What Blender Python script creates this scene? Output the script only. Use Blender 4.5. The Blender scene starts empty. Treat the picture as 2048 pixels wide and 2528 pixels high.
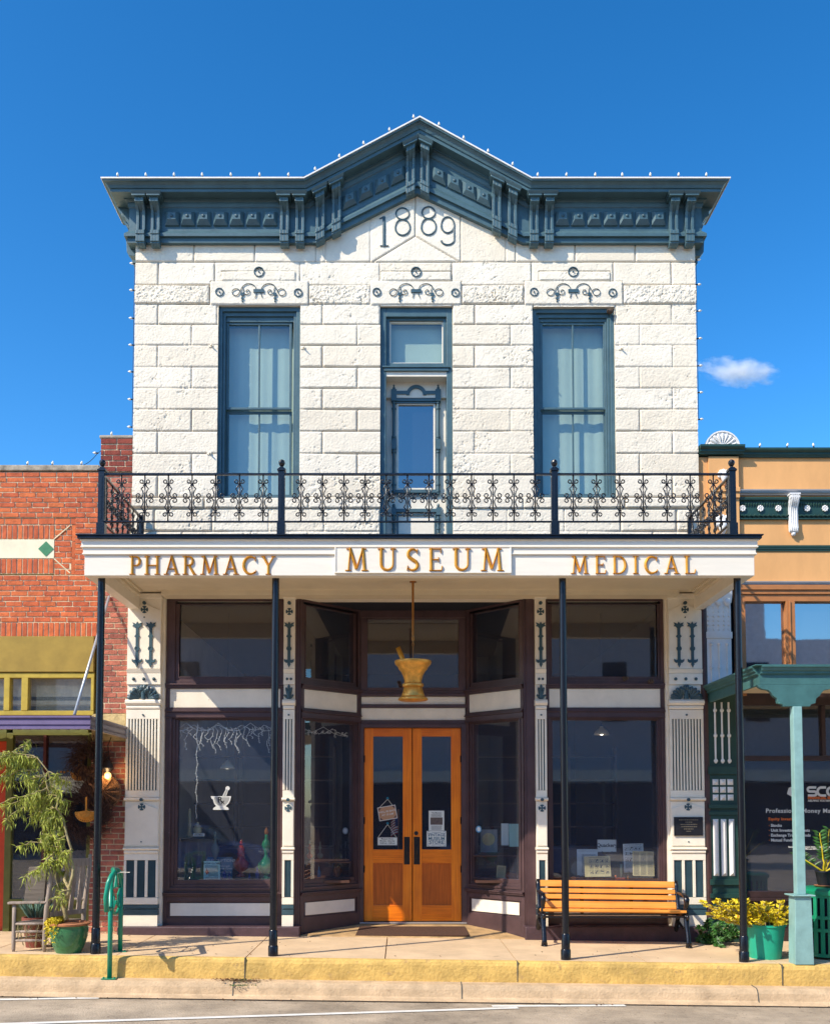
import bpy, math, random
import numpy as np
from mathutils import Vector, Matrix
random.seed(7)
scn = bpy.context.scene
COL = scn.collection
# ---------------- camera, sky, sun, exposure ----------------
F, PX, PY, PITCH = 2440.0, 990.0, 1868.0, math.radians(3.1)   # focal length and principal point in photograph pixels
CY, CZ = -12.3, 1.56                                          # camera distance from the facade plane and eye height, metres
cam_d = bpy.data.cameras.new('camera'); cam = bpy.data.objects.new('camera', cam_d); COL.objects.link(cam)
cam.location = (0, CY, CZ); cam.rotation_euler = (math.radians(90) + PITCH, 0, 0)
cam_d.sensor_fit = 'AUTO'; cam_d.sensor_width = 36; cam_d.lens = F / 2528 * 36
cam_d.shift_x = (1024 - PX) / 2528; cam_d.shift_y = (PY - 1264) / 2528
cam_d.clip_end = 3000; cam_d.clip_start = .1
scn.camera = cam
SUN = Vector((1, .75, -1.13)).normalized()
wd = bpy.data.worlds.new('World'); scn.world = wd; wd.use_nodes = True
wn = wd.node_tree; bg = wn.nodes['Background']
sky = wn.nodes.new('ShaderNodeTexSky'); sky.sky_type = 'NISHITA'; sky.sun_disc = False
sky.sun_elevation = math.asin(-SUN.z); sky.sun_rotation = math.atan2(-SUN.x, -SUN.y) % (2 * math.pi)
sky.altitude = 300; sky.air_density = 1.0; sky.dust_density = .6; sky.ozone_density = 3.0
hs = wn.nodes.new('ShaderNodeHueSaturation'); hs.inputs['Saturation'].default_value = 1.21; hs.inputs['Hue'].default_value = .495
v1 = wn.nodes.new('ShaderNodeVectorMath'); v1.operation = 'SCALE'; v1.inputs['Scale'].default_value = .15
v2 = wn.nodes.new('ShaderNodeVectorMath'); v2.operation = 'SCALE'; v2.inputs['Scale'].default_value = 1/.15
gm_ = wn.nodes.new('ShaderNodeGamma'); gm_.inputs['Gamma'].default_value = 1.3
wn.links.new(sky.outputs[0], v1.inputs[0]); wn.links.new(v1.outputs[0], gm_.inputs[0]); wn.links.new(gm_.outputs[0], v2.inputs[0]); wn.links.new(v2.outputs[0], hs.inputs['Color']); wn.links.new(hs.outputs[0], bg.inputs[0])
bg.inputs[1].default_value = .15
sl = bpy.data.lights.new('sun', 'SUN'); sl.energy = 3.0; sl.angle = math.radians(.5); sl.color = (1, .90, .74)
so = bpy.data.objects.new('sun', sl); COL.objects.link(so); so.rotation_euler = SUN.to_track_quat('-Z', 'Y').to_euler()
scn.view_settings.view_transform = 'Standard'; scn.view_settings.look = 'None'
scn.view_settings.exposure = 1.0; scn.view_settings.gamma = 1
scn.cycles.use_denoising = True; scn.cycles.volume_bounces = 2
scn.cycles.max_bounces = 8; scn.cycles.transparent_max_bounces = 16

def at(px, py, Y):
    a = (px - PX) / F; b = (PY - py) / F
    dy = math.cos(PITCH) - b * math.sin(PITCH); dz = math.sin(PITCH) + b * math.cos(PITCH)
    t = (Y - CY) / dy
    return t * a, t * dz + CZ
def X(px, py=1900, Y=0): return at(px, py, Y)[0]
def Z(py, Y=0): return at(990, py, Y)[1]
def gz(x): return -.0125 * x - .003          # the pavement falls gently to the east
# ---------------- mesh builder ----------------
class MB:
    def __init__(s): s.v = []; s.f = []
    def add(s, vs, fs):
        n = len(s.v); s.v += [tuple(p) for p in vs]; s.f += [tuple(i + n for i in q) for q in fs]; return s
    def box(s, x0, x1, y0, y1, z0, z1):
        if x0 > x1: x0, x1 = x1, x0
        if y0 > y1: y0, y1 = y1, y0
        if z0 > z1: z0, z1 = z1, z0
        return s.add([(x0,y0,z0),(x1,y0,z0),(x1,y1,z0),(x0,y1,z0),(x0,y0,z1),(x1,y0,z1),(x1,y1,z1),(x0,y1,z1)],
                     [(0,3,2,1),(4,5,6,7),(0,1,5,4),(1,2,6,5),(2,3,7,6),(3,0,4,7)])
    def prism_x(s, poly, x0, x1):     # poly in (y,z)
        n = len(poly)
        return s.add([(x0,y,z) for y,z in poly] + [(x1,y,z) for y,z in poly],
                     [tuple(range(n))[::-1], tuple(range(n,2*n))] + [(i,(i+1)%n,n+(i+1)%n,n+i) for i in range(n)])
    def prism_y(s, poly, y0, y1):     # poly in (x,z)
        n = len(poly)
        return s.add([(x,y0,z) for x,z in poly] + [(x,y1,z) for x,z in poly],
                     [tuple(range(n)), tuple(range(n,2*n))[::-1]] + [((i+1)%n,i,n+i,n+(i+1)%n) for i in range(n)])
    def prism_z(s, poly, z0, z1):     # poly in (x,y)
        n = len(poly)
        return s.add([(x,y,z0) for x,y in poly] + [(x,y,z1) for x,y in poly],
                     [tuple(range(n))[::-1], tuple(range(n,2*n))] + [(i,(i+1)%n,n+(i+1)%n,n+i) for i in range(n)])
    def disc(s, x, z, r, y0, y1, n=20, rx=None):
        return s.prism_y([(x + (rx or r)*math.cos(2*math.pi*i/n), z + r*math.sin(2*math.pi*i/n)) for i in range(n)], y0, y1)
    def ring(s, x, z, r0, r1, y0, y1, n=28, a0=0, a1=2*math.pi):
        vs = []; fs = []; full = abs(a1-a0-2*math.pi) < 1e-6; m = n if full else n+1
        for i in range(m):
            a = a0+(a1-a0)*i/n
            for r in (r0, r1):
                for y in (y0, y1): vs.append((x+r*math.cos(a), y, z+r*math.sin(a)))
        for i in range(n):
            a = 4*i; b = 4*((i+1) % m)
            fs += [(a,a+2,b+2,b),(a+1,b+1,b+3,a+3),(a,b,b+1,a+1),(a+2,a+3,b+3,b+2)]
        if not full: fs += [(0,1,3,2),(4*n,4*n+2,4*n+3,4*n+1)]
        return s.add(vs, fs)
    def tube(s, pts, r, n=8, closed=False, flat=1.0):
        P = [Vector(p) for p in pts]; m = len(P)
        R = r if isinstance(r, (list, tuple)) else [r]*m
        T = []
        for i in range(m):
            a = P[i-1] if (i or closed) else P[0]; b = P[(i+1) % m] if (i < m-1 or closed) else P[-1]
            d = b-a; T.append(d.normalized() if d.length > 1e-9 else Vector((0,0,1)))
        u = T[0].cross(Vector((0,1,0)));
        if u.length < .1: u = T[0].cross(Vector((1,0,0)))
        u.normalize(); vs = []
        for i in range(m):
            u = (u - T[i]*u.dot(T[i])).normalized(); w = T[i].cross(u)
            for k in range(n):
                a = 2*math.pi*k/n; vs.append(P[i] + (u*math.cos(a) + w*math.sin(a)*flat)*R[i])
        fs = []
        for i in range(m if closed else m-1):
            j = (i+1) % m
            for k in range(n): fs.append((i*n+k, i*n+(k+1)%n, j*n+(k+1)%n, j*n+k))
        if not closed: fs += [tuple(range(n))[::-1], tuple(range((m-1)*n, m*n))]
        return s.add(vs, fs)
    def lathe(s, prof, x=0, y=0, n=24):   # prof [(r,z)]
        vs = []; m = len(prof)
        for r, z in prof:
            for k in range(n):
                a = 2*math.pi*k/n; vs.append((x+r*math.cos(a), y+r*math.sin(a), z))
        fs = [(i*n+k, i*n+(k+1)%n, (i+1)*n+(k+1)%n, (i+1)*n+k) for i in range(m-1) for k in range(n)]
        fs += [tuple(range(n))[::-1], tuple(range((m-1)*n, m*n))]
        return s.add(vs, fs)
    def ball(s, x, y, z, r, n=12, sz=1.0, sy=1.0):
        a0 = len(s.v); s.lathe([(r*math.sin(math.pi*(i+.02)/(n/2+.04)), -r*sz*math.cos(math.pi*(i+.02)/(n/2+.04))) for i in range(n//2+1)], 0, 0, n)
        for i in range(a0, len(s.v)): p = s.v[i]; s.v[i] = (p[0]+x, p[1]*sy+y, p[2]+z)
        return s
    def frame(s, x0, x1, z0, z1, w, y0, y1, wb=None, wt=None):
        wb = w if wb is None else wb; wt = w if wt is None else wt
        s.box(x0, x0+w, y0, y1, z0, z1); s.box(x1-w, x1, y0, y1, z0, z1)
        s.box(x0+w, x1-w, y0, y1, z0, z0+wb); s.box(x0+w, x1-w, y0, y1, z1-wt, z1); return s
    def stroke(s, pts, w, y, h, ridge=.5):
        """flat ribbon with a raised ridge, drawn in x,z at depth y, standing h proud"""
        m = len(pts); W = w if isinstance(w, (list, tuple)) else [w]*m; vs = []
        for i, (x, z) in enumerate(pts):
            a = pts[max(i-1,0)]; b = pts[min(i+1,m-1)]; dx, dz = b[0]-a[0], b[1]-a[1]; L = math.hypot(dx,dz) or 1
            nx, nz = -dz/L, dx/L; q = W[i]/2
            vs += [(x+nx*q, y, z+nz*q), (x+nx*q, y-h*(1-ridge), z+nz*q), (x, y-h, z), (x-nx*q, y-h*(1-ridge), z-nz*q), (x-nx*q, y, z-nz*q)]
        fs = []
        for i in range(m-1):
            for k in range(4): fs.append((i*5+k, i*5+k+1, i*5+6+k, i*5+5+k))
        fs += [(0,1,2,3,4)[::-1], tuple((m-1)*5+k for k in range(5))]
        return s.add(vs, fs)
    def xf(s, fn): s.v = [fn(*p) for p in s.v]; return s
ORG = {}; GLASS = []
def put(mb, name, mat, parent=None, smooth=False, bevel=0, label=None, origin=None):
    me = bpy.data.meshes.new(name)
    if isinstance(mb, MB) and mat in GLASS: mb.f = [f for i, f in enumerate(mb.f) if i % 6 == 2]   # a pane is one sheet
    if isinstance(mb, MB):
        if parent is not None: o = ORG[parent.name]
        elif origin is not None: o = Vector(origin)
        else:
            xs = [p[0] for p in mb.v]; ys = [p[1] for p in mb.v]; zs = [p[2] for p in mb.v]
            o = Vector(((min(xs)+max(xs))/2, (min(ys)+max(ys))/2, min(zs)))
        me.from_pydata([(p[0]-o.x, p[1]-o.y, p[2]-o.z) for p in mb.v], [], mb.f)
    else:
        me = mb; o = ORG[parent.name] if parent is not None else Vector(origin or (0,0,0))
        me.transform(Matrix.Translation(-o))
    for m in (mat if isinstance(mat, (list, tuple)) else [mat]): me.materials.append(m)
    ob = bpy.data.objects.new(name, me); COL.objects.link(ob)
    if parent is None: ob.location = o
    else: ob.parent = parent
    ORG[ob.name] = o
    if smooth:
        me.polygons.foreach_set('use_smooth', [True]*len(me.polygons))
        if smooth == 'auto':
            es = ob.modifiers.new('edge', 'EDGE_SPLIT'); es.split_angle = math.radians(40)
    if bevel:
        b = ob.modifiers.new('bevel', 'BEVEL'); b.width = bevel; b.segments = 2; b.limit_method = 'ANGLE'; b.angle_limit = math.radians(50)
    if label: ob['label'] = label
    return ob
def put_each(mbs, name, mat, parent=None, **k): return [put(m, name, mat, parent, **k) for m in mbs]
def empty(name, loc, parent=None):
    o = bpy.data.objects.new(name, None); COL.objects.link(o); o.empty_display_size = .1
    L = Vector(loc)
    if parent is None: o.location = L
    else: o.parent = parent; L = ORG[parent.name]
    ORG[o.name] = L; return o
def tag(o, label, cat, group=None):
    o['label'] = label; o['category'] = cat
    if group: o['group'] = group
    return o
def kind(o, k='structure', label=None, cat=None):
    o['kind'] = k
    if label: o['label'] = label
    if cat: o['category'] = cat
    return o
def copy_obj(o, name=None, dx=0, dy=0, dz=0, parent=None):
    c = o.copy(); COL.objects.link(c); c.parent = parent if parent is not None else o.parent
    c.location = o.location + Vector((dx,dy,dz)); ORG[c.name] = ORG[o.name]; return c
def text_mesh(body, size, x, y, z, align='CENTER', h=.002, rot=0, sx=1, space=1, shear=0, bold=0, fn=None):
    cu = bpy.data.curves.new('t', 'FONT'); cu.body = body; cu.size = size; cu.align_x = align; cu.align_y = 'CENTER'
    cu.extrude = h; cu.space_character = space; cu.shear = shear; cu.offset = bold; cu.resolution_u = 3; cu.space_line = .85
    t = bpy.data.objects.new('t', cu); me = bpy.data.meshes.new_from_object(t)
    bpy.data.objects.remove(t); bpy.data.curves.remove(cu)
    M = Matrix.Translation((x,y,z)) @ Matrix.Rotation(rot, 4, 'Y') @ Matrix.Rotation(math.pi/2, 4, 'X') @ Matrix.Diagonal((sx,1,1,1))
    me.transform(M); me.materials.clear(); return me
def put_text(parent, name, mat, *a, **k):
    return put(text_mesh(*a, **k), name, mat, parent)
# ---------------- materials ----------------
def attr_tint(m, attr, col):
    nt = m.node_tree; b = nt.nodes['Principled BSDF']; src = b.inputs['Base Color'].links[0].from_socket
    at_ = nt.nodes.new('ShaderNodeAttribute'); at_.attribute_name = attr; mx = nt.nodes.new('ShaderNodeMix'); mx.data_type = 'RGBA'
    nt.links.new(at_.outputs['Fac'], mx.inputs[0]); nt.links.new(src, mx.inputs[6]); mx.inputs[7].default_value = (*lin(col), 1); nt.links.new(mx.outputs[2], b.inputs['Base Color'])
def lin(c):
    if isinstance(c, str): c = tuple(int(c[i:i+2], 16)/255 for i in (0,2,4))
    return tuple((x/12.92 if x <= .04045 else ((x+.055)/1.055)**2.4) for x in c)
def M(name, col, rough=.6, metal=0, var=.12, vs=6, bump=.15, bs=40, spec=.5, tint=None, wear=None, stretch=None, island=0):
    """painted / stone / metal surface: base colour varied by two noises, optional worn patches, fine relief"""
    m = bpy.data.materials.new(name); m.use_nodes = True; nt = m.node_tree; N = nt.nodes; L = nt.links
    b = N['Principled BSDF']; b.inputs['Roughness'].default_value = rough; b.inputs['Metallic'].default_value = metal
    b.inputs['Specular IOR Level'].default_value = spec
    c = lin(col); tc = N.new('ShaderNodeTexCoord'); src = tc.outputs['Object']
    if stretch:
        mp = N.new('ShaderNodeMapping'); mp.inputs['Scale'].default_value = stretch; L.new(src, mp.inputs[0]); src = mp.outputs[0]
    n = N.new('ShaderNodeTexNoise'); n.inputs['Scale'].default_value = vs; n.inputs['Detail'].default_value = 8; n.inputs['Roughness'].default_value = .65
    L.new(src, n.inputs['Vector'])
    r = N.new('ShaderNodeMapRange'); r.inputs[1].default_value = .3; r.inputs[2].default_value = .7; L.new(n.outputs[0], r.inputs[0])
    mx = N.new('ShaderNodeMix'); mx.data_type = 'RGBA'
    lo = lin(tint) if tint else tuple(x*(1-2*var) for x in c)
    mx.inputs[6].default_value = (*[x*(1-var) if not tint else y*var*3+x*(1-var*3) for x, y in zip(c, lo)], 1) if tint else (*lo, 1)
    mx.inputs[7].default_value = (*[min(1, x*(1+var*.6)) for x in c], 1); L.new(r.outputs[0], mx.inputs[0]); out = mx.outputs[2]
    if island:
        g = N.new('ShaderNodeNewGeometry'); rr = N.new('ShaderNodeMapRange'); rr.inputs[3].default_value = 1-island; rr.inputs[4].default_value = 1+island*.5
        L.new(g.outputs['Random Per Island'], rr.inputs[0]); hv = N.new('ShaderNodeHueSaturation'); L.new(out, hv.inputs['Color']); L.new(rr.outputs[0], hv.inputs['Value'])
        r2 = N.new('ShaderNodeMapRange'); r2.inputs[3].default_value = .496; r2.inputs[4].default_value = .504; L.new(g.outputs['Random Per Island'], r2.inputs[0]); L.new(r2.outputs[0], hv.inputs['Hue']); out = hv.outputs[0]
    if wear:
        wc, amt, ws = wear; n2 = N.new('ShaderNodeTexNoise'); n2.inputs['Scale'].default_value = ws; n2.inputs['Detail'].default_value = 12; n2.inputs['Roughness'].default_value = .7
        L.new(src, n2.inputs['Vector']); r3 = N.new('ShaderNodeMapRange'); r3.inputs[1].default_value = .66-amt; r3.inputs[2].default_value = .72-amt*.6; L.new(n2.outputs[0], r3.inputs[0])
        m2 = N.new('ShaderNodeMix'); m2.data_type = 'RGBA'; L.new(r3.outputs[0], m2.inputs[0]); L.new(out, m2.inputs[6]); m2.inputs[7].default_value = (*lin(wc), 1); out = m2.outputs[2]
    L.new(out, b.inputs['Base Color'])
    if bump:
        n3 = N.new('ShaderNodeTexNoise'); n3.inputs['Scale'].default_value = bs; n3.inputs['Detail'].default_value = 6; L.new(src, n3.inputs['Vector'])
        bp = N.new('ShaderNodeBump'); bp.inputs['Strength'].default_value = bump; bp.inputs['Distance'].default_value = .01; L.new(n3.outputs[0], bp.inputs['Height']); L.new(bp.outputs[0], b.inputs['Normal'])
    return m
def glass(name, refl=.12, dust=.03, tint=(.9,.95,1), dustcol=(.42,.48,.68), rough=.02):
    m = bpy.data.materials.new(name); m.use_nodes = True; nt = m.node_tree; N = nt.nodes; L = nt.links; N.clear()
    o = N.new('ShaderNodeOutputMaterial'); t = N.new('ShaderNodeBsdfTransparent'); t.inputs[0].default_value = (*tint, 1)
    g = N.new('ShaderNodeBsdfGlossy'); g.inputs['Roughness'].default_value = rough; d = N.new('ShaderNodeBsdfDiffuse'); d.inputs[0].default_value = (*dustcol, 1)
    lw = N.new('ShaderNodeLayerWeight'); lw.inputs[0].default_value = .5; fr = N.new('ShaderNodeMath'); fr.operation = 'POWER'; fr.inputs[1].default_value = 5; L.new(lw.outputs['Facing'], fr.inputs[0]); ad = N.new('ShaderNodeMath'); ad.operation = 'ADD'; ad.inputs[1].default_value = refl+.04; ad.use_clamp = True
    L.new(fr.outputs[0], ad.inputs[0]); m1 = N.new('ShaderNodeMixShader'); L.new(ad.outputs[0], m1.inputs[0]); L.new(t.outputs[0], m1.inputs[1]); L.new(g.outputs[0], m1.inputs[2])
    n = N.new('ShaderNodeTexNoise'); n.inputs['Scale'].default_value = 60; n.inputs['Detail'].default_value = 10; n.inputs['Roughness'].default_value = .8
    tc = N.new('ShaderNodeTexCoord'); L.new(tc.outputs['Object'], n.inputs['Vector'])
    r = N.new('ShaderNodeMapRange'); r.inputs[1].default_value = .35; r.inputs[2].default_value = .8; r.inputs[3].default_value = dust*.5; r.inputs[4].default_value = dust*2.2; L.new(n.outputs[0], r.inputs[0])
    # slightly wavy old glass
    n2 = N.new('ShaderNodeTexNoise'); n2.inputs['Scale'].default_value = 3; L.new(tc.outputs['Object'], n2.inputs['Vector']); bp = N.new('ShaderNodeBump'); bp.inputs['Strength'].default_value = .012; bp.inputs['Distance'].default_value = .02
    L.new(n2.outputs[0], bp.inputs['Height']); L.new(bp.outputs[0], g.inputs['Normal'])
    m2 = N.new('ShaderNodeMixShader'); L.new(r.outputs[0], m2.inputs[0]); L.new(m1.outputs[0], m2.inputs[1]); L.new(d.outputs[0], m2.inputs[2]); L.new(m2.outputs[0], o.inputs[0])
    GLASS.append(m); return m
def emis(name, col, s):
    m = bpy.data.materials.new(name); m.use_nodes = True; b = m.node_tree.nodes['Principled BSDF']
    b.inputs['Base Color'].default_value = (*lin(col), 1); b.inputs['Emission Color'].default_value = (*lin(col), 1); b.inputs['Emission Strength'].default_value = s; return m
def wood(name, col, dark, rough=.35, axis='z', sc=1):
    m = bpy.data.materials.new(name); m.use_nodes = True; nt = m.node_tree; N = nt.nodes; L = nt.links; b = N['Principled BSDF']; b.inputs['Roughness'].default_value = rough
    tc = N.new('ShaderNodeTexCoord'); mp = N.new('ShaderNodeMapping'); mp.inputs['Scale'].default_value = {'z': (60*sc,60*sc,2.2*sc), 'x': (2.2*sc,60*sc,60*sc)}[axis]; L.new(tc.outputs['Object'], mp.inputs[0])
    n = N.new('ShaderNodeTexNoise'); n.inputs['Scale'].default_value = 1; n.inputs['Detail'].default_value = 6; n.inputs['Distortion'].default_value = .6; L.new(mp.outputs[0], n.inputs['Vector'])
    n2 = N.new('ShaderNodeTexNoise'); n2.inputs['Scale'].default_value = 3; n2.inputs['Detail'].default_value = 4; L.new(tc.outputs['Object'], n2.inputs['Vector'])
    ad = N.new('ShaderNodeMath'); ad.operation = 'MULTIPLY_ADD'; ad.inputs[1].default_value = .6; L.new(n2.outputs[0], ad.inputs[0]); L.new(n.outputs[0], ad.inputs[2])
    r = N.new('ShaderNodeMapRange'); r.inputs[1].default_value = .55; r.inputs[2].default_value = 1.0; L.new(ad.outputs[0], r.inputs[0])
    mx = N.new('ShaderNodeMix'); mx.data_type = 'RGBA'; mx.inputs[6].default_value = (*lin(dark), 1); mx.inputs[7].default_value = (*lin(col), 1); L.new(r.outputs[0], mx.inputs[0]); L.new(mx.outputs[2], b.inputs['Base Color'])
    bp = N.new('ShaderNodeBump'); bp.inputs['Strength'].default_value = .12; bp.inputs['Distance'].default_value = .004; L.new(n.outputs[0], bp.inputs['Height']); L.new(bp.outputs[0], b.inputs['Normal'])
    return m
mt = {}
mt['stone'] = M('cream_stone', 'f2e7d2', .85, var=.07, vs=2.5, bump=.6, bs=38, wear=('9a8a74', -.02, 24))
mt['cream'] = M('cream_paint', 'f2e8d4', .5, var=.06, vs=4, bump=.15, bs=60, wear=('a8977c', -.03, 9))
mt['white'] = M('white_board', 'efe7d6', .5, var=.05, vs=3, bump=.12, bs=30, stretch=(.3,1,3), wear=('c5bda8', -.03, 2))
mt['soffit'] = M('soffit_paint', 'e0d2b6', .6, var=.05, vs=3, bump=.1)
mt['teal'] = M('teal_paint', '4a666e', .42, var=.12, vs=5, bump=.2, bs=25, wear=('5b7f8a', -.03, 14))
mt['plum'] = M('plum_paint', '553f40', .4, var=.18, vs=4, bump=.25, bs=22, wear=('7c6668', -.01, 16))
mt['plumd'] = M('plum_plinth', '4f3a40', .55, var=.2, vs=6, bump=.4, bs=30, wear=('8d7c80', .0, 9))
mt['black'] = M('black_iron', '14161d', .25, var=.15, vs=10, bump=.15, bs=50)
mt['gold'] = M('gold_leaf', 'd99a34', .38, .5, var=.15, vs=20, bump=.15, bs=60)
mt['goldb'] = M('gilded_mortar', 'f2b04c', .33, .45, var=.22, vs=14, bump=.2, bs=30)
mt['tealdark'] = M('dark_teal_iron', '3a5660', .45, var=.12, bump=.2)
mt['door'] = wood('varnished_door', 'ff9018', 'dc6c08', .3)
mt['doorh'] = wood('varnished_rail', 'fa8812', 'd06208', .3, 'x')
mt['doorp'] = wood('varnished_panel', 'd06812', 'a04a08', .3)
mt['bench'] = wood('bench_plank', 'f2a84a', 'd98a30', .45, 'x', .7)
mt['glass'] = glass('shop_glass', .12, .045)
mt['glassup'] = glass('upper_glass', .10, .02, tint=(.88,.93,.93))
mt['glassb'] = glass('balcony_door_glass', .26, .02, tint=(.3,.38,.45))
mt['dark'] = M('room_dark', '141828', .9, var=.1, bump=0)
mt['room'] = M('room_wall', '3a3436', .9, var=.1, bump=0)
mt['curtain'] = M('pale_blind', 'b2c4b4', .9, var=.05, vs=2, bump=.1, bs=8)
mt['brick'] = M('red_brick', 'da6e3e', .85, var=.22, vs=9, bump=.6, bs=60, island=.16, wear=('8a4630', -.03, 7))
mt['brickd'] = M('old_brick', 'c0705a', .85, var=.25, vs=9, bump=.7, bs=50, island=.3, wear=('d8b8a0', -.02, 8))
mt['brickdark'] = M('soot_brick', '9a4434', .85, var=.25, vs=9, bump=.7, bs=50, island=.35)
mt['mortar'] = M('brick_mortar', 'ecdcb4', .95, var=.15, vs=12, bump=.5, bs=80)
mt['coping'] = M('stained_coping', 'b8ac98', .9, var=.3, vs=9, bump=.6, bs=25, wear=('3a3028', .02, 6))
mt['plaque_c'] = M('cream_tile', 'efe6c4', .6, var=.08)
mt['green_tile'] = M('green_tile', '3f8a5c', .5, var=.15)
mt['ochre'] = M('ochre_plaster', 'a88c3e', .8, var=.15, vs=3, bump=.3, bs=8, wear=('8c6f22', .0, 3))
mt['ochrew'] = M('ochre_window_paint', 'bda53c', .6, var=.15)
mt['olive'] = M('olive_paint', '6a6a28', .55, var=.15, bump=.2)
mt['purple'] = M('purple_metal', '76688c', .45, var=.08, wear=('5e4a70', -.03, 9))
mt['greymetal'] = M('grey_flashing', '8d8488', .5, .3, var=.12, stretch=(1,1,4))
mt['galv'] = M('galvanised_rod', 'b8bcc0', .4, .5, var=.08)
mt['orange'] = M('orange_plaster', 'e4aa6c', .75, var=.08, vs=1.4, bump=.2, bs=12, stretch=(1.6,1,.6), wear=('c4935a', -.03, 4))
mt['orangew'] = M('orange_window_paint', 'b87844', .5, var=.1)
mt['dgreen'] = M('dark_green_paint', '24463f', .45, var=.14, bump=.15, wear=('3c6c66', -.03, 12))
mt['mgreen'] = M('canopy_green_paint', '44706e', .45, var=.14, bump=.15, wear=('63988e', -.02, 8))
mt['pgreen'] = M('pale_green_post', '8cb4b0', .45, var=.12, bump=.15, wear=('a8cec0', .0, 9))
mt['silver'] = M('silver_ledge', 'b0aca8', .4, .5, var=.1, stretch=(.3,1,6))
mt['plaster'] = M('white_plaster', 'e8e6e2', .6, var=.06, bump=.15, wear=('b8b4ac', -.03, 12))
mt['browniron'] = M('brown_downpipe', '4e3430', .5, var=.25, vs=8, bump=.3, wear=('8a6454', .0, 10))
mt['browncut'] = M('dark_window_wood', '3c2a28', .45, var=.2)
mt['concrete'] = M('pavement_concrete', 'dcbe98', .85, var=.12, vs=2.2, bump=.35, bs=90, wear=('9a8468', -.01, 3.5))
mt['kerbc'] = M('kerb_concrete', 'ccb08c', .9, var=.18, vs=5, bump=.8, bs=45, wear=('927860', .0, 9))
mt['yellow'] = M('kerb_yellow_paint', 'dab464', .8, var=.2, vs=4, bump=1.0, bs=30, wear=('b4925c', .075, 9))
mt['tilefloor'] = M('vestibule_floor', 'c4a070', .8, var=.25, vs=5, bump=.4, bs=60, wear=('7e6444', .02, 7))
mt['asphalt'] = M('asphalt', 'b6a48c', .9, var=.28, vs=1.6, bump=1.0, bs=55, wear=('655648', .07, 17))
mt['line'] = M('road_paint', 'e8e4da', .7, var=.1, wear=('a09890', .01, 12))
mt['bikegreen'] = M('rack_green', '128a6c', .3, var=.08, bump=.05)
mt['glaze'] = M('green_glaze', '3f7a50', .2, var=.12, vs=4, bump=.05)
mt['clay'] = M('clay', 'b87850', .8, var=.2, bump=.3)
mt['terra'] = M('terracotta', '7e4030', .8, var=.2, bump=.3)
mt['bark'] = M('willow_bark', 'b0a070', .8, var=.2, vs=20, bump=.4)
mt['oldwood'] = M('weathered_wood', 'a8988a', .85, var=.25, vs=3, bump=.5, bs=10, stretch=(14,14,1.2))
mt['boardw'] = M('weathered_board', '6c6258', .85, var=.25, vs=2, bump=.5, bs=8, stretch=(1.5,6,14))
mt['twig'] = M('twig', '4a3028', .8, var=.3, vs=20, bump=.2)
mt['wicker'] = M('wicker', '7c5638', .75, var=.3, vs=25, bump=.5)
mt['wickero'] = M('golden_wicker', 'd08c30', .7, var=.2, vs=25, bump=.4)
mt['leafw'] = M('willow_leaf', 'b8c04a', .6, var=.3, vs=6, bump=0, island=.35)
mt['leafy'] = M('yellow_leaf', 'e4cc24', .55, var=.2, vs=8, bump=0, island=.3)
mt['leafg'] = M('green_leaf', '3c6e2c', .5, var=.25, vs=8, bump=0, island=.35)
mt['leafb'] = M('blue_green_leaf', '6c9080', .5, var=.2, vs=8, bump=0, island=.25)
mt['red'] = M('red_petal', 'c83020', .6, var=.2)
mt['plasticg'] = M('green_planter', '1aa888', .5, var=.1, wear=('0f7a64', -.02, 6), bump=.1)
mt['bing'] = M('bin_green', '0f8a62', .4, var=.1, bump=.1)
mt['bulb'] = M('frosted_bulb', 'ece6d6', .3, var=.04, bump=0)
mt['paper'] = M('paper', 'dfe4dc', .8, var=.04, bump=0)
mt['paperb'] = M('pale_blue_card', 'a8d4cc', .8, var=.04, bump=0)
mt['papery'] = M('cream_card', 'd9c48c', .8, var=.1, vs=20, bump=0)
mt['ink'] = M('ink', '1a1a1e', .8, var=0, bump=0)
mt['inkg'] = M('grey_ink', '5a5a54', .8, var=.2, bump=0)
mt['inkteal'] = M('teal_ink', '1f5f78', .8, var=0, bump=0)
mt['decalw'] = M('white_decal', 'd2d2cc', .6, var=0, bump=0)
mt['decalg'] = M('grey_decal', '9c9c98', .6, var=.05, bump=0)
mt['decalo'] = M('orange_decal', 'e07028', .6, var=0, bump=0)
mt['bronze'] = M('dark_bronze', '35353c', .4, .6, var=.2, bump=.3)
mt['mat'] = M('door_mat', '5a3c2c', .95, var=.3, vs=60, bump=.8, bs=200, wear=('c89048', .02, 45))
mt['nest'] = M('mud', '5c4a3c', .9, var=.3, bump=.8)
def arc(cx, cz, rx, rz, a0, a1, n=22): return [(cx+rx*math.cos(math.radians(a0+(a1-a0)*i/n)), cz+rz*math.sin(math.radians(a0+(a1-a0)*i/n))) for i in range(n+1)]
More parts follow.
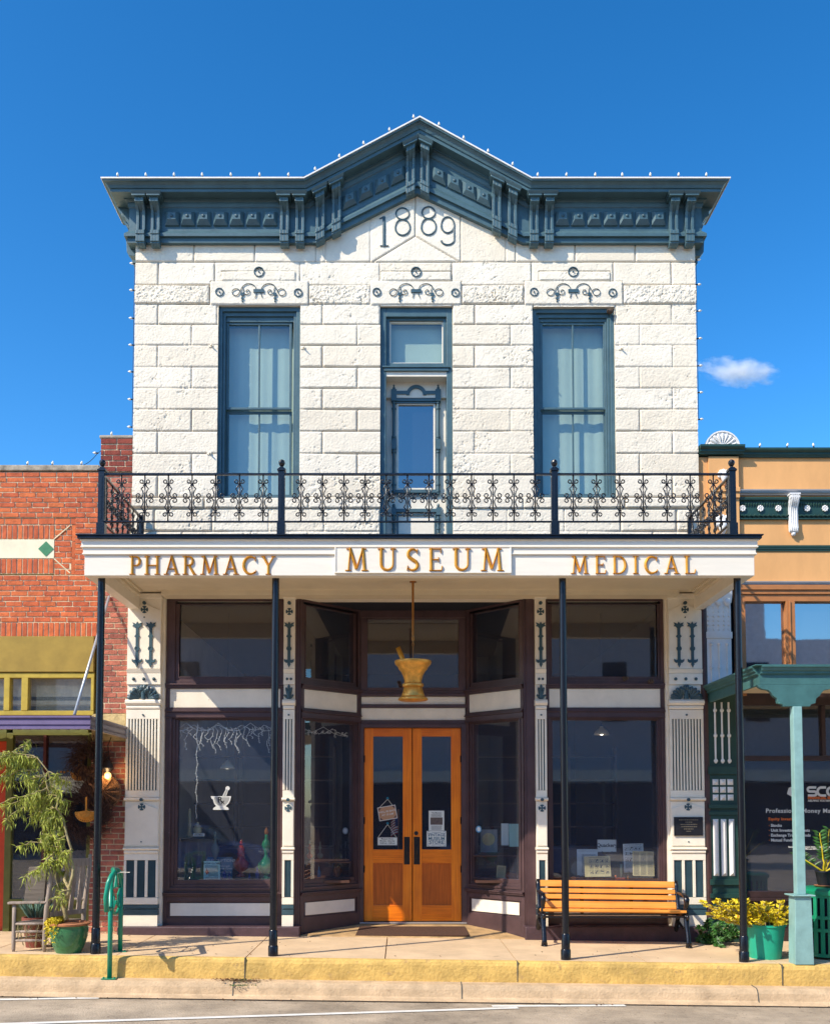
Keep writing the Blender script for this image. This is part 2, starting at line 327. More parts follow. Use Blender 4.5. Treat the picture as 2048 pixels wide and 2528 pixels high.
# ================= the setting: road, kerbs, pavement =================
def sheet(name, x0, x1, prof, mat, n=60, jit=0.0):
    """long strip: prof is a list of (y, z) swept along x, following the fall of the pavement"""
    rnd = random.Random(5); vs = []; fs = []; m = len(prof)
    for i in range(n+1):
        x = x0+(x1-x0)*i/n
        for y, z in prof: vs.append((x, y + (rnd.uniform(-jit,jit) if jit else 0), z+gz(x)))
    for i in range(n):
        for k in range(m-1): fs.append((i*m+k, (i+1)*m+k, (i+1)*m+k+1, i*m+k+1))
    return kind(put(MB().add(vs, fs), name, mat))
sheet('road', -60, 60, [(-26,-.30),(-12,-.28),(-2.16,-.375),(-2.14,-.372)], mt['asphalt'], 120)
kind(put(MB().box(-400,400,-400,400,-2.2,-1.6), 'ground', mt['asphalt']))
sheet('gutter', -60, 60, [(-2.19,-.366),(-2.09,-.352),(-2.075,-.34),(-2.06,-.27),(-2.04,-.235),(-2.01,-.222),(-1.86,-.215)], mt['kerbc'], 200, .003)
sheet('kerb', -60, 60, [(-1.885,-.225),(-1.88,-.05),(-1.87,-.018),(-1.845,-.003),(-1.80,.001)], mt['yellow'], 200, .003)
jx = [-60,-22,-16,-10,-7.2,-5.8,-4.4,-3.0,-1.63,-.17,1.21,2.58,3.97,5.4,6.8,10,16,22,60]
mb = MB()
for i in range(len(jx)-1):
    a, b = jx[i]+.006, jx[i+1]-.006
    sk = 0.10*(1 if jx[i+1] > .2 else -1 if jx[i+1] < -1 else 0)
    vs = [(a,-1.798,gz(a)),(b,-1.798,gz(b)),(b,.3,gz(b)),(a,.3,gz(a))]
    lo = [(x,y,z-.03) for x,y,z in vs]
    mb.add(vs+lo, [(0,1,2,3),(0,4,5,1),(1,5,6,2),(2,6,7,3),(3,7,4,0)])
kind(put(mb, 'pavement', mt['concrete']))
sheet('tar_seam', -60, 60, [(-2.215,-.3695),(-2.150,-.3665)], M('tar','3c342e',.7,var=.3,vs=12,bump=.6), 200, .012)
sheet('pavement_bed', -60, 60, [(-1.84,-.03),(.4,-.03)], mt['kerbc'])
mb = MB()
for x in (-1.63, 1.21, 3.97, -4.4):
    mb.box(x-.004, x+.004, -1.8895, -1.80, -.21+gz(x), .0025+gz(x))
kind(put(mb, 'kerb_joint', mt['inkg']))
for x in (-1.72, .62, 3.65, -4.8):
    kp = [(-2.09,-.352),(-2.075,-.34),(-2.06,-.27),(-2.04,-.235),(-2.01,-.222),(-1.88,-.2155)]
    kind(put(MB().prism_x([(y_-.003,z_+gz(x)+.0035) for y_, z_ in kp]+[(y_+.02,z_+gz(x)-.02) for y_, z_ in kp[::-1]], x-.005, x+.005), 'gutter_joint', mt['inkg']))
def rl(x0,y0,x1,y1,w=.085):
    d = math.hypot(x1-x0,y1-y0); nx, ny = -(y1-y0)/d*w/2, (x1-x0)/d*w/2
    zz = lambda x,y: -.368 + gz(x) + (.0 if y > -2.4 else -(y+2.16)*.0097)
    n = 8; vs = []; fs = []
    for i in range(n+1):
        x = x0+(x1-x0)*i/n; y = y0+(y1-y0)*i/n
        vs += [(x+nx,y+ny,zz(x,y)), (x-nx,y-ny,zz(x,y))]
    fs = [(2*i,2*i+1,2*i+3,2*i+2) for i in range(n)]
    return put(MB().add(vs, fs), 'road_marking', mt['line'])
for a in ((-5.0,-3.85,1.15,-2.44),(-6.5,-2.75,-3.05,-2.19),(.9,-2.36,2.25,-2.24),(3.0,-3.9,7.5,-2.6)): kind(rl(*a))
# leaf litter along the kerb, weeds in the joint
rnd = random.Random(3); mb = MB()
for i in range(420):
    if i < 230: x, y, z = rnd.gauss(-1.66,.13), rnd.uniform(-2.06,-1.90), -.212
    elif i < 340: x, y, z = rnd.uniform(-5,5), rnd.uniform(-2.3,-2.2), -.366
    else: x, y, z = rnd.uniform(-5,5), rnd.uniform(-1.75,-.2), .003
    s = rnd.uniform(.004,.016); a = rnd.uniform(0,6.3); z += gz(x)
    mb.add([(x+s*math.cos(a+k*1.57), y+s*math.sin(a+k*1.57)*.6, z+rnd.uniform(0,.012)) for k in range(4)], [(0,1,2,3)])
kind(put(mb, 'leaf_litter', M('dead_leaf', '7a5230', .9, var=.4, island=.5, bump=0)), 'stuff')

# ================= museum building =================
B = tag(empty('museum_building', (0,0,0)), 'two storey cream stone building with dark teal cornice dated 1889', 'building')
XL, XR = X(331,1000), X(1719,1000)
# ---- upper stone wall as carved blocks ----
z_lo, z_hi = Z(1345), Z(470)
GAB = [(XL,Z(590)),(X(785,590),Z(590)),(X(1028,480),Z(455)),(X(1285,590),Z(590)),(XR,Z(590))]
def gab(x): return np.interp(x, [p[0] for p in GAB], [p[1] for p in GAB])
rows = [(803,854,1),(854,908,0),(908,960,1),(960,1012,0),(1012,1066,1),(1066,1121,0),(1121,1174,1),(1174,1229,0)]
blocks = []   # x0,x1,z0,z1, relief, proud
def blk(xs, y0, y1, rel=1, proud=0):
    ym = (y0+y1)/2
    for a, b in zip(xs, xs[1:]): blocks.append((X(a,ym), X(b,ym), Z(y1), Z(y0), rel, proud))
E0, E1 = 300, 1750
blk([E0,481,630,780,803,914,1136,1247,1271,1417,1565,E1], 440, 649)
blk([E0,392,531,741,937,1115,1311,1512,1655,E1], 649, 706)
blk([E0,519,763,914,1139,1292,1536,E1], 706, 753, 3.2, .012)
blk([E0,391,537,796,938,1117,1171,1315,1518,1656,E1], 753, 803); rows2 = {1:[E0,474,882,1259,1577,E1], 0:[E0,390,796,1171,1658,E1]}
for y0, y1, k in rows: blk(rows2[k], y0, y1)
blk([E0,505,762,1290,1540,E1], 1229, 1257, 1.2, .02)
blk([E0,382,524,664,800,938,1117,1251,1391,1530,1668,E1], 1257, 1313)
blk([E0,450,620,760,938,1117,1300,1450,1610,E1], 1313, 1360)
lint = []
for a, b in ((519,763),(914,1139),(1292,1536)): lint.append((X(a,726), X(b,726), Z(756), Z(696), .7, .014))
key = []
for a, b in ((547,731),(940,1114),(1328,1506)): key.append((X(a,680), X(b,680), Z(697), Z(672), 1, .014))
st = .0095; nx = int((XR-XL)/st)+1; nz = int((z_hi-z_lo)/st)+1
gx = np.linspace(XL, XR, nx); gzv = np.linspace(z_lo, z_hi, nz); GX, GZ = np.meshgrid(gx, gzv)
rs = np.random.RandomState(4)
def fnoise(beta, seed):
    r = np.random.RandomState(seed).randn(nz, nx); f = np.fft.fft2(r)
    ky = np.fft.fftfreq(nz)[:,None]; kx = np.fft.fftfreq(nx)[None,:]; k = np.sqrt(kx**2+ky**2); k[0,0] = 1
    o = np.real(np.fft.ifft2(f/k**beta)); return (o-o.mean())/o.std()
n1, n2, n3 = fnoise(1.7, 1), fnoise(1.0, 2), fnoise(.25, 3)
n4 = fnoise(.8, 5)
wob = fnoise(1.8, 9)*.003
D = np.full(GX.shape, 9.0); REL = np.ones(GX.shape); PR = np.zeros(GX.shape); TN = np.zeros(GX.shape)
for bl in blocks + lint + key:
    x0,x1,z0,z1,rel,pr = bl; m = (GX>=x0)&(GX<=x1)&(GZ>=z0)&(GZ<=z1)
    d = np.minimum(np.minimum(GX-x0, x1-GX), np.minimum(GZ-z0, z1-GZ)) + wob
    D[m] = d[m]; REL[m] = rel*rs.uniform(.7,1.3); PR[m] = pr; TN[m] = rs.uniform(0,1)**2
def segd(a, b):
    ax,az = X(*a),Z(a[1]); bx,bz = X(*b),Z(b[1]); dx,dz = bx-ax,bz-az; t = np.clip(((GX-ax)*dx+(GZ-az)*dz)/(dx*dx+dz*dz),0,1)
    return np.hypot(GX-ax-t*dx, GZ-az-t*dz)
for a, b in (((1025,470),(1025,585)),((1025,585),(918,650)),((1025,585),(1136,650))): D = np.minimum(D, segd(a,b))
prof = np.clip(np.maximum(D-.002,0)/.012, 0, 1)**.55
relief = np.clip(n1*.0012 + n2*.0013 + n3*.0004 - np.clip(n4-1.5,0,9)*.010, -.012, .014)
amp = np.where(GZ > Z(649), .45, 1.0)*REL
OUT = prof*(.025+PR) + relief*amp*prof + np.where(REL > 1.8, np.abs(n3)*.004*prof, 0)
OUT = np.clip(OUT, 0, .075)
opens = [(X(537,1000),X(740,1000),Z(1232),Z(756)),(X(938,1000),X(1117,1000),z_lo-1,Z(757)),(X(1315,1000),X(1518,1000),Z(1230),Z(760))]
keep = GZ <= gab(GX)+.02
cx = (GX[:-1,:-1]+GX[1:,1:])/2; cz = (GZ[:-1,:-1]+GZ[1:,1:])/2; kq = keep[:-1,:-1]
for x0,x1,z0,z1 in opens: kq = kq & ~((cx>x0)&(cx<x1)&(cz>z0)&(cz<z1))
idx = np.arange(nx*nz).reshape(nz, nx); q = np.stack([idx[:-1,:-1][kq], idx[:-1,1:][kq], idx[1:,1:][kq], idx[1:,:-1][kq]], 1)
me = bpy.data.meshes.new('stone_wall'); co = np.stack([GX.ravel(), -OUT.ravel(), GZ.ravel()], 1)
used = np.unique(q); rm = np.zeros(nx*nz, int); rm[used] = np.arange(len(used)); co = co[used]; q = rm[q]
me.vertices.add(len(co)); me.vertices.foreach_set('co', co.ravel()); me.loops.add(q.size); me.loops.foreach_set('vertex_index', q.ravel())
me.polygons.add(len(q)); me.polygons.foreach_set('loop_start', np.arange(0,q.size,4)); me.polygons.foreach_set('loop_total', np.full(len(q),4)); me.polygons.foreach_set('use_smooth', np.ones(len(q),bool)); me.update(); me.validate()
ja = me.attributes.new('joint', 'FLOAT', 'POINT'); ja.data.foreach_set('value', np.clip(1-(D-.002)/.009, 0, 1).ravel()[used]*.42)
tb_ = me.attributes.new('tone', 'FLOAT', 'POINT'); tb_.data.foreach_set('value', (TN+np.clip(n1*.12,-.2,.3)).ravel()[used]*.32)
fm = mt['stone'].copy(); attr_tint(fm, 'tone', 'd8c6a8'); attr_tint(fm, 'joint', '9c8262')  # block tone, then tan painted into the joints for dirt and joint shadow together
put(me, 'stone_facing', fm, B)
# solid wall behind the facing, with reveals
mb = MB(); zt = Z(600)
T0, T1 = .001, .32
cols = [XL, opens[0][0], opens[0][1], opens[1][0], opens[1][1], opens[2][0], opens[2][1], XR]
for i in (0,2,4,6): mb.box(cols[i], cols[i+1], T0, T1, z_lo-.4, zt)
for i, o in zip((1,3,5), opens):
    mb.box(cols[i], cols[i+1], T0, T1, o[3], zt)
    if o[2] > z_lo: mb.box(cols[i], cols[i+1], T0, T1, z_lo-.4, o[2])
mb.prism_y([(XL,zt),(XR,zt)] + GAB[::-1], T0, T1)
mb.box(XL, XL+.3, T1, 14, -.1, zt+.3); mb.box(XR-.3, XR, T1, 14, -.1, zt+.3); mb.box(XL+.3, XR-.3, 13.7, 14, -.1, zt+.3); mb.box(XL+.3, XR-.3, T1, 13.7, zt-.2, zt)
put(mb, 'wall', mt['stone'], B)
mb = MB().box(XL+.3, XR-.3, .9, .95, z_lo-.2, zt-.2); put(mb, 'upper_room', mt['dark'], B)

# ---- cornice ----
OC = .345
z_flat = Z(597, -.08); ZTOP = Z(439, -OC)-z_flat
KX = [(X(782,597,-.08), X(750,439,-OC)), (X(1029,475,-.08), X(1036,287,-OC)), (X(1290,600,-.08), X(1312,441,-OC))]
ZP = (Z(475,-.08)-Z(597,-.08), Z(288,-OC)-Z(439,-OC))
zq_ = lambda p, o: Z(p, -o)-z_flat
CP = [(.0,zq_(599,.09)),(.09,zq_(599,.09)),(.09,zq_(586,.09)),(.125,zq_(583,.12)),(.125,zq_(576,.12)),(.075,zq_(570,.075)),(.075,zq_(514,.075)),(.085,zq_(511,.085)),(.095,zq_(503,.095)),(.095,zq_(499,.095)),(.11,zq_(495,.11)),(.13,zq_(492,.13))]
zsf = CP[-1][1]+.012
CP += [(.13,zsf),(.265,zsf),(.265,zq_(466,.265)),(.28,zq_(464,.28)),(.295,zq_(456,.295)),(.32,zq_(449,.32)),(.345,zq_(445,.345)),(.345,zq_(441,.345)),(.0,ZTOP+.02)]
def crow(prof, cap=True):
    vs = []; fs = []; n = len(prof)
    for ci in range(7):
        for o, dz in prof:
            f = min(1, max(0, dz/ZTOP)); y = -o
            x = XL-o if ci < 2 else XR+o if ci > 4 else KX[ci-2][0]+(KX[ci-2][1]-KX[ci-2][0])*f
            if ci in (0,6): y = .6
            vs.append((x, y, z_flat+dz+((ZP[0]+(ZP[1]-ZP[0])*f) if ci == 3 else 0)))
    for ci in range(6):
        for k in range(n-1): fs.append((ci*n+k, (ci+1)*n+k, (ci+1)*n+k+1, ci*n+k+1))
    return MB().add(vs, fs)
cor = put(crow(CP), 'cornice', mt['teal'], B)
put(crow([(.30,ZTOP-.012),(.36,ZTOP-.012),(.36,ZTOP+.004),(.30,ZTOP+.008)]), 'drip_edge', mt['plaster'], cor)
def rake(x, f=.15):   # height of the cornice line over its flat level
    k = [p+(q-p)*f for p, q in KX]; zp = ZP[0]+(ZP[1]-ZP[0])*f
    if k[0] < x < k[2]: return zp*(1-abs(x-k[1])/((k[1]-k[0]) if x < k[1] else (k[2]-k[1])))
    return 0
def slope(x): return (rake(x+.01)-rake(x-.01))/.02
def bracket(x):
    w = .055; z0 = z_flat+rake(x); mb = MB(); sl_ = slope(x)
    S = [(-.03,-.10),(-.10,-.10),(-.125,-.075),(-.125,-.055),(-.14,-.05),(-.14,.05),(-.15,.06),(-.15,.11),(-.115,.14),(-.115,.34),(-.13,.40),(-.17,.45),(-.215,.475),(-.215,.535),(-.03,.535)]
    for a, b in ((-w,-w*.38),(w*.38,w)): mb.prism_x(S, a, b)
    S2 = [(y+.028 if (.12 < z < .42) else y+.0015, z+(.0015 if z<0 else 0)) for y, z in S]; mb.prism_x(S2, -w*.38, w*.38)
    mb.box(-.085,.085,-.245,-.03,.535,.56); mb.prism_x([(-.245,.56),(-.03,.56),(-.03,.594),(-.268,.594)], -.098, .098)
    ks = (zsf+(rake(x,.6)-rake(x)))/.594
    ft = .45 if abs(x-KX[1][0]) < .25 else .8
    mb.xf(lambda a,b,c: (a+x, b*1.06-.022, (c*ks if c > 0 else c*ft)+z0+a*sl_))
    return put(mb, 'bracket', mt['teal'], cor, bevel=.004)
for p, yy in ((349,545),(385,545),(703,548),(741,548),(791,530),(831,510),(1013,410),(1048,410),(1225,510),(1264,530),(1317,550),(1354,550),(1661,552),(1700,552)): bracket(X(p, yy, -.12))
for s in (-1, 1):     # bracket on the end returns
    for yv in (.12, .38):
        mb = MB().prism_y([(s*q[0], q[1]) for q in [(.03,-.10),(.10,-.10),(.14,-.05),(.15,.11),(.115,.16),(.115,.34),(.17,.45),(.215,.475),(.215,.535),(.268,.594),(.03,.594)]][::s], yv-.055, yv+.055)
        mb.xf(lambda a,b,c: (a+(XL if s < 0 else XR), b, (c*zsf/.594 if c > 0 else c)+z_flat)); put(mb, 'bracket', mt['teal'], cor, bevel=.004)
def fblock(x):
    z0 = z_flat+rake(x,.35)+zq_(545,.05); sl_ = slope(x); mb = MB(); a = .088; b = .05
    vs = [(-a,0,-a),(a,0,-a),(a,0,a),(-a,0,a),(-a,-.025,-a),(a,-.025,-a),(a,-.025,a),(-a,-.025,a),(-b,-.065,-b*.6),(b,-.065,-b*.6),(b,-.065,b*1.15),(-b,-.065,b*1.15)]
    mb.add(vs, [(0,1,5,4),(1,2,6,5),(2,3,7,6),(3,0,4,7),(4,5,9,8),(5,6,10,9),(6,7,11,10),(7,4,8,11),(8,9,10,11)])
    mb.xf(lambda p,q_,r: (p+x, q_-.074, r+z0+p*sl_)); o = put(mb, 'frieze_block', mt['teal'], cor)
    put(MB().ball(x, -.142, z0+.014, .021, 10, sy=.5), 'stud', mt['tealdark'], cor, smooth=True)
for p in (426,464.5,504,545,585,625,667,1387,1426,1466,1506,1545,1585,1624): fblock(X(p,550,-.08))
for p, yy in ((863,499),(903,477),(943,457),(982,435),(1083,438),(1121,459),(1158,480),(1193,502)): fblock(X(p,yy,-.08))
for p in (766, 1291):   # raised half-round bosses by the knees
    x = X(p,570,-.05); put(MB().prism_y([(x-.07,z_flat+.13),(x+.07,z_flat+.13)]+arc(x,z_flat+.22,.07,.07,0,180,12),-.09,-.0745), 'boss', mt['teal'], cor)
# 1889
def num(pxl, pxr, pyt, pyb, d):
    x0, x1, z1, z0 = X(pxl,(pyt+pyb)/2), X(pxr,(pyt+pyb)/2), Z(pyt), Z(pyb); w = x1-x0; h = z1-z0; c = (x0+x1)/2; t = .021; mb = MB(); y = -.028
    if d == '1':
        mb.stroke([(c,z0),(c,z1)], .036, y, .009); mb.stroke([(c-.05,z0+.01),(c+.06,z0+.01)], .014, y, .008); mb.stroke([(c-.055,z1-.03),(c,z1-.005)], .016, y, .008)
    if d == '8':
        mb.stroke(arc(c, z0+h*.29, w/2, h*.29, 0, 360, 30), t, y, .009); mb.stroke(arc(c, z0+h*.79, w*.44, h*.21, 0, 360, 30), t*.9, y, .009)
    if d == '9':
        mb.stroke(arc(c, z0+h*.72, w/2, h*.28, 0, 360, 30), t, y, .009); mb.stroke([(x1,z0+h*.72),(x1,z0+h*.22)]+arc(c, z0+h*.2, w/2, h*.18, 0, -170, 16), t, y, .009)
    o = put(mb, 'numeral', mt['tealdark'], B); o['label'] = 'raised teal numeral ' + d
num(938,957,538,612,'1'); num(975,1011,517,584,'8'); num(1039,1075,514,583,'8'); num(1088,1120,539,609,'9')
# lintel ornaments
def spiral(cx, cz, r0, a0, a1, r1, n=22): return [(cx+(r0+(r1-r0)*i/n)*math.cos(math.radians(a0+(a1-a0)*i/n)), cz+(r0+(r1-r0)*i/n)*math.sin(math.radians(a0+(a1-a0)*i/n))) for i in range(n+1)]
def ornament(pc):
    y = -.044; s = .00472; mb = MB(); cx0 = X(pc,726); cz0 = Z(726)
    def P(u, v): return (cx0+u*s, cz0-v*s)
    def ring(u, v, r, yy):
        c = P(u,v); mb.ring(c[0], c[1], (r-1.9)*s, r*s, yy-.006, yy+.02)
        for k in range(8):
            a = k*math.pi/4+.39; mb.disc(c[0]+(r-2.8)*s*math.cos(a), c[1]+(r-2.8)*s*math.sin(a), 1.2*s, yy-.005, yy+.02, 8)
        mb.disc(c[0], c[1], 2.2*s, yy-.007, yy+.02, 10)
    ring(0,-57,14,-.044); ring(-106,-1,11.5,y); ring(106,1,11.5,y)
    for sg in (-1, 1):
        def Q(L): return [P(sg*u, v) for u, v in L]
        t = .0085
        mb.stroke(Q([(7,-8)]+[(27+20*math.cos(a), -6-18*math.sin(a)) for a in np.linspace(math.pi*.95, math.pi*.12, 14)]+[(50,-4),(55,6),(61,10)]+[(61+11*math.cos(a)*1.0, 0-9.5*math.sin(a)) for a in np.linspace(-math.pi/2, math.pi*1.0, 16)]), t, y, .008)
        mb.stroke(Q([(44,-14)]+[(31+(11-i*.5)*math.cos(a), -2+(11-i*.5)*math.sin(a)) for i, a in enumerate(np.linspace(-.5, math.pi*2.4, 20))]), t*.9, y, .008)
        mb.stroke(Q([(6,2),(7,8),(10,15)]), t, y, .008)
        for v, r in ((6,5),(17,3.6),(25,2.2)): c = P(sg*44, v); mb.disc(c[0], c[1], r*s, y-.010, y+.02, 14)
    a = P(-14,-8); b = P(14,1); mb.box(a[0], b[0], y-.010, y+.02, a[1], b[1])
    put(mb, 'lintel_ornament', mt['tealdark'], B)
for pc in (640, 1026.5, 1413): ornament(pc)

# ---- upper windows ----
def upwin(o, gx0, gx1, nest=False):
    x0,x1,z0,z1 = o; y0 = .10
    w = empty('window', (0,0,0), B); t = mt['teal']
    gl, gr = X(gx0,1000,y0), X(gx1,1000,y0); zg1, zm1, zm0, zg0 = Z(803,y0), Z(1012,y0), Z(1021,y0), z0+.09
    mb = MB().frame(x0+.001, x1-.001, z0, z1, .05, .02, .30, wb=.04, wt=.055)
    mb.frame(x0+.051, x1-.051, z0+.04, z1-.055, .035, .05, .30, wb=.01, wt=.05)
    mb.frame(x0+.086, x1-.086, z0+.05, z1-.105, gl-x0-.086-.03, .075, .30, wb=.02, wt=z1-.105-zg1-.03)
    put(mb, 'frame', t, w, bevel=.004)
    mb = MB(); xa, xb = gl-.03, gr+.03
    mb.frame(xa, xb, zm1-.0, zg1+.03, .03, y0-.01, y0+.03, wb=.03, wt=.03).box((gl+gr)/2-.011,(gl+gr)/2+.011,y0-.005,y0+.025,zm1+.03,zg1)
    put(mb, 'upper_sash', t, w, bevel=.003)
    mb = MB(); mb.frame(xa, xb, z0+.05, zm1-.001, .03, y0+.035, y0+.07, wb=.05, wt=.035).box((gl+gr)/2-.011,(gl+gr)/2+.011,y0+.04,y0+.065,z0+.1,zm1-.036)
    put(mb, 'lower_sash', t, w, bevel=.003)
    put(MB().box(gl-.01, gr+.01, y0+.012, y0+.016, zm1+.02, zg1+.01), 'pane', mt['glassup'], w)
    put(MB().box(gl-.01, gr+.01, y0+.05, y0+.054, z0+.09, zm1-.02), 'pane', mt['glassup'], w)
    cu_ = MB(); nn = 60; ph = x0*7
    cu_.add([q_ for i in range(nn+1) for q_ in ((x0+.03+(x1-x0-.06)*i/nn, y0+.15+.004*math.sin(i*.7+ph)+.005*math.sin(i*.31), z0), (x0+.03+(x1-x0-.06)*i/nn, y0+.15+.002*math.sin(i*.7+ph), z1-.02))], [(2*i,2*i+2,2*i+3,2*i+1) for i in range(nn)])
    put(cu_, 'curtain', mt['curtain'], w, smooth=True)
upwin(opens[0], 564, 714); upwin(opens[2], 1339, 1490)
# ---- balcony door and transom ----
def balcony_door():
    o = opens[1]; x0,x1,_,z1 = o; d = empty('balcony_door', (0,0,0), B); t = mt['teal']; zb = Z(1325)-.05
    zl = Z(912,.05)
    mb = MB().box(x0+.001,x0+.075,.02,.30,zb,z1).box(x1-.075,x1-.001,.02,.30,zb,z1).box(x0+.075,x1-.075,.02,.30,z1-.12,z1)
    mb.box(x0-.0+.05,x1-.05,.0,.30,zl-.04,zl+.0).box(x0+.03,x1-.03,-.015,.30,zl+.0,zl+.02)
    put(mb, 'frame', t, d, bevel=.004)
    gl, gr, g1, g0 = X(965,850,.1), X(1090,850,.1), Z(799,.1), Z(896,.1)
    mb = MB().frame(x0+.075, x1-.075, zl+.02, z1-.12, gl-x0-.075-.02, .06, .2, wb=g0-zl-.02-.02, wt=z1-.12-g1-.02); put(mb, 'transom_sash', t, d, bevel=.004)
    put(MB().frame(gl-.02, gr+.02, g0-.02, g1+.02, .018, .09, .13), 'transom_bead', mt['cream'], d)
    put(MB().box(gl-.01,gr+.01,.11,.114,g0-.01,g1+.01), 'pane', mt['glassup'], d)
    put(MB().box(x0+.08, x1-.08, .205, .21, zl, z1-.02), 'blind', mt['curtain'], d)
    Y = .26; dl, dr = x0+.075, x1-.075
    mb = MB().box(dl, dr, .03, Y+.05, zl-.10, zl-.04)       # soffit of the transom
    mb.box(dl, dr, Y-.05, Y+.05, zl-.30, zl-.10)
    put(mb, 'door_head', mt['cream'], d)
    pl, pr, p1, p0 = X(983,1100,Y), X(1070,1100,Y), Z(1000,Y), Z(1206,Y)
    mb = MB().box(dl, pl, Y, Y+.04, zb, zl-.3).box(pr, dr, Y, Y+.04, zb, zl-.3).box(pl, pr, Y, Y+.04, p1, zl-.3).box(pl, pr, Y, Y+.04, zb, p0)
    mb.frame(pl-.02, pr+.02, p0-.02, p1+.02, .022, Y-.015, Y-.001)
    leaf = put(mb, 'door_leaf', mt['cream'], d, bevel=.003)
    put(MB().box(pl-.005,pr+.005,Y+.015,Y+.02,p0-.005,p1+.005), 'pane', mt['glassb'], leaf)
    mb = MB()      # turned colonnettes, pediment, brackets
    for px in (972, 1081):
        x = X(px,1100,Y-.03); zt, zb2 = Z(988,Y), Z(1222,Y)
        zz = np.linspace(zb2, zt, 40); r = [.019 + .006*(abs(((i/39)*1.0)-.52) < .05) for i in range(40)]
        mb.tube([(x,Y-.03,z) for z in zz], r, 10)
        for f in (.03,.1,.44,.47,.58,.6,.9,.96): mb.tube([(x,Y-.03,zb2+(zt-zb2)*f-.008),(x,Y-.03,zb2+(zt-zb2)*f+.008)], .029, 10)
        mb.box(x-.028,x+.028,Y-.06,Y,zb2+(zt-zb2)*.47,zb2+(zt-zb2)*.57)
        mb.box(x-.035,x+.035,Y-.07,Y,Z(994,Y),Z(966,Y)); mb.lathe([(r_,Z(966,Y)+z_) for r_,z_ in ((.02,0),(.026,.02),(.018,.04),(.022,.055),(.004,.09))], x, Y-.035, 10)
        zq = Z(1318,Y); mb.tube([(x,Y-.03,zq),(x,Y-.03,Z(1262,Y))], .018, 10); mb.box(x-.028,x+.028,Y-.06,Y,Z(1274,Y),Z(1256,Y)); mb.ball(x,Y-.03,Z(1250,Y),.02,8,1.5)
        for f in (.2,.5,.75): mb.tube([(x,Y-.03,zq+f*.24),(x,Y-.03,zq+f*.24+.012)], .027, 10)
    a, b = X(968,970,Y), X(1086,970,Y); c = (a+b)/2
    mb.box(a,c-.115,Y-.068,Y,Z(978,Y),Z(970,Y)); mb.box(c+.115,b,Y-.068,Y,Z(978,Y),Z(970,Y)); mb.ring(c, Z(980,Y), .088, .13, Y-.072, Y, 20, 0, math.pi)
    mb.box(a+.03,b-.03,Y-.04,Y,Z(993,Y),Z(985,Y)); mb.box(a+.03,b-.03,Y-.03,Y,Z(998,Y),Z(994.5,Y))
    for k in range(6):
        an = k*math.pi/3+math.pi/2; mb.tube([(c,Y-.012,Z(975,Y)),(c+.028*math.cos(an),Y-.014,Z(975,Y)+.028*math.sin(an)),(c+.05*math.cos(an),Y-.012,Z(975,Y)+.05*math.sin(an))],[.003,.011,.002],6)
    mb.box(a+.02,b-.02,Y-.05,Y,Z(1219,Y),Z(1212,Y))
    for i in range(16):
        x = a+.03+(b-a-.06)*i/15; h = .03+.02*math.sin(i*1.7)**2; mb.prism_y([(x-.012,Z(1219,Y)),(x,Z(1219,Y)-h),(x+.012,Z(1219,Y))][::-1], Y-.03, Y)
    mb.box(a+.02,b-.02,Y-.04,Y,Z(1266,Y),Z(1258,Y)); mb.frame(X(979,1300,Y),X(1075,1300,Y),Z(1325,Y),Z(1270,Y),.02,Y-.02,Y)
    put(mb, 'door_trim', t, leaf, smooth='auto')
    put(MB().ball(X(961,1192,Y),Y-.05,Z(1192,Y),.016,10), 'door_knob', mt['silver'], leaf, smooth=True)
    put(MB().tube([(X(960,1205,Y),Y-.02,Z(1205,Y)),(X(958,1215,Y),Y-.05,Z(1212,Y)),(X(962,1225,Y),Y-.05,Z(1225,Y)),(X(959,1240,Y),Y-.02,Z(1240,Y))],.012,8), 'door_handle', mt['black'], leaf, smooth=True)
balcony_door()
for a, b in ((523,857),(750,862),(1306,864),(1531,864),(519,1122),(1308,1128)):
    x, z = X(a,b), Z(b); put(MB().tube([(x,-.01,z),(x,-.06,z+.004),(x+.012,-.075,z-.004)], [.012,.009,.006], 6).box(x-.035,x+.02,-.034,-.02,z-.012,z+.014), 'shutter_hook', mt['stone'], B)
# ================= canopy, sign board, railing, posts =================
FY = -1.85
fz0, fz1, fz2, fz3, fz4 = Z(1421,FY), Z(1370,FY), Z(1350,FY), Z(1333,FY), Z(1326,FY)
cxl, cxr = X(209,1400,FY), X(1861,1400,FY)
SZ = 4.27                                   # soffit height
can = empty('canopy', (0,0,0), B)
mb = MB().box(cxl, cxr, FY, FY+.12, fz0, fz1)
mb.box(cxl, cxl+.12, FY+.12, -.001, fz0, fz1).box(cxr-.12, cxr, FY+.12, -.001, fz0, fz1)
fas = put(mb, 'fascia', mt['white'], can, bevel=.004)
mb = MB()
def band(o, z0, z1): mb.box(cxl-o, cxr+o, FY-o, FY+.1, z0, z1).box(cxl-o, cxl+.1, FY+.1, -.001, z0, z1).box(cxr-.1, cxr+o, FY+.1, -.001, z0, z1)
band(.022, fz1+.001, fz1+.018); band(.014, fz1+.018, fz2-.012); band(.035, fz2-.012, fz2+.004); band(.028, fz2+.004, fz3-.014); band(.042, fz3-.014, fz3)
put(mb, 'fascia_moulding', mt['white'], can, bevel=.003)
mb = MB().box(cxl-.06, cxr+.06, FY-.07, -.05, fz3+.001, fz4).box(cxl-.075, cxr+.075, FY-.085, FY+.05, fz4, fz4+.012)
put(mb, 'deck', M('dark_roof_metal', '2a3038', .35, .6, var=.2, bump=.1), can)
pa, pb = X(829,1390,FY), X(1258,1390,FY)
